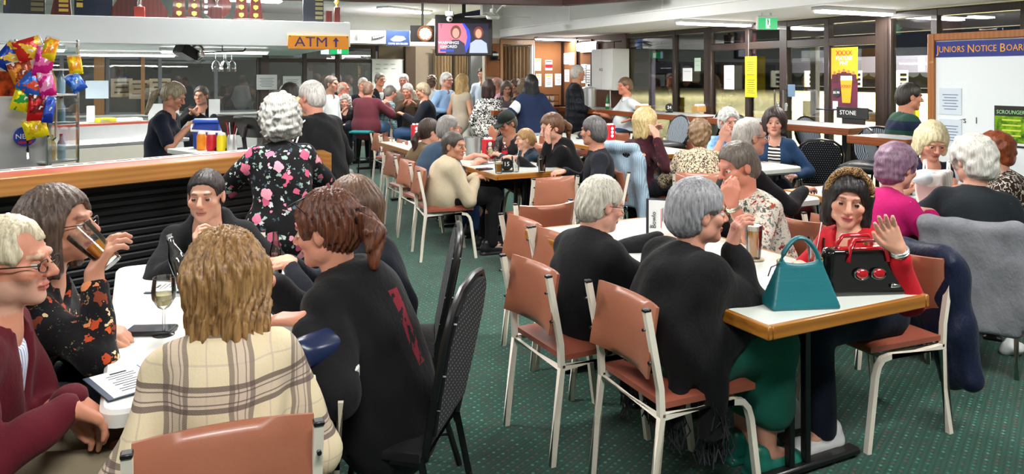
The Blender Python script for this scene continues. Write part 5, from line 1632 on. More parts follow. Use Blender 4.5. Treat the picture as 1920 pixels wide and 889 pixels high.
    if brim:                                                # baseball cap
        fc = Field(hd - .2, hd + .22, .008)
        P_ = lambda x, y, z: hd + Rh @ (v3(x, y, z) * s)
        fc.ell(P_(0, -.014, .045), v3(.086, .106, .092) * s, Rh, .01)
        fc.box(P_(0, 0, -.05), v3(.2, .2, .09) * s, Rh, .01, .004, 'sub')
        fc.ell(P_(0, .125, .035), v3(.07, .075, .008) * s, Rh, .008)
        put_mesh('cap', fc.mesh('cap')[0], brim, root)
    if watch:
        sx = 1 if watch[0] == 'r' else -1
        a, e, w, d, n, cu = arm[sx]; ax_ = unit(w - e); c_ = w - ax_ * .012
        x_ = unit(np.cross(ax_, v3(.3, .2, 1))); y_ = np.cross(ax_, x_)
        g = Geo()
        for dv in (-.005, .005):
            g.tube([c_ + ax_ * dv + (x_ * math.cos(t) + y_ * math.sin(t)) * .033 * s for t in [2 * PI * k / 16 for k in range(16)]], .0055, 6, closed=True)
        obj('wristwatch', g, plain('watch ' + watch[1], watch[1], .25, metal=.8), root)
    if chair_kind:
        cp = base + Rz @ Vector((0, -.005 + seat_off, 0))
        chair(chair_kind, cp, yr, chair_label)
    return dict(root=root, base=base, Rz=Rz, arm=arm, hd=hd, Rh=Rh, s=s, HP=HP, sp=sp)
# ================================================================== THE PEOPLE IN THE PHOTO
M_navyc = cloth('navy cloth', '#131722')
M_blackc = cloth('black cloth', '#0c0c0f', fold=.3)
M_denim = cloth('denim', '#2c4766')
TAN = 'tan vinyl chair under the '
# ---- left foreground table
P1 = person((20, 494, 2.02), -70, 'grey haired man in maroon zip jacket seated at the left edge', cloth('maroon fleece', '#560c1c'), cloth('khaki cotton', '#857a64'),
            ('short', '#d8cdb0', '#a89a80'), '#c98a70', 1.0, sit=.45, lean=.10, hy=-12, L=('w', 135, 748, 2.02), Rr=('w', 128, 765, 1.90), dl=(.35, .6, -.5), dr=(-.35, .6, -.5), glasses='#16161a', collar=('v', .10, .03), inner=stripes('blue check shirt', ['#c8d0e2', '#7d8fb8', '#dfe4ee'], 60, 0),
            chair_kind='tan', chair_label=TAN + 'maroon jacket man at the left edge', beard='#c9b8a8', topname='jacket', fat=1.1, loose=.01, opts=dict(recede=1))
M_autumn = floral('black autumn leaf print', '#100f12', ['#c9582c', '#b84a28', '#e3c79a', '#7f3a22', '#16151a', '#d98a5a'], 22, .30, .07, (.26, ['#2c3a36', '#141318', '#8a7a5a', '#141318']))
P2 = person((110, 425, 2.48), -72, 'woman in black leaf print top drinking beer at the left table', M_autumn, M_navyc, ('bob', '#5d4a3e', '#33261f'), '#c08a70', 1.04, fem=True, sit=.45, lean=.16, hy=-8, hp=-6,
            Rr=('w', 176, 512, 2.38), dr=('w', 200, 465, 2.40), nr=(-.4, .8, .2), cr=.75, L=('w', 178, 612, 2.44), dl=(.1, .8, -.3), glasses='#3a2a2a', opts=dict(len=-.03, part=.02, line=.07), sleeve=.93, fat=1.12, elbow=(.35, .1, -1),
            chair_kind='tan', chair_label=TAN + 'woman drinking beer at the left table', collar=('v', .10))
P3 = person((386, 368, 3.45), 193, 'dark haired boy in black hoodie facing the camera at the left table', M_blackc, M_blackc, ('crop', '#2a211d', '#171210'), '#d6a48c', .98, sit=.45, lean=.22, hy=-6, hood=True, hp=2,
            Rr=('w', 372, 478, 3.20), dr=('w', 366, 440, 3.20), nr=(-.9, -.2, .2), cr=1.0, L=('w', 480, 490, 3.30), sleeve=.95, lip='#b3625c', opts=dict(line=.068), fat=.95, topname='hoodie', elbow=(.9, -.1, -.7),
            chair_kind='tan', chair_label=TAN + 'boy in the black hoodie')
M_plaid = plaid('cream brown plaid wool', '#cfc0a0', '#4a3b38', '#b3a094', 6.5, 6.5, [(.05, .13), (.17, .19), (.30, .32), (.36, .44)], [(.05, .44), (.70, .73)], .15)
P4 = person((420, 530, 2.08), 22, 'woman in cream and brown plaid coat seen from behind at the left table', M_plaid, M_navyc, ('bob', '#a07a4c', '#5c3f22'), '#c99478', 1.0, fem=True, sit=.45, lean=.10, hy=12, hp=12,
            L=(-.25, .16, .58), Rr=(.22, .24, .62), opts=dict(puff=.012, len=-.02, sam=.006), wide=1.0, fat=1.05, loose=.01, coatlen=.02, elbow=(.45, -.45, -1), topname='coat', hunch=.06, eyes=False,
            chair_kind='tan', chair_label='tan vinyl chair under the plaid coat woman in the foreground', seat_off=-.03)
def printed_hoodie():
    N = NT('black hoodie with red print'); s = N.sep(N.tc); nz = N.noise(34, 2, N.mapped((1, 1, .5)))
    m = N.math('MULTIPLY', N.math('LESS_THAN', N.math('ABSOLUTE', N.math('ADD', s[0], .02)), .024), N.math('LESS_THAN', s[1], .0))
    m = N.math('MULTIPLY', m, N.math('MULTIPLY', N.math('GREATER_THAN', s[2], .66), N.math('LESS_THAN', s[2], .90)))
    N.col(N.mix(N.math('MULTIPLY', m, N.math('GREATER_THAN', nz.outputs['Fac'], .44)), C('#0c0c0f'), C('#7a1a2a'))); finish_cloth(N, fold=.3); return N.mat
P5 = person((612, 432, 2.58), 78, 'auburn ponytail woman in black hoodie leaning on the left table', printed_hoodie(), M_blackc, ('pony', '#6a3a22', '#33180e'), '#c98d74', 1.05, fem=True, sit=.46, lean=.18, hy=2, hp=8, hood=True, fat=1.2,
            Rr=('w', 505, 530, 2.62), L=('w', 570, 600, 2.36), dl=(-.05, .9, 0), opts=dict(tie=.03, sw=-.03, sam=.005), hem=.14, coatlen=.10, loose=.02, topname='hoodie', hunch=.07, sleeve=.96, wide=1.05,
            chair_kind='banquet', chair_label='black dotted banquet chair behind the ponytail woman in the foreground', seat_off=-.03, watch=('r', '#c9c9c9'), shoes='#8a6a5c')
P6 = person((658, 388, 3.25), 96, 'long brown haired girl half hidden behind the ponytail woman', M_navyc, M_navyc, ('long', '#6b4a33', '#3c281b'), '#c99478', 1.02, fem=True, sit=.46, lean=.16, hy=-20, Rr=('w', 540, 490, 3.2), L=('w', 545, 500, 3.1), opts=dict(fall=.2),
            chair_kind='banquet', chair_label='black banquet chair behind the long haired girl at the left table', eyes=False)
# ---- at the bar
M_pinkfl = floral('black pink blossom print', '#0b0b0e', ['#d6708c', '#c65a78', '#0b0b0e', '#e59aac', '#0b0b0e'], 15, .38, .05, (.38, ['#8fa49b', '#0b0b0e', '#c9d2cf', '#3f5560', '#0b0b0e']))
P7 = person((523, 224, 4.70), 28, 'woman with curly grey hair and pink flower print top standing at the bar', M_pinkfl, cloth('olive cotton', '#3f4a26'), ('curly', '#b5b5b0', '#75756f'), '#c99478', 1.06, fem=True, lean=.12, fat=1.22, hy=5, hp=5,
            L=('w', 465, 302, 4.85), Rr=(.16, .34, 1.05), hem=.10, loose=.015, opts=dict(puff=.012), eyes=False, sleeve=.97)
P8 = person((583, 183, 5.75), 62, 'white haired man in black tracksuit jacket with white stripes at the bar end', M_blackc, M_blackc, ('short', '#cfcdc8', '#9a9792'), '#d0937c', 1.02, lean=.10, hp=8, coatlen=.25, loose=.03, fat=1.25, L=(-.18, .22, .95), Rr=(.16, .25, .95), topname='jacket', eyes=False)
for dxx in (0, .03):
    A_, E_ = P8['arm'][-1][0], P8['arm'][-1][1]; out = v3(-.883, -.469, 0); sd = v3(.469, -.883, 0) * dxx
    pts_ = [P8['sp'](1.0, -.075, .02), A_ + v3(.03, 0, .088)] + [A_ + (E_ - A_) * t + out * (.118 - .02 * t) + v3(0, 0, .05 * (1 - t) ** 3) for t in (.0, .15, .35, .6, .85, 1.0)]
    obj('white_stripe', Geo().tube([tuple(q + sd) for q in pts_], .006, 6), M_white, P8['root'])
person((541, 180, 7.3), 70, 'dark haired man in slate blue shirt beside the black tracksuit man', cloth('slate shirt', '#3a4966'), M_navyc, ('short', '#2c2420'), '#c58c74', 1.02, lean=.05, glasses='#222222')
person((562, 206, 7.2), 80, 'blonde woman almost hidden behind the black tracksuit man', cloth('grey knit', '#5a6068'), M_navyc, ('bob', '#c9a878', '#8a6a44'), '#cf9c86', .95, fem=True, lean=.05)
person((326, 181, 7.3), -88, 'grey blonde barmaid in navy uniform working behind the bar', cloth('navy uniform', '#151a2b'), M_blackc, ('tie', '#a89a80', '#6b5c48'), '#c98f74', 1.04, fem=True, lean=.14, hp=22, sleeve=.42, hunch=.06, opts=dict(tie=.0), glasses=None,
       Rr=('w', 350, 241, 7.25), L=('w', 355, 238, 7.5), fat=1.1, topname='uniform_top')
person((377, 180, 10.0), 196, 'bearded man in black jacket sitting across the bar behind the barmaid', M_blackc, M_navyc, ('short', '#5d564f'), '#c08a70', 1.06, lean=.10, sit=.72, hy=-15, glasses='#3a2f2a', beard='#9a938c', collar=('v', .1, .045), inner=cloth('grey tee', '#a9aaa6'), Rr=('w', 357, 214, 9.7), L=('w', 372, 216, 9.7), topname='jacket',
       chair_kind='teal', chair_label='bar stool hidden behind the counter under the bearded man')
# ---- far group round the dark high table
person((622, 158, 11.3), -110, 'tall man in white shirt and glasses standing beyond the bar end', cloth('white shirt', '#d9dcdd'), cloth('jeans', '#27405f'), ('crop', '#7d6f66'), '#c9927a', 1.06, lean=.04, glasses='#22222a', fat=1.12, shoes='#1d3a66', collar=('shirt', M_white), hem=.08)
person((691, 168, 12.2), -12, 'balding man in maroon jumper and denim shorts on a teal stool', cloth('maroon jumper', '#5b2630'), cloth('pale denim', '#5f86ad'), ('crop', '#8a6a58'), '#c48c74', 1.06, sit=.70, lean=.10, shorts=True, fat=1.3, wide=1.1, loose=.02, shoes='#d8d8d6', hem=.08,
       feet=[('w', 650, 318, 12.0), (.16, .30, .33)], knees=[('w', 640, 270, 12.3), (.18, .42, .74)], Rr=(.22, .36, 1.12), L=(-.1, .4, 1.1), chair_kind='teal', chair_label='teal topped bar stool under the maroon jumper man', seat_off=-.05, opts=dict(line=.10))
person((647, 192, 12.4), 185, 'grey curly haired woman with a beer beside the maroon jumper man', plaid('dark tartan', '#2a2226', '#0f1014', '#4a3a34', 14, 14, [(.1, .4)], [(.6, .7)]), M_navyc, ('curly', '#b8b4ac', '#85807a'), '#cf9c86', .98, fem=True, sit=.70, lean=.08, Rr=('w', 640, 212, 12.2))
person((644, 167, 13.4), -100, 'pink faced man in glasses behind the grey curly haired woman', cloth('pale grey shirt', '#b9bcc0'), M_navyc, ('ring', '#c9b8a8'), '#d0806c', 1.05, lean=.05, glasses='#553a34')
person((681, 160, 13.8), -160, 'grey haired man in navy jacket standing behind the maroon jumper man', M_navyc, M_navyc, ('short', '#a9a49c'), '#c98f78', 1.12, lean=.04, topname='jacket')
person((713, 150, 14.3), -135, 'laughing man in dark blazer standing before the whiteboard', cloth('charcoal blazer', '#1c1e24'), M_navyc, ('crop', '#6b625a'), '#c08468', 1.1, lean=.04, glasses='#22222a', collar=('v', .1, .02), inner=cloth('white shirt', '#d9dcdd'), topname='blazer')
person((733, 174, 13.1), -50, 'man in teal check shirt leaning over the far high table', plaid('teal check', '#9fc4c4', '#1f5c68', '#dfe8e6', 16, 16, [(.1, .3), (.55, .7)], [(.0, .1)]), M_denim, ('short', '#77716a'), '#c98f78', 1.05, lean=.2, hunch=.08, hp=15)
person((757, 152, 14.6), 178, 'white haired man half hidden in front of the whiteboard edge', cloth('beige jacket', '#9a9284'), M_navyc, ('short', '#c9c6c0'), '#cc8f7a', 1.1, lean=.04, topname='jacket')
person((764, 171, 12.9), 165, 'white haired man in brown jacket leaning on the far high table', cloth('brown suede', '#4a3a2c'), M_denim, ('short', '#d0ccc4'), '#c98a74', 1.06, lean=.22, hp=15, hunch=.08, sit=.55, Rr=(-.02, .45, 1.1), L=(-.25, .42, 1.1), loose=.02, topname='jacket')
person((792, 171, 12.2), 98, 'fair haired man in navy jacket with cream collar facing the far table', cloth('dark navy jacket', '#10131d'), cloth('jeans', '#27405f'), ('short', '#b0a084', '#7d6d54'), '#c58a72', 1.1, lean=.06, hp=10, collar=('shirt', plain('cream collar', '#cbbfa6', .8)), fat=1.15, loose=.02, sit=.58, L=(-.05, .34, .95), Rr=(.1, .36, .95), topname='jacket')
person((811, 153, 14.4), -25, 'young man with curly brown hair seen from behind in the far group', cloth('white shirt', '#d9dcdd'), M_navyc, ('curly', '#6b4c38', '#3c281c'), '#cf9c86', 1.0, lean=.04, opts=dict(puff=-.012))
person((838, 151, 13.3), -125, 'white haired man in light blue shirt standing beneath the television', cloth('light blue shirt', '#8fb0d6'), cloth('navy trousers', '#141a2c'), ('short', '#dedbd6', '#aaa7a2'), '#c98f7c', 1.14, lean=.04, fat=1.15, collar=('shirt', plain('blue collar', '#9dbbe0', .8)), Rr=(.16, .16, .98), glasses='#55504c')
person((868, 154, 12.6), -38, 'woman with long straight blonde hair in beige waistcoat seen from behind', cloth('beige linen', '#b3a794'), cloth('white trousers', '#d6d3cc'), ('long', '#c2a26c', '#8a6c40'), '#c99478', 1.06, fem=True, lean=.04, sleeve=.08, opts=dict(fall=.36), hem=.10, topname='waistcoat')
person((917, 166, 11.9), -15, 'dark bob woman in black and white swirl top seen from behind', leopard('black white swirl', '#d6d4ce', '#15151a', 26, (1, 1, 1), .60, .48), M_blackc, ('bob', '#3a2620', '#1d1310'), '#cf9c86', 1.08, fem=True, lean=.04, fat=1.3, wide=1.1, hem=.05, sleeve=.9, skirt=.4)
person((904, 139, 14.6), 165, 'young dark haired man in pale shirt facing the camera in the far group', cloth('pale shirt', '#bcc9d8'), M_navyc, ('crop', '#1c1613'), '#d2a088', 1.06, lean=.04, hp=12, collar=('shirt', M_white))
person((930, 158, 13.8), 105, 'bald man in pink shirt behind the black and white top woman', cloth('pink shirt', '#d3a3b4'), M_navyc, ('ring', '#a89080'), '#cc8a78', 1.06, lean=.04)
person((950, 166, 13.0), -170, 'woman in mauve grey top seated left of the far trio', cloth('mauve top', '#6b5f68'), M_navyc, ('bob', '#6f6258', '#453a33'), '#cf9c86', 1.02, fem=True, lean=.06, sit=.62, hp=15)
person((966, 162, 13.4), 130, 'woman with tied back brown hair in the middle of the far trio', M_blackc, M_navyc, ('set', '#6a4f3a', '#3e2c20'), '#cf9c86', 1.02, fem=True, lean=.06, sit=.66)
person((980, 162, 12.7), 30, 'woman with fair hair beside the navy jumper woman', M_blackc, M_navyc, ('bob', '#8c7656', '#5c4a34'), '#cf9c86', 1.0, fem=True, lean=.06, sit=.66)
PJ = person((996, 157, 11.5), 8, 'woman with long black hair in navy jumper seen from behind', cloth('navy jumper', '#1a2745'), cloth('jeans', '#27405f'), ('long', '#0e0d0f', '#050506'), '#cf9c86', 1.08, fem=True, lean=.03, fat=1.15, opts=dict(fall=.34), hem=.14, loose=.03, L=(-.22, .16, 1.05), Rr=(.2, .2, 1.0), topname='jumper')
a_, e_ = PJ['arm'][-1][0], PJ['arm'][-1][1]; mdl = a_ * .5 + e_ * .5
fq = Field(mdl - .16, mdl + .16, .012); fq.cap(a_ * .62 + e_ * .38, a_ * .32 + e_ * .68, .088, .086, .01); put_mesh('white_sleeve_panel', fq.mesh('panel')[0], cloth('white panel', '#d8dce2'), PJ['root'])
person((1084, 138, 12.3), -92, 'white haired man in dark check flannel shirt standing by the pinboard', plaid('dark flannel', '#16181f', '#0a0a0d', '#3a3f4c', 9, 9, [(.1, .45)], [(.6, .66), (.8, .84)]), cloth('stone trousers', '#b3ac9c'), ('short', '#c9c4bc'), '#c08468', 1.1, lean=.03, fat=1.2, loose=.02, hem=.12, hy=20, coatlen=.1, Rr=(.1, .26, 1.0))
person((1171, 162, 11.6), 100, 'man in white polo shirt sitting sideways on a high chair by the windows', cloth('white polo', '#cfd6d8'), cloth('jeans', '#27405f'), ('short', '#6f5640'), '#c9846a', 1.12, lean=.05, sit=.62, fat=1.15, belly=.07, sleeve=.42, hy=10, collar=('shirt', M_white), Rr=(.1, .42, 1.0), L=(-.30, .05, .95), watch=('l', '#1a1a1c'), chair_kind='round', chair_label='striped round backed bar chair under the white polo man', seat_off=-.02)
# ---- number 15 table
PC = person((950, 232, 8.3), 135, 'man in dark cap and glasses looking down at the number 15 table', cloth('charcoal jacket', '#2b2d31'), M_navyc, ('short', '#55504c'), '#c08468', 1.1, sit=.45, lean=.22, hp=22, glasses='#2a2422', brim=cloth('dark green cap', '#141d18'), Rr=('w', 925, 262, 8.0), dr=(-.1, .3, .9), cr=.9, nr=(-.6, .6, 0), L=('w', 945, 300, 7.9), topname='jacket', chair_kind='tan', chair_label=TAN + 'man in the dark cap')
person((984, 262, 7.75), 105, 'small fair haired boy in dark camouflage top beside the number 15 table', blotch('dark camouflage', '#101620', '#1f3a4a', 22), M_navyc, ('short', '#a5814f', '#6f532f'), '#d0a08a', .92, sit=.45, lean=.05, hp=5, chair_kind='tan', chair_label=TAN + 'small boy in the camouflage top', opts=dict(line=.055))
person((1034, 240, 7.3), 98, 'woman in black hoodie with brown ponytail resting her head on her hand', M_blackc, M_navyc, ('pony', '#6f4a30', '#3f2818'), '#cf9c86', 1.1, fem=True, sit=.45, lean=.24, hy=18, hp=10, hood=True, fat=1.15, Rr=('w', 1028, 268, 7.05), dr=(0, .1, 1), cr=.35, nr=(.2, -1, 0), L=('w', 970, 297, 7.15), topname='hoodie', chair_kind='tan', chair_label=TAN + 'black hoodie woman at the number 15 table', elbow=(.2, .4, -1))
person((1112, 247, 6.55), 88, 'grey haired man in navy shirt leaning back at the number 15 table', cloth('dark navy shirt', '#14161f'), M_blackc, ('short', '#5f5c5a', '#38363a'), '#c48a72', 1.08, sit=.45, lean=.02, hy=-35, fat=1.15, L=('w', 1060, 345, 6.35), Rr=('w', 1058, 322, 6.7), collar=('shirt', M_navyc), chair_kind='tan', chair_label=TAN + 'navy shirted man at the number 15 table', legsp=.13)
person((852, 274, 6.75), -72, 'woman with slicked dark hair in cream jacket sitting with folded arms', cloth('cream boucle', '#b9ac92', weave=150), M_blackc, ('set', '#4a423c', '#2a2420'), '#c08a70', 1.06, fem=True, sit=.45, lean=.10, hy=-45, hp=4, fat=1.15, loose=.015, hem=.06, opts=dict(puff=-.014, cam=.001), Rr=(.02, .30, .66), L=(-.05, .32, .68), brow='#4a423c', topname='jacket', chair_kind='tan', chair_label=TAN + 'cream jacket woman')
person((842, 242, 7.45), -62, 'grey cropped man in slate blue tee shirt left of the number 15 table', cloth('slate tee', '#2f4256'), cloth('blue jeans', '#2b4a78'), ('crop', '#8a8682'), '#c48a72', 1.12, sit=.45, lean=.22, glasses='#3a2a26', fat=1.25, sleeve=.42, hunch=.07, Rr=('w', 895, 305, 7.3), L=('w', 890, 292, 7.7), chair_kind='tan', chair_label=TAN + 'slate blue tee shirt man')
person((806, 247, 8.1), -62, 'woman with low brown ponytail in tan top at the far end of table 15', cloth('tan top', '#7f6a50'), M_navyc, ('tie', '#3f2c22', '#1f1511'), '#cf9c86', 1.08, fem=True, sit=.45, lean=.2, opts=dict(tie=-.03, sw=.03), chair_kind='tan', chair_label=TAN + 'woman with the low brown ponytail')
# ---- right middle
M_wine = floral('wine flower print', '#34101a', ['#a8483a', '#4a1a22', '#c98a6a', '#34101a', '#5a1822'], 17, .25, .05)
person((1212, 230, 7.2), -48, 'blonde bob woman in wine flower print top with clasped hands', M_wine, M_navyc, ('bob', '#d6c08c', '#9c8350'), '#cf9c86', 1.1, fem=True, sit=.45, lean=.12, hy=-22, Rr=('w', 1232, 262, 6.9), L=('w', 1222, 258, 7.1), dr=(-.3, .2, .8), dl=(.3, .2, .8), nr=(-1, 0, 0), nl=(1, 0, 0), cr=.6, cl=.6, opts=dict(len=.0), chair_kind='tan', chair_label=TAN + 'blonde wine print woman')
person((1312, 254, 6.75), -15, 'woman with short brown hair in leopard print shirt seen from behind', leopard('leopard shirt', '#c9b79c', '#33271f', 45), M_blackc, ('set', '#86694a', '#54402b'), '#cf9c86', 1.08, fem=True, sit=.45, lean=.22, hp=14, hunch=.08, fat=1.3, wide=1.1, loose=.01, Rr=(.2, .45, .78), L=(-.15, .42, .78), chair_kind='tan', chair_label=TAN + 'leopard print woman')
person((1367, 228, 8.1), 188, 'white haired woman in blue tie dye top covering her mouth', blotch('blue tie dye', '#2f6db0', '#9cc6e8', 14), M_navyc, ('set', '#d0d0cc', '#9a9a96'), '#d09a86', 1.12, fem=True, sit=.45, lean=.12, hp=5, Rr=('w', 1354, 262, 7.8), dr=('w', 1368, 238, 7.7), nr=(0, -1, .2), cr=.5, L=('w', 1385, 283, 7.8), sleeve=.45, elbow=(.5, .2, -1), chair_kind='tan', chair_label=TAN + 'blue tie dye top woman')
person((1407, 258, 4.95), -80, 'balding man in glasses and black top behind the patterned shirt man', M_blackc, M_blackc, ('crop', '#b5b0a8', '#8a857e'), '#c9917a', 1.04, sit=.45, lean=.15, glasses='#16161a', Rr=('w', 1508, 357, 4.95), L=(-.1, .35, .8), opts=dict(line=.11, recede=1), chair_kind='tan', chair_label=TAN + 'balding man in glasses')
person((1452, 230, 7.65), 158, 'dark bob woman in denim jacket facing the camera', cloth('denim jacket', '#1f3a5c'), M_navyc, ('bob', '#33221c', '#1b110d'), '#cf9c86', 1.12, fem=True, sit=.45, lean=.10, hy=0, fat=1.2, collar=('v', .1, .05), inner=stripes('wave striped tee', ['#e0e0dc', '#1a1a1e'], 28, 2, wob=.06), opts=dict(puff=.01, len=.02), L=('w', 1490, 330, 7.4), Rr=(.12, .3, .72), chair_kind='tan', chair_label=TAN + 'denim jacket woman', topname='denim_jacket')
M_paisley = floral('paisley shirt print', '#d3cdbf', ['#8a2a2a', '#9c4a34', '#4f5a50', '#d3cdbf', '#6f7a78', '#a83a34'], 34, .42, .06, (.34, ['#8f3a30', '#d3cdbf', '#66706a', '#d3cdbf']))
person((1382, 312, 4.22), 112, 'man in white and red paisley shirt leaning his chin on his hand', M_paisley, M_navyc, ('short', '#6a5f55', '#45403a'), '#c9836c', 1.10, sit=.45, lean=.20, hy=-4, hp=14, fat=1.15, sleeve=.46, hunch=.06, L=('w', 1374, 385, 3.85), dl=(.2, .2, .9), nl=(.3, -1, 0), cl=.9, Rr=('w', 1365, 372, 4.3), dr=(-.2, .2, .9), elbow=(.5, .5, -.9), collar=('shirt', M_paisley), watch=('l', '#c9c4b0'), chair_kind='tan', chair_label=TAN + 'paisley shirt man', brow='#8a7a6a')
# ---- handbag table
P46 = person((1310, 400, 2.98), -66, 'grey haired woman in black fringed poncho sitting at the handbag table', cloth('black poncho', '#0b0b0d', fold=.35), cloth('teal green skirt', '#15594a', weave=120), ('short', '#9a9a9e', '#66666c'), '#c9917c', 1.04, fem=True, sit=.45, lean=.12, hy=-14, Rr=('w', 1372, 462, 3.0), L=(-.2, .34, .80), drape='poncho', elbow=(.5, -.5, -1), skirt=.55, shoes='#1d6b5c', shoe_style='flat', hunch=.06, legsp=.065, chair_kind='tan', chair_label='tan vinyl chair under the poncho woman, nearest in its row', opts=dict(puff=.008), topname='poncho', fat=1.08, cr=.7, dr=(0, .3, .9), nr=(.3, 1, 0), botname='skirt')
P47 = person((1128, 384, 3.45), -62, 'white haired man in black jacket and glasses at the handbag table', M_blackc, M_blackc, ('short', '#cfcabd', '#95907f'), '#d09a86', 1.04, sit=.45, lean=.08, hy=-6, hp=12, glasses='#16161a', fat=1.05, hunch=.05, loose=.012, hem=.04, Rr=('w', 1240, 478, 3.55), L=(-.1, .5, .8), topname='jacket', chair_kind='tan', chair_label='tan vinyl chair under the white haired man at the handbag table', seat_off=-.06)
P48 = person((1590, 374, 3.42), 112, 'woman in red cardigan and leopard headband waving at the camera', cloth('red knit', '#b3101f'), cloth('dark navy trousers', '#0e1526'), ('bob', '#1a1312', '#0c0807'), '#d6a088', 1.06, fem=True, sit=.45, lean=.14, hy=46, hp=6, hr=-6, fat=1.12, eyecol='#2a1a14', lip='#c4455c',
             L=('w', 1684, 466, 2.98), dl=('w', 1650, 405, 2.95), nl=(-.93, .37, .12), cl=.16, Rr=('w', 1500, 500, 3.30), collar=('v', .16), opts=dict(puff=.0, line=.055, len=.0), elbow=(.8, .2, -1), watch=('l', '#c9c9c9'), topname='cardigan', sleeve=.92, shoes='#d6d6d6', shoe_style='flat',
             chair_kind='tan', chair_label='tan vinyl chair under the waving woman in red', legsp=.12)
# ---- notice board table
person((1706, 182, 7.2), -98, 'dark haired man in green and navy striped rugby shirt on a high chair', stripes('rugby stripes', ['#14203a', '#1f4436'], 5.5, 2, .25), M_navyc, ('short', '#2e2620', '#191412'), '#c48568', 1.08, lean=.08, sit=.62, fat=1.2, collar=('shirt', plain('pale collar', '#9fb0b8', .8)), hp=5, Rr=(.1, .4, 1.0), L=(-.1, .4, 1.0), loose=.015, chair_kind='round', chair_label='black bar chair under the green striped man')
person((1748, 265, 5.45), 172, 'woman with white blonde bob in navy striped top looking down', stripes('navy white tank', ['#141a30', '#141a30', '#141a30', '#d0d4da'], 7, 0), M_navyc, ('bob', '#ddd2ae', '#a89a70'), '#c9917c', 1.10, fem=True, sit=.45, lean=.18, hp=24, sleeve=.1, opts=dict(len=.02, line=.045), fat=1.1, L=('w', 1740, 345, 5.2), Rr=('w', 1722, 345, 5.2), chair_kind='tan', chair_label=TAN + 'white blonde bob woman')
person((1684, 314, 4.45), -72, 'woman with purple grey hair in magenta jacket facing right', cloth('magenta jacket', '#b31263'), M_navyc, ('set', '#8a6a80', '#5c4458'), '#d09a86', 1.08, fem=True, sit=.45, lean=.24, hp=10, hunch=.06, Rr=('w', 1745, 400, 4.4), L=(-.1, .45, .8), fat=1.15, topname='jacket', opts=dict(cam=.002), chair_kind='tan', chair_label=TAN + 'magenta jacket woman')
person((1822, 302, 4.42), -32, 'woman with white curled hair in charcoal tee seen from behind', cloth('charcoal tee', '#1b2227'), M_blackc, ('set', '#dcdad2', '#aaa89e'), '#cf9c86', 1.12, fem=True, sit=.45, lean=.12, hy=45, hp=8, sleeve=.42, fat=1.25, wide=1.1, Rr=('w', 1880, 405, 4.45), L=(-.3, .3, .75), opts=dict(puff=.004), chair_kind='tan', chair_label='tan vinyl chair under the grey fleece blanket', seat_off=-.04)
person((1862, 284, 5.25), 62, 'ginger haired woman in brown and white print top at the right edge', leopard('brown white print', '#2e211c', '#cfc6b8', 24, (1, 1, 1), .55, .49), M_navyc, ('set', '#93451f', '#5c2812'), '#cf9c86', 1.10, fem=True, sit=.45, lean=.16, hp=5, sleeve=.6, fat=1.1, opts=dict(puff=-.008, cam=.003), chair_kind='tan', chair_label=TAN + 'ginger haired woman')
# ================================================================== SMALL THINGS
M_beer = plain('beer', '#c8821a', .15, var=.05, coat=.6); M_froth = plain('beer froth', '#efe6d2', .8, var=.03)
M_cola = plain('cola', '#140a07', .12, var=0, coat=.6); M_wine = plain('white wine', '#c9bf7e', .12, var=0, coat=.5); M_water = glass('water', (.9, .92, .92), .08)
def orient(p0, p1):
    z = (Vector(p1) - Vector(p0)).normalized(); x = z.cross(Vector((0, 1, 0.01))).normalized(); y = z.cross(x)
    return Matrix((x, y, z)).transposed()
def beer_glass(p, label, h=.15, r=.038, fill=.78, liquid=None, froth=True, R=None, straw=False, group='drinks on the tables'):
    o = empty('beer_glass' if liquid in (None, M_beer) else 'drink_glass', p, 0, label, 'glass', group)
    if R is not None: o.rotation_euler = R.to_euler()
    obj('tumbler', Geo().lathe([(r * .72, 0), (r * .76, .01), (r * .92, h * .6), (r, h), (r * .95, h), (r * .86, h * .6), (r * .68, .012), (0.0, .012)], n=18), M_glassw, o)
    if liquid is not False:
        obj('drink', Geo().lathe([(0, .013), (r * .68, .013), (r * (.68 + .24 * fill), h * fill), (0, h * fill)], n=16), liquid or M_beer, o)
        if froth: obj('froth', Geo().lathe([(0, h * fill), (r * .90, h * fill), (r * .92, h * (fill + .14)), (0, h * (fill + .15))], n=16), M_froth, o)
    if straw: obj('straw', Geo().tube([(-.01, 0, .02), (.03, .01, h * 1.5)], .003, 6), M_white, o)
    return o
def wine_glass(p, label, fill=True):
    o = empty('wine_glass', p, 0, label, 'glass', 'drinks on the tables')
    obj('glass', Geo().lathe([(.035, 0), (.034, .003), (.005, .008), (.004, .085), (.02, .095), (.038, .125), (.040, .15), (.034, .195), (.032, .195), (.037, .15), (.034, .125), (.0, .098)], n=20), M_glassw, o)
    if fill: obj('wine', Geo().lathe([(0, .099), (.018, .102), (.033, .125), (.0345, .14), (0, .14)], n=18), M_wine, o)
    return o
def menu_card(p, w, h, rz, label, frame='#2c3c52', tilt=0.0):
    o = empty('menu_card', p, rz, label, 'menu', 'printed menus')
    obj('backing', Geo().box((0, 0, .002), (w, h, .004), 0, .001), plain('menu frame ' + frame, frame, .5), o)
    obj('sheet', Geo().box((0.005, 0, .0045), (w * .86, h * .95, .001)), M_paper, o)
    for k in range(9): obj('print_line', Geo().box((.01, h * (.36 - .085 * k), .0053), (w * (.5 if k % 3 else .3), .004 if k else .010, .0006)), M_ink, o)
    return o
ZT = .742
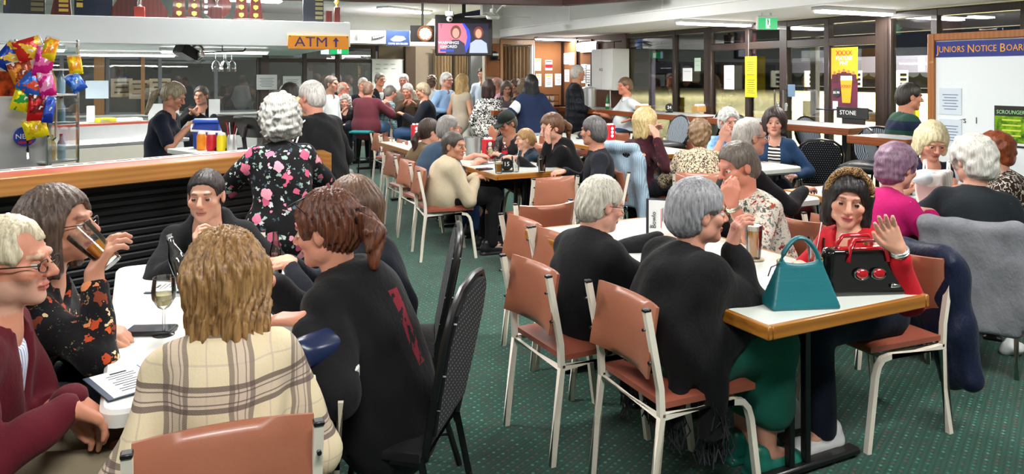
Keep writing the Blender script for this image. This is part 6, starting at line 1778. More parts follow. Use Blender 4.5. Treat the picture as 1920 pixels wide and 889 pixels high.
# --- left foreground table
p = at(307, 628, ZT); wine_glass(p, 'glass of white wine standing on the left foreground table')
p = at(283, 623, ZT); o = empty('phone_case', p, PHI - .4, 'black flip phone case lying beside the wine glass', 'phone'); obj('cover', Geo().box((0, 0, .007), (.155, .082, .014), 0, .004), plain('black leather', '#17181c', .35), o); obj('screen_edge', Geo().box((0, 0, .0145), (.14, .07, .0012)), plain('phone glass', '#2a3038', .1, var=0), o)
menu_card(at(232, 718, ZT), .15, .21, PHI + .35, 'printed menu card with blue edge beside the plaid coat woman')
menu_card(at(330, 540, ZT), .15, .2, PHI + 1.2, 'printed menu card in front of the boy on the left table')
def bottle(p, label, prof, mat, lab=None, cap=None, liquid=None, R=None):
    o = empty('drink_bottle', p, 0, label, 'bottle', 'drinks on the tables')
    if R is not None: o.rotation_euler = R.to_euler()
    obj('bottle', Geo().lathe(prof, n=18), mat, o)
    if liquid: obj('drink', Geo().lathe([(0, .004), (prof[1][0] * .9, .005), (prof[2][0] * .9, prof[2][1]), (0, prof[2][1])], n=16), liquid, o)
    if lab: obj('label_band', Geo().lathe([(prof[1][0] + .0008, lab[1]), (prof[2][0] + .0008, lab[2])], n=18), lab[0], o)
    if cap: obj('cap', Geo().cyl((0, 0, prof[-1][1] - .004), (0, 0, prof[-1][1] + .012), prof[-1][0] + .002, None, 12), cap, o)
    return o
CB = [(.026, 0), (.0275, .01), (.0275, .095), (.022, .12), (.013, .155), (.0125, .19)]
bt = bottle(at(517, 516, ZT), 'cola bottle with red label standing by the ponytail woman', CB, glass('cola bottle glass', (.75, .72, .7), .12), (plain('cola red', '#b5121c', .4, var=0), .045, .085), None, M_cola)
b0 = dp(350, 535, 3.0); b0.z = ZT + .02; b1 = dp(326, 470, 3.02)
bottle(b0, 'clear glass bottle leaning towards the boy on the left table', [(.03, 0), (.032, .01), (.032, .12), (.026, .15), (.013, .185), (.013, .215)], glass('clear bottle', (.82, .88, .88), .14), None, plain('silver cap', '#c9cdd0', .3, metal=.7), None, orient(b0, b1))
beer_glass(at(372, 528, ZT) + Vector((0, .0, 0)), 'empty tumbler standing behind the plaid coat woman on the left table', .11, .033, 0, False)
g0 = dp(212, 494, 2.40); g1 = dp(168, 452, 2.40); R_ = orient(g0, g1)
beer_glass(g0, 'beer glass raised to the lips of the leaf print woman', .155, .042, .55, M_beer, False, R_)
fd = Field((-.14, -.1, -.02), (.14, .1, .14), .007); fd.ell((0, 0, .045), (.10, .055, .045), None, .02, 'add', 2.6); fd.cap((-.07, 0, .075), (.07, 0, .08), .02, .02, .02); fd.wrinkle(.003, 1.0, 60)
pb = at(598, 682, ZT); put_mesh('navy_pouch', fd.mesh('pouch')[0], plain('navy vinyl', '#1b2547', .3), None, pb, PHI + .5, label='crumpled navy purse at the corner of the left table', cat='purse')
# lanyard bag beneath the table
p = dp(632, 800, 2.12); o = empty('lanyard', (p.x, p.y, 0), .2, 'pale lanyard strap with a badge hanging below the table corner', 'lanyard')
obj('strap', Geo().tube([(.01, 0, .69), (.0, 0, .5), (-.015, .0, .36)], .011, 4), plain('pale strap', '#a9a294', .8), o)
obj('clip', Geo().box((-.017, 0, .35), (.03, .012, .03), 0, .004), M_black, o); obj('badge', Geo().box((-.02, -.01, .27), (.045, .008, .06), 0, .004), plain('dark red badge', '#4a0f16', .4), o)
obj('badge_print', Geo().cyl((-.02, -.015, .275), (-.02, -.017, .275), .014, None, 12), M_red, o)
fd = Field((-.12, -.1, -.02), (.12, .1, .3), .009); fd.ell((0, 0, .12), (.085, .06, .12), None, .02, 'add', 2.5); fd.wrinkle(.004, 2.0, 40)
obj_ = put_mesh('cloth_bag', fd.mesh('bag')[0], cloth('pale canvas', '#b5ad9c'), None, (p.x - .03, p.y + .03, 0), .2, label='pale canvas bag on the carpet under the table corner', cat='bag')

# --- handbag table
p = at(1413, 486, ZT); o = obj('coaster', Geo().cyl((0, 0, 0), (0, 0, .004), .05, None, 20), plain('coaster', '#b9a98c', .8), None, p); tag(o, 'round coaster under the full beer on the handbag table', 'coaster')
beer_glass(p + Vector((0, 0, .004)), 'full glass of amber beer in front of the paisley shirt man', .16, .042, .84)
p = at(1392, 508, ZT); o = obj('coaster', Geo().cyl((0, 0, 0), (0, 0, .004), .045, None, 20), M_paper, None, p); tag(o, 'pale paper coaster beside the poncho woman', 'coaster')
p = at(1530, 505, ZT); beer_glass(p, 'tall clear glass with straw behind the handbags', .14, .04, .5, M_water, False, None, True)
def handbag_teal():
    p = at(1500, 572, ZT); o = empty('handbag', p, PHI - .35, 'teal leather handbag with looped handle on the table', 'handbag')
    fd = Field((-.22, -.12, -.02), (.22, .12, .36), .008)
    n = 10
    for k in range(n + 1):
        t = k / n; fd.box((0, 0, .005 + t * .19), (.165 - .055 * t, .058 * (1 - t) + .012, .012), None, .011, .012)
    fd.cap((-.10, 0, .20), (-.085, 0, .215), .012, .010, .01); fd.cap((.10, 0, .20), (.085, 0, .215), .012, .01, .01)
    fd.ell((0, 0, .22), (.075, .05, .022), None, .01, 'sub')
    put_mesh('body', fd.mesh('body')[0], plain('teal leather', '#1c6a72', .38, bump=.2, bscale=160), o)
    Mt = plain('teal leather', '#1c6a72', .38)
    g = Geo(); L = [(-.095 + .019 * 10 * k / 14, 0, .205 + .115 * math.sin(PI * k / 14) ** .7) for k in range(15)]
    g.tube(L, [.012] * 15, 6); obj('handle', g, Mt, o, smooth=60)
    for sx in (-1, 1): obj('side_ring', Geo().tube([(sx * .1 + .012 * math.cos(a), 0, .212 + .012 * math.sin(a)) for a in [2 * PI * k / 12 for k in range(12)]], .003, 6, closed=True), M_gold, o)
    obj('tassel_strap', Geo().tube([(-.1, -.01, .205), (-.15, -.02, .19), (-.17, -.03, .15)], .003, 6), M_ink, o)
handbag_teal(); find_t = [o for o in bpy.data.objects if o.get('category') == 'handbag'][-1]; find_t.scale = (.82, .82, .8)
def handbag_black():
    p = at(1615, 545, ZT); o = empty('handbag', p, PHI - .35, 'black patent handbag with red lips and red handles on the table', 'handbag')
    Mp = plain('black patent', '#09090b', .12, var=0, coat=.8, bump=.15, bscale=20); Mr = plain('red patent', '#a80f1c', .15, var=0, coat=.7)
    fd = Field((-.24, -.14, -.02), (.24, .14, .26), .008)
    for k in range(9):
        t = k / 8; fd.box((0, 0, .006 + t * .155), (.165 - .025 * abs(t - .35), .062 - .02 * t, .014), None, .012, .01)
    for sx in (-1, 1): fd.cap((sx * .165, 0, .06), (sx * .15, 0, .16), .022, .018, .02)
    fd.ell((0, 0, .18), (.12, .028, .03), None, .008, 'sub')
    put_mesh('body', fd.mesh('body')[0], Mp, o)
    for y in (-.05, .05):
        obj('handle', Geo().tube([(-.085, y, .13), (-.075, y, .185), (-.055, y * .9, .215), (.055, y * .9, .215), (.075, y, .185), (.085, y, .13)], .010, 6), Mr, o, smooth=60)
    obj('red_lining', Geo().box((0, 0, .165), (.20, .03, .03), 0, .006), Mr, o)
    for sx in (-1, 1):
        obj('lips_motif', Geo().sphere((sx * .036, -.066, .085), .026, 12, None, (1, .35, .75)), Mr, o, smooth=60)
        obj('chrome_mount', Geo().tube([(sx * .036 + .03 * math.cos(a), -.062, .083 + .022 * math.sin(a)) for a in [2 * PI * k / 14 for k in range(14)]], .003, 5, closed=True), M_chrome, o)
    obj('name_badge', Geo().box((.105, -.068, .035), (.04, .004, .014), 0, .002), M_chrome, o)
    obj('clasp', Geo().sphere((0, -.03, .20), .009, 10), M_gold, o)
handbag_black()
# standing menu reading Bowlo
mp = at(1240, 452, ZT); mo = empty('menu_board', mp, -.30, 'white menu board with dark frame reading The Bowlo standing on the handbag table', 'menu')
Rm = Matrix.Rotation(math.radians(8), 3, 'X')
Rx = Matrix.Rotation(math.radians(12), 3, 'X')
obj('frame', Geo().box((0, 0, .11), (.16, .008, .225), 0, .003), plain('menu frame dark', '#2b3038', .4), mo)
obj('sheet', Geo().box((.006, -.005, .112), (.142, .003, .205)), M_paper, mo)
text('lettering', 'Bowlo', .034, M_ink, mo, (-.038, -.0075, .11), rot=(PI / 2, -PI / 2, 0), bold=.001)
text('lettering', 'the', .014, M_ink, mo, (-.056, -.0075, .075), rot=(PI / 2, -PI / 2, 0))
for k in range(8): obj('print_line', Geo().box((.0 + .008 * k, -.007, .12 + .02 * (k % 2)), (.003, .001, .1 - .03 * (k % 3))), M_ink if k % 3 else M_red, mo)
# --- number 15 table
def marker(p, s, label, rz=0.0, size=.055):
    o = empty('table_number', p, rz, label, 'table number', 'black table number markers')
    obj('base', Geo().box((0, 0, .008), (.11, .07, .016), 0, .006), M_black, o)
    obj('disc', Geo().lathe([(0, -.012), (size - .004, -.012), (size, -.008), (size, .008), (size - .004, .012), (0, .012)], (0, 0, .014 + size), 28, R=Matrix.Rotation(PI / 2, 3, 'X')), M_black, o)
    if s: text('lettering', s, size * 1.0, M_white, o, (0, -.0135, .014 + size), bold=.002)
marker(at(950, 322, ZT), '15', 'black round marker with the number 15 on the middle table')
beer_glass(at(935, 325, ZT), 'half full beer beside the number 15 marker', .14, .04, .6)
beer_glass(at(967, 322, ZT), 'empty glass with a straw beside the number 15 marker', .14, .04, 0, False, False, None, True)
beer_glass(at(1016, 323, ZT), 'glass of dark cola on the number 15 table', .15, .042, .78, M_cola, False)
wine_glass(at(919, 306, ZT), 'glass of white wine behind the number 15 marker')
wine_glass(at(929, 301, ZT), 'second wine glass beside the red box on table 15', False)
def red_box(p, lab):
    o = empty('sauce_caddy', p, PHI, lab, 'caddy', 'red sauce caddies')
    obj('box', Geo().box((0, 0, .1), (.1, .1, .2), 0, .004), plain('caddy red', '#c01424', .4, var=.03), o)
    for k in range(3): obj('white_emblem', Geo().lathe([(0, 0), (.022, 0), (.022, .002), (0, .002)], (0, -.051, .055 + k * .05), 14, R=Matrix.Rotation(PI / 2, 3, 'X')), M_white, o)
    for x in (-.025, .025): obj('sauce_sachet', Geo().box((x, 0, .205), (.03, .05, .03), 0, .005), M_white, o)
red_box(at(915, 297, ZT), 'red sauce caddy on the number 15 table beside the bucket')
red_box(at(779, 262, ZT), 'red sauce caddy on the far white table behind the empty chairs')
red_box(at(1144, 262, ZT), 'red sauce caddy on the long middle distance table')
bk_ = at(887, 293, ZT); o = empty('ice_bucket', bk_, 0, 'galvanised ice bucket with bottles on the number 15 table', 'bucket')
obj('pail', Geo().lathe([(.08, 0), (.105, .2), (.11, .205), (.102, .205), (.078, .01), (0, .01)], n=22), plain('galvanised', '#a5abab', .35, metal=.8), o)
obj('bottle_neck', Geo().tube([(.02, 0, .12), (-.03, 0, .3)], .013, 8).tube([(.0, .03, .12), (-.02, .03, .27)], .012, 8), plain('green bottle', '#7d8f86', .2), o)
obj('handle', Geo().tube([(.108 * math.cos(a), 0, .19 - .05 * math.sin(a)) for a in [PI * k / 10 for k in range(11)]], .003, 5), M_chrome, o)
o = bottle(at(946, 297, ZT), 'clear water bottle beside the man in the dark cap', [(.03, 0), (.032, .01), (.032, .10), (.028, .12), (.014, .14), (.014, .155)], glass('clear bottle', (.82, .88, .88), .14), (M_red, .05, .08), M_white)
o = empty('phone_case', at(908, 318, ZT), PHI, 'dark phone lying on the number 15 table', 'phone'); obj('cover', Geo().box((0, 0, .006), (.15, .08, .012), 0, .004), M_black, o); obj('screen_edge', Geo().box((0, 0, .0125), (.14, .07, .001)), plain('phone glass', '#2a3038', .1, var=0), o)
menu_card(at(905, 306, ZT), .2, .14, PHI, 'grey menu folder lying on the number 15 table', '#6c7680')
marker(at(1088, 260, ZT), '', 'small black round stand on the long middle distance table', .4, .04)
# --- high tables
def hi(px, py): return at(px, py, 1.062)
marker(hi(1255, 211), '24', 'black round marker with the number 24 by the windows', -.2, .06)
marker(hi(1629, 225), '23', 'black round marker with the number 23 before the doors', -.3, .06)
def napkins(p, lab):
    o = empty('napkin_box', p, PHI, lab, 'box', 'timber napkin boxes')
    obj('box', Geo().box((0, 0, .045), (.2, .14, .09), 0, .004), wood('pale pine', '#b98a4c', '#d0a468', 1.2, .5), o); obj('napkin_stack', Geo().box((0, 0, .1), (.14, .1, .03), 0, .01), M_white, o)
napkins(hi(1312, 210), 'timber napkin box right of the polo shirt man by the far windows'); napkins(hi(1641, 228), 'timber napkin box beside the green striped man'); napkins(hi(1206, 209), 'timber napkin box behind the white polo man')
bottle(hi(1139, 205), 'green beer bottle on the high table beside the white polo man', [(.03, 0), (.031, .01), (.031, .13), (.026, .16), (.013, .2), (.013, .24)], plain('green glass', '#1f6a34', .12, coat=.5), (M_white, .05, .09), None)
for k, (x, y) in enumerate(((955, 213), (967, 209), (961, 216))):
    wine_glass(Vector((hg.x - .35, hg.y, 1.062)) + E1 * (.15 + .15 * k) + E2 * (.25 + .1 * (k % 2)), 'wine glass on the far women\'s table, %s of three' % ['left', 'right', 'front'][k])
fd = Field((-.3, -.2, -.02), (.3, .2, .2), .014); fd.ell((0, 0, .06), (.2, .12, .07), None, .03, 'add', 2.5); fd.wrinkle(.012, 1.0, 30)
put_mesh('folded_jacket', fd.mesh('jacket')[0], M_blackc, None, Vector((hf.x - 1.05, hf.y - .45, 1.062)) + E1 * .3 + E2 * .4, .3, label='dark jacket bundled on the far high table', cat='jacket')
napkins(Vector((hf.x - 1.05, hf.y - .45, 1.062)) + E1 * .45 + E2 * .12, 'timber box on the dark far high table')
# --- notice board table: striped paper bag
p = at(1752, 388, ZT); o = empty('shopping_bag', p, PHI + .4, 'white and pink striped paper shopping bag on the table', 'bag')
fd = Field((-.2, -.14, -.02), (.2, .14, .34), .009); fd.box((0, 0, .12), (.15, .085, .12), None, .02, .02); fd.ell((0, 0, .25), (.13, .05, .04), None, .02, 'sub'); fd.wrinkle(.007, 3.0, 22)
put_mesh('paper_sack', fd.mesh('sack')[0], stripes('pale pink stripe', ['#d8d4d0', '#d8d4d0', '#c9a8a6', '#d8d4d0'], 22, 0, .3), o)
for y in (-.07, .07): obj('handle', Geo().tube([(.02, y, .22), (.04, y, .3), (.10, y, .3), (.12, y, .22)], .006, 6), M_paper, o)
fd = Field((-.16, -.16, -.02), (.16, .16, .2), .009); fd.ell((0, 0, .06), (.11, .10, .07), None, .02); put_mesh('sun_hat_crown', fd.mesh('crown')[0], cloth('pale blue white cloth', '#cfdbe0'), o, (-.09, .04, .15)).scale = (.8, .8, .8)
fd = Field((-.2, -.12, -.02), (.2, .12, .25), .01); fd.ell((0, 0, .08), (.13, .06, .085), None, .02, 'add', 2.6); fd.wrinkle(.004, 1.0, 40)
q = dp(1500, 345, 5.9); put_mesh('handbag', fd.mesh('bag')[0], plain('maroon leather', '#4a141c', .35), None, (q.x, q.y, .45), .2, label='maroon leather handbag on the lap side of the white table', cat='handbag')

# --- coats and covers over chairs
def draped(px, py, D, rz, prims, mat, name, label, cat, res=.013, wr=.008, fz=24.0, lo=(-.4, -.35, -.1), hi_=(.4, .35, 1.2)):
    p = dp(px, py, D); f = Field(lo, hi_, res)
    for a in prims: getattr(f, a[0])(*a[1:])
    f.wrinkle(wr, px * .1, fz)
    return put_mesh(name, f.mesh(name)[0], mat, None, (p.x, p.y, 0), rz, label=label, cat=cat)
q = PROTO['tan']
def find(lbl): return [o for o in bpy.data.objects if o.get('label') == lbl][0]
cf = find('tan vinyl chair under the grey fleece blanket'); cl0 = cf.location
f = Field((-.36, -.46, .1), (.36, -.1, .95), .012)
f.box((0, -.275, .52), (.235, .045, .29), None, .03, .03); f.cap((-.22, -.27, .79), (.22, -.27, .79), .045, .045, .03); f.cap((-.19, -.25, .78), (-.25, -.3, .25), .05, .04, .04); f.cap((.2, -.25, .78), (.27, -.3, .30), .05, .04, .04)
f.wrinkle(.009, 1.0, 10)
put_mesh('fleece_blanket', f.mesh('fleece')[0], cloth('grey fleece', '#75777c', weave=60, fold=.5, var=.3), None, cl0, cf.rotation_euler.z, label='fluffy grey fleece draped over the chair back at the right', cat='blanket')
cr_ = find('tan vinyl chair under the waving woman in red'); 
f = Field((-.40, -.52, .05), (.40, .05, .98), .012)
f.box((0, -.29, .60), (.22, .05, .19), None, .03, .03); f.cap((-.17, -.27, .78), (.19, -.27, .78), .05, .05, .04); f.cap((-.16, -.30, .72), (-.24, -.33, .25), .075, .06, .05); f.cap((.19, -.28, .74), (.20, -.30, .40), .06, .05, .05); f.cap((-.1, -.3, .6), (-.15, -.34, .22), .08, .06, .05)
f.wrinkle(.010, 2.0, 20)
put_mesh('quilted_jacket', f.mesh('jacket')[0], cloth('navy nylon', '#121a33', rough=.5, fold=.4), None, cr_.location, cr_.rotation_euler.z, label='navy jacket hanging over the chair back of the woman in red', cat='jacket')
qd = dp(1190, 330, 6.9); cb_ = chair('banquet', (qd.x, qd.y), A_E1 + .5, 'banquet chair under the pale blue striped cardigan')
f = Field((-.36, -.48, .05), (.36, .0, 1.15), .013)
f.box((0, -.27, .68), (.19, .05, .24), None, .03, .03); f.cap((-.14, -.3, .97), (.14, -.3, .97), .05, .05, .04); f.cap((-.17, -.29, .88), (-.22, -.3, .38), .06, .05, .05); f.cap((.17, -.29, .88), (.24, -.3, .34), .06, .06, .05)
f.wrinkle(.008, .5, 14)
put_mesh('knitted_cardigan', f.mesh('cardigan')[0], stripes('pale blue rib', ['#8da4b4', '#9fb5c4', '#7d93a4'], 60, 0, .4, .04), None, cb_.location, cb_.rotation_euler.z, label='pale blue ribbed cardigan draped over a chair in the middle', cat='cardigan')
cw_ = find('tan vinyl chair under the blonde wine print woman')
f = Field((-.36, -.48, .05), (.36, .0, .98), .013)
f.box((0, -.27, .58), (.20, .05, .2), None, .03, .03); f.cap((-.17, -.27, .80), (.17, -.27, .80), .05, .05, .04); f.cap((-.17, -.3, .72), (-.2, -.32, .32), .06, .05, .05); f.cap((.17, -.3, .72), (.2, -.32, .30), .06, .05, .05); f.wrinkle(.008, .9, 18)
put_mesh('black_jacket', f.mesh('jacket')[0], M_blackc, None, cw_.location, cw_.rotation_euler.z, label='black jacket hung on the chair back of the blonde wine print woman', cat='jacket')
f = Field((-.12, -.12, -.02), (.12, .12, .12), .008); f.cap((-.04, 0, .03), (.05, .02, .03), .035, .028, .03); f.cap((.0, -.02, .04), (.01, .04, .06), .03, .02, .03); f.wrinkle(.012, 1.0, 60)
q = at(1900, 665, 0); put_mesh('crumpled_napkin', f.mesh('napkin')[0], M_paper, None, (q.x, q.y, .0), 0, label='crumpled white napkin on the carpet at the right edge', cat='napkin')

# fringe of the poncho, twisted threads along its hem
fr = P46; g = Geo(); rs = np.random.RandomState(3)
me_p = [c for c in fr['root'].children if c.name.startswith('poncho')][0].data
co = np.zeros(len(me_p.vertices) * 3, f32); me_p.vertices.foreach_get('co', co); co = co.reshape(-1, 3)
hem_ = {}
for x, y, z in co:
    k_ = (round(x / .018), round(y / .018))
    if k_ not in hem_ or z < hem_[k_][2]: hem_[k_] = (x, y, z)
pts_ = [p for p in hem_.values() if p[2] < .42]
for (x, y, z) in pts_[::1][:240]:
    L_ = .07 + .04 * rs.rand(); g.tube([(x, y, z + .012), (x + .01 * rs.randn(), y + .01 * rs.randn(), z - L_ * .5), (x + .012 * rs.randn(), y + .012 * rs.randn(), z - L_)], .0028, 4)
if pts_: 
    o = obj('fringe', g, cloth('dark grey fringe', '#26262a'), fr['root']); o['kind'] = 'stuff'
# headband of the waving woman, hair tie and raised sunglasses of the ponytail woman, black bracelet
h = P48; 
M_leo = leopard('leopard headband', '#b08a5c', '#2a1a10', 130, (1, 1, 1), .58, .46)
g = Geo().tube([tuple(h['HP'](.088 * math.sin(t), .03 + .012 * math.cos(t), .03 + .105 * math.cos(t))) for t in [(-1.5 + 3.0 * k / 20) for k in range(21)]], [.013 + .006 * math.sin(PI * k / 20) for k in range(21)], 8)
hb = obj('headband', g, M_leo, h['root'], smooth=60)
obj('knot', Geo().sphere(tuple(h['HP'](-.02, .05, .135)), .026, 12, None, (1.2, .8, .9)), M_leo, h['root'], smooth=60)
h = P5
obj('hair_tie', Geo().tube([tuple(h['HP'](.028 * math.cos(t), -.122, .03 + .028 * math.sin(t))) for t in [2 * PI * k / 14 for k in range(14)]], .009, 7, closed=True), M_black, h['root'], smooth=60)
g = Geo()
for sx in (-1, 1): g.tube([tuple(h['HP'](sx * .036 + .027 * math.cos(t), .075 - .03 * math.sin(t), .105 + .012 * math.sin(t))) for t in [2 * PI * k / 14 for k in range(14)]], .003, 5, closed=True).tube([tuple(h['HP'](sx * .062, .07, .105)), tuple(h['HP'](sx * .088, .0, .05)), tuple(h['HP'](sx * .088, -.03, .02))], .0025, 5)
obj('sunglasses', g, M_black, h['root'])

# ================================================================== ON THE WALLS
# television
tv = empty('television', dp(870, 70, 11.9), .08, 'wall television showing a news bulletin with two presenters', 'television')
W_, H_ = .90, .62
obj('bezel', Geo().box((0, 0, .03), (W_, .06, H_ + .03), 0, .01), M_black, tv)
obj('side_box', Geo().box((-.42, .15, .05), (.08, .3, .62), 0, .01), M_black, tv)
def scr(name, poly, c, st, dz=0):
    g = Geo().prism(poly, .031 + dz, .0325 + dz, Matrix(((1, 0, 0), (0, 0, -1), (0, 1, 0)))); return obj(name, g, emis('screen ' + name + c, c, st), tv)
scr('picture', [(-.41, -.25), (.39, -.25), (.39, .22), (-.41, .22)], '#1a1030', 1.0)
scr('panel', [(-.41, -.25), (-.02, -.25), (.03, -.1), (.05, .0), (.03, .12), (-.03, .22), (-.41, .22)], '#f07a90', 1.2, .001)
scr('arc', [(-.02, -.25), (.03, -.25), (.10, -.1), (.105, .02), (.08, .12), (.0, .22), (-.03, .22), (.035, .1), (.05, .0), (.03, -.1)], '#2a4aff', 1.3, .0015)
def bust(x, z, s, hairc, skinc, topc):
    scr('presenter_top', [(x - .16 * s, z - .25 * s), (x + .16 * s, z - .25 * s), (x + .14 * s, z - .08 * s), (x + .05 * s, z - .02 * s), (x - .05 * s, z - .02 * s), (x - .14 * s, z - .08 * s)], topc, 1.0, .002)
    scr('presenter_hair', [(x + .085 * s * math.cos(a), z + .10 * s + .11 * s * math.sin(a)) for a in [2 * PI * k / 16 for k in range(16)]], hairc, .9, .0025)
    scr('presenter_face', [(x + .055 * s * math.cos(a), z + .085 * s + .08 * s * math.sin(a)) for a in [2 * PI * k / 16 for k in range(16)]] , skinc, 1.0, .003)
bust(.23, -.02, .92, '#8a3a22', '#e8b094', '#c9d6ea'); bust(-.13, -.02, 1.0, '#8a4a34', '#f0b0a0', '#33304a')
text('lettering', 'WARNINGS\nIGNORED', .062, emis('tv text', '#ffffff', 1.6), tv, (-.245, -.037, -.12), bold=.001)
text('lettering', 'T', .09, emis('tv mark', '#1a2aa8', 1.0), tv, (-.36, -.036, .17), bold=.003)
obj('caption_bar', Geo().box((-.27, -.034, -.21), (.22, .002, .04)), emis('tv caption', '#2a50c8', 1.0), tv)
obj('bracket', Geo().box((0, .2, .55), (.06, .06, .62)), M_blackm, tv)
# clock in black box
ck = empty('wall_clock', dp(792, 63, 12.4), .1, 'timber rimmed wall clock in a black box beside the television', 'clock')
obj('case', Geo().box((0, .06, 0), (.40, .12, .27), 0, .006), M_black, ck)
RX = Matrix.Rotation(PI / 2, 3, 'X')
obj('rim', Geo().tube([(.045 + .118 * math.cos(a), -.01, .118 * math.sin(a)) for a in [2 * PI * k / 28 for k in range(28)]], .017, 8, closed=True), wood('clock rim', '#8a4a1c', '#a86428', 2, .4), ck, smooth=60)
obj('dial', Geo().lathe([(0, 0), (.115, 0), (.115, .006), (0, .006)], (.045, -.004, 0), 28, R=RX), M_paper, ck)
for k in range(12):
    a = 2 * PI * k / 12; obj('hour_mark', Geo().box((.045 + .095 * math.sin(a), -.012, .095 * math.cos(a)), (.012, .002, .012)), M_ink, ck)
obj('hour_hand', Geo().tube([(.045, -.013, 0), (.045 - .01, -.013, -.06)], .004, 4), M_ink, ck); obj('minute_hand', Geo().tube([(.045, -.014, 0), (.045 + .04, -.014, .075)], .003, 4), M_ink, ck)
obj('hanger', Geo().box((0, .1, .5), (.04, .04, .75)), M_black, ck)
# supporters' flag on the far bulkhead
fgp = RM(ray_b(746, BB - .03)[0], BB - .03, 2.36); fo = empty('supporter_flag', fgp, PHI, 'blue supporter flag with pale lettering hung on the far bulkhead', 'flag')
obj('cloth', Geo().box((0, 0, -.0), (.50, .006, .31), 0, .002), plain('flag blue', '#16305c', .7), fo)
obj('pale_patch', Geo().prism([(-.16, -.03), (-.05, .05), (.12, .04), (.17, -.02), (.05, -.07), (-.1, -.07)], .004, .006, Matrix(((1, 0, 0), (0, 0, -1), (0, 1, 0)))), plain('flag pale', '#7d93ad', .7), fo)
text('lettering', 'COME ON BLUES!', .052, M_white, fo, (0, -.006, -.115), bold=.001)
for nm, px_, w_, h_, c_, lb, ct in (('wall_sensor', 672, .06, .12, M_offw, 'small white sensor on the far bulkhead', 'sensor'), ('bumper_sticker', 709, .26, .06, M_ink, 'dark sloping sticker on the far bulkhead beside the flag', 'sticker')):
    q = RM(ray_b(px_, BB - .02)[0], BB - .02, 2.38); o = obj(nm, Geo().box((0, 0, 0), (w_, .03, h_), 0, .006), c_, None, q, PHI); tag(o, lb, ct)
    if nm == 'bumper_sticker': o.rotation_euler = (0, -.25, PHI); obj('face', Geo().box((0, -.017, 0), (w_ * .9, .002, h_ * .5)), M_offw, o)
# fan
fp = dp(924, 30, 11.6); fn = empty('ceiling_fan', (fp.x, fp.y, 0), .3, 'white three bladed ceiling fan in front of the television', 'fan')
obj('rod', Geo().cyl((0, 0, fp.z), (0, 0, ZC), .015, None, 8), M_offw, fn)
obj('motor', Geo().lathe([(.0, -.06), (.09, -.05), (.11, -.01), (.09, .03), (.05, .05), (.04, .11), (.02, .12)], (0, 0, fp.z), 20), M_offw, fn)
obj('canopy', Geo().lathe([(.07, ZC - .08), (.05, ZC - .0)], n=16), M_offw, fn)
for k in range(3):
    a = 2 * PI * k / 3 + .1; R3 = Matrix.Rotation(a, 3, 'Z')
    obj('blade', Geo().box(R3 @ Vector((.36, 0, 0)) + Vector((0, 0, fp.z)), (.52, .12, .01), 0, .003, R3 @ Matrix.Rotation(.15, 3, 'X')), M_offw, fn)
cmr = dp(843, 33, 11.8); o = empty('security_camera', cmr, 0, 'white security camera above the television', 'camera'); obj('dome', Geo().sphere((0, 0, -.02), .05, 14), M_offw, o); obj('lens', Geo().sphere((.01, -.04, -.03), .02, 10), M_black, o); obj('mount', Geo().box((0, 0, .06), (.13, .1, .08), 0, .01), M_offw, o); obj('stem', Geo().cyl((0, 0, .08), (0, 0, ZC - cmr.z), .02, None, 8), M_offw, o)
# exit signs
def exit_sign(p, rz, lab, w=.36, h=.2, lit=1.6):
    o = empty('exit_sign', p, rz, lab, 'exit sign', 'illuminated exit signs')
    obj('body', Geo().box((0, .02, 0), (w, .05, h), 0, .006), M_offw, o)
    obj('green_panel', Geo().box((0, -.008, -.012), (w * .95, .008, h * .82)), emis('exit green lit', '#0b9a55', lit), o)
    obj('white_door', Geo().box((0, -.013, -.012), (w * .2, .004, h * .68)), emis('exit white lit', '#e8fff2', lit * 1.2), o)
    g = Geo().box((-.002, -.016, .03), (.02, .002, .02)).box((0, -.016, -.0), (.018, .002, .045), 0).tube([(-.002, -.016, -.02), (-.022, -.016, -.055)], .006, 4).tube([(.002, -.016, -.02), (.018, -.016, -.045), (.012, -.016, -.065)], .006, 4).tube([(0, -.016, .015), (.026, -.016, .0)], .005, 4)
    obj('running_figure', g, M_green, o)
    for sx in (-1, 1): obj('bracket', Geo().box((sx * .05, .02, h / 2 + .012), (.02, .02, .04)), M_offw, o)
q = dp(1439, 51, 8.6); exit_sign((q.x, q.y, ZL - .12), .12, 'green running man exit sign under the low ceiling by the doors', .24, .16)
q = dp(636, 94, 15.2); exit_sign((q.x, q.y, q.z), PHI, 'lit green exit sign hanging near the far glass doors', .40, .17, 2.2)
obj('hanger', Geo().box((0, .02, .2), (.03, .03, .28)), M_offw, find('lit green exit sign hanging near the far glass doors'))
q = dp(612, 94, 15.2); o = obj('lit_panel', Geo().box((0, 0, 0), (.22, .05, .17), 0, .006), emis('pale lit panel', '#cfe0ff', 1.2), None, (q.x, q.y + .0, q.z), PHI); tag(o, 'small pale lit panel joined to the far exit sign', 'sign')
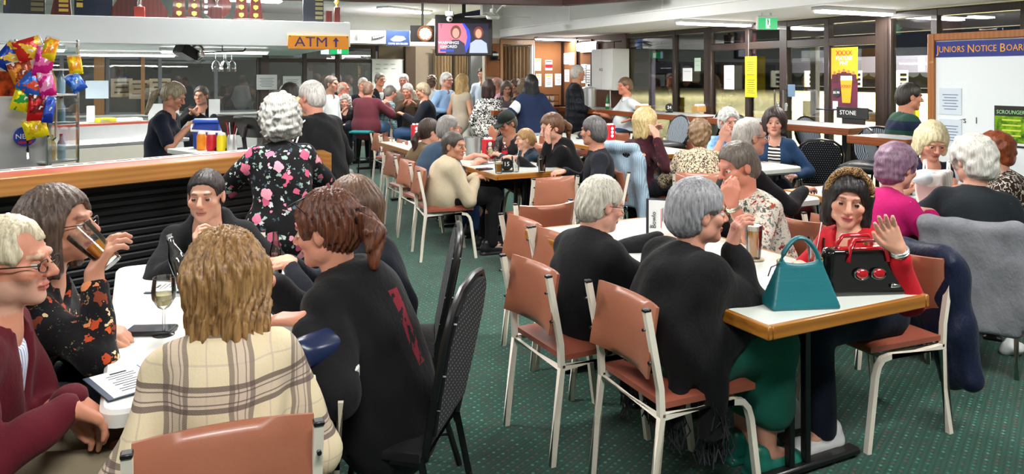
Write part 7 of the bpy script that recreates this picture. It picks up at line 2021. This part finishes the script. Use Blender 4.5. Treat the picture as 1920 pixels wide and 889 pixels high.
# whiteboard
wbp = RM(ray_b(727, B2 - .12)[0], B2 - .12, dp(727, 141, 16.7).z); o = empty('whiteboard', wbp, PHI, 'whiteboard with faint handwriting beside the far glass doors', 'whiteboard')
obj('panel', Geo().box((0, 0, 0), (.74, .03, .72), 0, .004), plain('whiteboard white', '#e8eeee', .3), o); obj('frame', Geo().box((0, .01, .365), (.78, .03, .02)).box((0, .01, -.365), (.78, .03, .02)), plain('alu', '#a8abab', .4, metal=.6), o)
for k in range(7): obj('handwriting', Geo().tube([(-.28 + .09 * (k % 3) * 2 + .012 * j, -.018, .25 - .1 * (k // 3) + .012 * math.sin(j * 2.1 + k)) for j in range(9)], .003, 4), M_blueink, o)
def sheet(pos, rz, w, h, lab, col=None, lines_=6, ink=None, head=None, name='paper_notice', cat='notice', group='paper notices'):
    o = empty(name, pos, rz, lab, cat, group)
    obj('sheet', Geo().box((0, 0, 0), (w, .003, h)), col or M_paper, o)
    if head: obj('heading', Geo().box((0, -.002, h * .36), (w * .8, .002, h * .1)), head, o)
    for k in range(lines_): obj('print_line', Geo().box((0, -.002, h * (.25 - .65 * k / max(1, lines_))), (w * (.7 - .15 * (k % 2)), .0015, h * .025)), ink or M_ink, o)
    return o
# papers by the bar window
for px_, py_, w, h, lab in ((499, 154, .42, .32, 'handwritten white notice taped beside the bar windows'), (546, 157, .38, .33, 'printed white notice with a square code beside the bar windows')):
    a_ = ray_b(px_, B2 - .04)[0]; D_ = ray_b(px_, B2 - .04)[1]; sheet(RM(a_, B2 - .14, CAMH - (py_ - HOR) * D_ / FPX), PHI, w, h, lab, ink=M_blueink)
def bkc(px): 
    k = (px - 960) / FPX; c = BP(0, bn_b + .18); D = (c.x * BN.x + c.y * BN.y) / (k * BN.x + BN.y); return Vector((k * D, D, 1.052))
for px_, py_, D, w, h, lab, c_ in ((182, 168, 8.75, .24, .21, 'pale blue sheet hanging above the back counter', plain('pale blue sheet', '#cfe2ee', .7)), (307, 197, 9.2, .36, .2, 'white sheet standing behind the barmaid', M_paper), (402, 192, 9.6, .14, .24, 'white sheet standing beside the bearded man', M_paper)):
    p = dp(px_, py_, D) if px_ == 182 else bkc(px_) + Vector((0, 0, h / 2)); sheet(p, PHI * .6, w, h, lab, c_, 0)
# things on the back counter

for px_, w, h, c_, nm, lb, ct in ((195, .22, .05, M_yellow, 'cleaning_cloth', 'folded yellow cloth on the back counter', 'cloth'), (222, .5, .04, M_paper, 'paper_pile', 'stack of white paper on the back counter', 'paper'), (170, .08, .2, M_paper, 'paper_holder', 'white card holder on the back counter', 'holder')):
    o = obj(nm, Geo().box((0, 0, h / 2), (w, .2 if h < .1 else .05, h), 0, .008), c_, None, bkc(px_), BA); tag(o, lb, ct)
for k, px_ in enumerate((410, 430, 448, 462)):
    o = empty('condiment_pot', BP(1.80 + .03 * k, 1.32 - .11 * k, .987), 0, ['orange sauce bottle on the return counter', 'red drink can on the return counter', 'yellow lemon tub on the return counter', 'steel straw holder on the return counter'][k], 'container', 'pots on the return counter')
    obj('pot', Geo().lathe([(.035, 0), (.04, .01), (.04, .11), (.03, .14)], n=14), [M_orange, M_red, M_yellow, M_steel][k], o)
    if k == 3:
        for j in range(5): obj('straw', Geo().tube([(.01 * j - .02, 0, .1), (.025 * j - .05, .01, .24)], .004, 5), [M_red, M_white, M_black][j % 3], o)
    else: obj('lid', Geo().lathe([(.032, .135), (.03, .15), (.0, .16)], n=14), M_white, o)
p = dp(350, 98, 7.4); o = empty('projector', p, PHI + .4, 'black projector with looped cables under the bar bulkhead', 'projector')
obj('case', Geo().box((0, 0, 0), (.18, .22, .1), 0, .01, Matrix.Rotation(.5, 3, 'Y')), M_black, o); obj('lens', Geo().cyl((.08, -.12, -.02), (.08, -.15, -.02), .03, None, 14), M_chrome, o)
for k in range(3): obj('cable', Geo().tube([(.1 + (.05 + .01 * k) * math.cos(t), -.02, .0 + (.07 + .008 * k) * math.sin(t)) for t in [2 * PI * j / 16 for j in range(16)]], .006, 5, closed=True), [M_white, M_black, M_offw][k], o)
obj('mount', Geo().box((0, 0, .1), (.05, .05, .14)), M_black, o)
# ---- pinboards and the brown corner
def panel_b(px0, px1, z0, z1, lab):
    a0 = ray_b(px0, B1 - .02)[0]; a1 = ray_b(px1, B1 - .02)[0]; o = empty('pinboard', RM((a0 + a1) / 2, B1 - .02, (z0 + z1) / 2), PHI, lab, 'pinboard', 'cork pinboards')
    obj('cork', Geo().box((0, 0, 0), (a1 - a0 - .03, .02, z1 - z0 - .03)), M_cork, o)
    for sx in (-1, 1): obj('frame_side', Geo().box((sx * (a1 - a0 - .02) / 2, -.004, 0), (.02, .035, z1 - z0)), M_dark, o); obj('frame_end', Geo().box((0, -.004, sx * (z1 - z0 - .02) / 2), (a1 - a0 - .04, .035, .02)), M_dark, o)
def panel_a(px0, px1, z0, z1, lab):
    b0 = ray_a(px0, AW - .02)[0]; b1 = ray_a(px1, AW - .02)[0]; L_ = abs(b1 - b0); o = empty('pinboard', RM(AW - .02, (b0 + b1) / 2, (z0 + z1) / 2), PHI - PI / 2, lab, 'pinboard', 'cork pinboards')
    obj('cork', Geo().box((0, 0, 0), (L_ - .03, .02, z1 - z0 - .03)), M_cork, o)
    for sx in (-1, 1): obj('frame_side', Geo().box((sx * (L_ - .02) / 2, -.004, 0), (.02, .035, z1 - z0)), M_dark, o); obj('frame_end', Geo().box((0, -.004, sx * (z1 - z0 - .02) / 2), (L_ - .04, .035, .02)), M_dark, o)
panel_b(999, 1053, 1.0, 2.28, 'cork pinboard with four posters beside the curtained doorway')
panel_a(1058, 1083, 1.0, 2.28, 'narrow cork pinboard behind the check flannel man')
panel_a(1087, 1110, 1.0, 2.28, 'cork pinboard left of the white wall cabinet')
def on_b(px_, py_): a_, D_ = ray_b(px_, B1 - .035); return RM(a_, B1 - .035, CAMH - (py_ - HOR) * D_ / FPX)
def on_a(px_, py_, off=.035): b_, D_ = ray_a(px_, AW - off); return RM(AW - off, b_, CAMH - (py_ - HOR) * D_ / FPX)
for x, y, w, h, hd_, lb in ((1007, 121, .17, .24, M_yellow, 'poster with yellow heading, upper left of the pinboard'), (1029, 122, .16, .20, M_ink, 'red and white poster at the upper right of the pinboard'), (1029, 151, .17, .26, M_yellow, 'printed notice at the lower middle of the pinboard'), (1010, 150, .12, .24, M_yellow, 'printed notice at the lower left of the pinboard'), (1047, 149, .16, .23, None, 'plain notice at the lower right of the pinboard')):
    o = sheet(on_b(x, y), PHI, w, h, lb, head=hd_)
    if y == 122: obj('red_band', Geo().box((0, -.003, -.02), (w, .002, .07)), M_red, o)
for x, y, w, h, lb in ((1061, 110, .2, .22, 'small notice high on the narrow pinboard, left'), (1072, 110, .2, .24, 'small notice high on the narrow pinboard, right'), (1063, 142, .18, .24, 'notice low on the narrow pinboard'), (1095, 138, .2, .36, 'notice behind the check flannel man\'s shoulder'), (1103, 142, .2, .42, 'long white list left of the cabinet')):
    sheet(on_a(x, y), PHI - PI / 2, w, h, lb)
# white cabinet on the window wall
b0 = ray_a(1149, 7.2)[0]; b1 = ray_a(1110, 7.2)[0]; cL = b1 - b0
cabn = empty('wall_cabinet', RM(7.2, (b0 + b1) / 2, 0), PHI - PI / 2, 'white steel double door cabinet on the brown wall', 'cabinet')
z0 = dp(1130, 169, 13).z; z1 = dp(1130, 92, 13).z
obj('carcass', Geo().box((0, .17, (z0 + z1) / 2), (cL, .34, z1 - z0), 0, .006), M_offw, cabn)
for sx in (-1, 1):
    d_ = obj('door', Geo().box((sx * cL / 4, -.006, (z0 + z1) / 2), (cL / 2 - .008, .018, z1 - z0 - .02), 0, .004), M_white, cabn)
    obj('handle', Geo().box((sx * .03, -.02, (z0 + z1) / 2), (.02, .02, .05), 0, .003), M_chrome, d_)
obj('power_cord', Geo().tube([(cL * .42, -.02, z0), (cL * .44, -.02, z0 - .25), (cL * .38, .0, z0 - .45)], .008, 5), M_white, cabn)
obj('top_rail', Geo().tube([(-cL / 2, .1, z1 + .12), (cL / 2 + .1, .1, z1 + .12)], .012, 6).tube([(-cL / 2, .1, z1), (-cL / 2, .1, z1 + .12)], .01, 6).tube([(cL / 3, .1, z1), (cL / 3, .1, z1 + .12)], .01, 6), M_dark, cabn)
q = on_a(1101, 88, .1); lt = empty('wall_light', q, PHI - PI / 2, 'lit white box light above the pinboard beside the cabinet', 'light'); obj('lens', Geo().box((0, -.03, 0), (.52, .12, .16), 0, .02), emis('wall light lens', (1, .97, .9), 3.0), lt); obj('back_plate', Geo().box((0, .04, 0), (.56, .03, .2)), M_white, lt)
# sideboard with cups and urn
sb0 = RM(ray_b(1000, B1 - .5)[0] + .02, B1 - .32); sd = empty('sideboard', sb0, PHI, 'low brown sideboard under the pinboard carrying cups', 'sideboard')
obj('body', Geo().box((.2, 0, .48), (.86, .44, .96), 0, .006), wood('sideboard timber', '#54381f', '#6d4a2c', 1, .4, 2), sd); obj('top', Geo().box((.2, 0, .975), (.92, .48, .03), 0, .004), M_edge2, sd)
rs = np.random.RandomState(5)
cb2 = Geo()
ckb = empty('cup_basket', sb0 + E1 * .25 + Vector((0, 0, .99)), PHI, 'two tier wire basket of white cups on the sideboard', 'basket')
for z in (0.0, .12, .24): obj('wire_tier', Geo().tube([(-.3, -.15, z), (.3, -.15, z), (.3, .15, z), (-.3, .15, z)], .006, 5, closed=True), M_black, ckb)
for k in range(5): obj('wire_upright', Geo().tube([(-.3 + .15 * k, -.15, 0), (-.3 + .15 * k, -.15, .24)], .005, 5), M_black, ckb)
cupm = Geo().lathe([(.025, 0), (.035, .02), (.042, .085), (.038, .085), (.03, .02), (0, .012)], n=12).mesh('coffee_cup', [M_white], 60)
for k in range(10):
    w_ = sb0 + E1 * (.25 - .24 + .12 * (k % 5)) + E2 * .0 + Vector((0, 0, .99 + (.125 if k > 4 else .005)))
    o = obj('coffee_cup', cupm, None, None, w_); tag(o, 'white cup in the wire basket, %s tier, %s from the left' % ('upper' if k > 4 else 'lower', ['first', 'second', 'third', 'fourth', 'fifth'][k % 5]), 'cup', 'white cups in the wire basket')
q = on_a(1104, 205, .55); ur = empty('water_urn', (q.x, q.y, 1.0), 0, 'tall stainless water urn beside the cabinet', 'urn'); obj('tank', Geo().lathe([(.13, 0), (.13, .38), (.11, .4), (.02, .42)], n=20), M_steel, ur); obj('tap', Geo().tube([(0, -.13, .06), (0, -.18, .06), (0, -.18, .02)], .01, 6), M_black, ur); obj('lid_knob', Geo().sphere((0, 0, .44), .02, 10), M_black, ur)
us = obj('urn_stand', Geo().box((0, 0, .5), (.4, .4, 1.0), 0, .006), M_brown, None, (q.x, q.y, 0), PHI); tag(us, 'brown cupboard below the water urn', 'cupboard'); obj('cupboard_door', Geo().box((0, -.205, .5), (.34, .012, .9), 0, .004), M_brown, us)
# board with hanging cap beyond the young man
q = RM(ray_b(924, B1 - .03)[0], B1 - .03, 1.9); o = empty('cap_board', q, PHI, 'brown board with black merchandise cap beside the doorway', 'board'); obj('board', Geo().box((0, .0, 0), (.28, .02, .62)), M_cork, o); obj('merchandise_cap', Geo().sphere((-.0, -.06, .08), .10, 14, None, (1, .6, .9)), M_black, o); obj('cap_brim', Geo().box((0, -.1, -.0), (.18, .1, .02), 0, .008), M_black, o); obj('pale_print', Geo().box((0, -.13, .1), (.12, .004, .04)), M_offw, o)
# ---- glass wall notices
sheet(on_a(1367, 145), PHI - PI / 2, .20, .34, 'white notice with green and red blocks on the glass', head=None, lines_=2, ink=M_green)
for k, y in enumerate((127, 161)): sheet(on_a(1408, y), PHI - PI / 2, .22, .31, 'yellow notice on the glass door, %s of two' % ['upper', 'lower'][k], M_yellow, 7)
sheet(on_a(1289, 140), PHI - PI / 2, .22, .2, 'white sign with printed figures on the far window', None, 1)
sheet(on_a(1308, 121), PHI - PI / 2, .14, .2, 'small green emblem sticker on the far window', plain('pale green sheet', '#b5c9b8', .6), 2, M_green)
sheet(on_a(1484, 170), PHI - PI / 2, .12, .16, 'blue grey sign on the right glass door', plain('blue grey sign', '#5f7892', .5), 0)
sheet(on_a(1728, 120), PHI - PI / 2, .08, .16, 'small white sticker on the glass beside the notice board', None, 2)
# beer banner
q = on_a(1583, 148, .22); bn = empty('beer_banner', q, PHI - PI / 2, 'yellow and maroon pull up banner reading XXXX FEATURE PINT', 'banner'); Dq = q.y
hB = 118 * Dq / FPX; wB = .36
T_ = Matrix(((1, 0, 0), (0, 0, -1), (0, 1, 0)))
obj('fabric', Geo().box((0, 0, hB / 4), (wB, .006, hB / 2)), plain('banner yellow', '#e2a415', .6, var=.04), bn); obj('fabric_lower', Geo().box((0, 0, -hB / 4), (wB, .006, hB / 2)), plain('banner maroon', '#5a1430', .6, var=.04), bn)
text('lettering', 'XXXX', .085, M_red, bn, (0, -.006, hB * .41), bold=.003, sx=.95); text('lettering', 'FEATURE', .068, M_white, bn, (0, -.006, hB * .325), bold=.002, sx=.82); text('lettering', 'PINT', .068, M_white, bn, (0, -.006, hB * .245), bold=.002, sx=.82)
for k in range(5):
    x = -.13 + .065 * k; z = hB * (.10 + .02 * (2 - abs(k - 2)))
    obj('player_figure', Geo().prism([(x - .04, z - .12), (x + .04, z - .12), (x + .035, z - .02), (x - .035, z - .02)], .004, .007, T_), plain('player maroon', '#4a0f24', .6), bn); obj('player_head', Geo().lathe([(0, 0), (.018, 0), (.018, .003), (0, .003)], (x, -.006, z + .0), 12, R=RX), plain('player skin', '#a86a4c', .6), bn)
obj('printed_glass', Geo().prism([(-.02, -hB * .38), (.09, -hB * .38), (.115, -hB * .02), (-.045, -hB * .02)], .008, .010, T_), plain('printed beer', '#e09a1c', .4), bn); obj('printed_froth', Geo().prism([(-.045, -hB * .02), (.115, -hB * .02), (.11, hB * .05), (-.04, hB * .05)], .008, .010, T_), M_froth, bn)
text('lettering', 'XXXX', .05, M_red, bn, (.035, -.013, -hB * .12), bold=.001); obj('price_disc', Geo().lathe([(0, 0), (.055, 0), (.055, .002), (0, .002)], (-.10, -.010, -hB * .22), 18, R=RX), M_ink, bn); text('lettering', '$5.90', .04, M_white, bn, (-.10, -.014, -hB * .22), bold=.001)
obj('badge', Geo().box((-.12, -.006, -hB * .42), (.07, .002, .09)), M_white, bn); obj('cross_bar', Geo().tube([(-.38, -.02, -hB * .5), (.28, -.02, -hB * .5)], .012, 6), plain('dark blue bar', '#20284c', .5), bn)
obj('stand', Geo().box((0, .03, -hB * .5 - .45), (.04, .04, .95)), M_black, bn)
obj('stand_foot', Geo().box((0, .03, -(q.z) + .02), (.5, .2, .03), 0, .006), M_black, bn)
q = on_a(1598, 212, .3); o = obj('low_sign', Geo().box((0, 0, 0), (.42, .02, .13), 0, .004), M_black, None, q, PHI - PI / 2); tag(o, 'low black sign reading STONE behind table 23', 'sign'); text('lettering', 'STONE', .07, M_offw, o, (-.05, -.012, 0)); obj('support', Geo().box((0, .02, -q.z / 2 - .04), (.3, .02, q.z - .05)), M_black, o)
# ---- juniors notice board on a stand
aN = 6.05
bL, DL_ = ray_a(1742, aN); bR = bL - 1.35
nz1 = CAMH - (64 - HOR) * DL_ / FPX; nz0 = .55
nb_ = empty('notice_board', RM(aN, (bL + bR) / 2, 0), PHI - PI / 2, 'timber framed notice board headed Juniors Notice Board', 'notice board'); NW = bL - bR
obj('white_panel', Geo().box((0, .01, (nz0 + nz1) / 2), (NW - .08, .02, nz1 - nz0 - .05)), plain('board white', '#e2eaec', .35, var=.02), nb_)
M_nbw = wood('board timber', '#8a4f22', '#a8692f', 1, .4, 2)
for sx in (-1, 1): obj('frame_side', Geo().box((sx * (NW / 2 - .03), 0, (nz0 + nz1) / 2), (.06, .05, nz1 - nz0), 0, .005), M_nbw, nb_); obj('leg', Geo().box((sx * (NW / 2 - .03), .02, nz0 / 2), (.05, .05, nz0), 0, .004), M_nbw, nb_); obj('stand_foot', Geo().box((sx * (NW / 2 - .03), .02, .03), (.06, .5, .05), 0, .006), M_nbw, nb_)
obj('frame_top', Geo().box((0, 0, nz1 - .03), (NW - .12, .05, .06), 0, .005), M_nbw, nb_); obj('frame_bottom', Geo().box((0, 0, nz0 + .03), (NW - .12, .05, .06), 0, .005), M_nbw, nb_)
xl = -NW / 2 + .06; hz_ = nz1 - .135
obj('header_band', Geo().box((xl + .45, -.004, hz_), (.90, .006, .13)), plain('header blue', '#16267c', .5, var=.03), nb_)
M_gld = plain('header gold', '#e8a01c', .5, var=0)
tx = [('J', .095), ('UNIORS ', .072), ('N', .095), ('OTICE ', .072), ('B', .095), ('OARD', .072)]; cx = xl + .015
for s_, z_ in tx:
    o = text('lettering', s_.strip(), z_, M_gld, nb_, (cx, -.009, hz_ - .004), align='LEFT', sx=.84)
    wd = max(v.co.x for v in o.data.vertices); cx += wd + .005 + (.018 if s_.endswith(' ') else 0)
for k, (x, z, w, h) in enumerate(((.13, nz1 - .57, .19, .22), (.13, nz1 - .83, .19, .22))):
    o = sheet((0, 0, 0), 0, w, h, 'pale timetable sheet on the notice board, %s of two' % ['upper', 'lower'][k], plain('timetable sheet', '#ccd8e2', .7), 6, M_blueink, None); wv = nb_.matrix_basis
    Rn = Matrix.Rotation(PHI - PI / 2, 3, 'Z'); o.location = nb_.location + Rn @ Vector((xl + x, -.004, z)); o.rotation_euler = (0, 0, PHI - PI / 2)
text('handwriting', 's   1', .075, M_ink, nb_, (xl + .30, -.002, nz1 - .72)); obj('handwriting', Geo().tube([(xl + .17, -.002, nz1 - .73), (xl + .25, -.002, nz1 - .71)], .002, 4), M_ink, nb_)
o = empty('event_poster', nb_.location + Rn @ Vector((xl + .62, -.006, nz1 - .75)), PHI - PI / 2, 'green and black Scroungers poster pinned to the notice board', 'poster')
obj('sheet', Geo().box((0, 0, 0), (.26, .003, .32)), plain('poster black', '#12160f', .5), o); obj('green_field', Geo().box((0, -.002, -.02), (.25, .002, .20)), blotch('poster green', '#2c5a12', '#86b81e', 16, 0), o)
text('lettering', 'SCROUNGERS', .042, plain('poster lettering', '#a8e0a0', .5, var=0), o, (0, -.004, .11), sx=.85, shear=.1); obj('print_line', Geo().box((0, -.004, -.135), (.2, .002, .02)), M_offw, o)
for k in range(4): obj('print_line', Geo().box((0, -.004, .05 - .04 * k), (.14, .002, .012)), plain('poster yellow', '#c9d84a', .5), o)
mk = obj('marker_pen', Geo().tube([(-.08, 0, 0), (.06, 0, 0)], .009, 8), M_white, None, nb_.location + Rn @ Vector((xl + .45, 0, nz1 + .012)), PHI - PI / 2); tag(mk, 'white marker pen on top of the notice board', 'pen'); obj('pen_cap', Geo().tube([(.06, 0, 0), (.10, 0, 0)], .0095, 8), M_navy, mk)
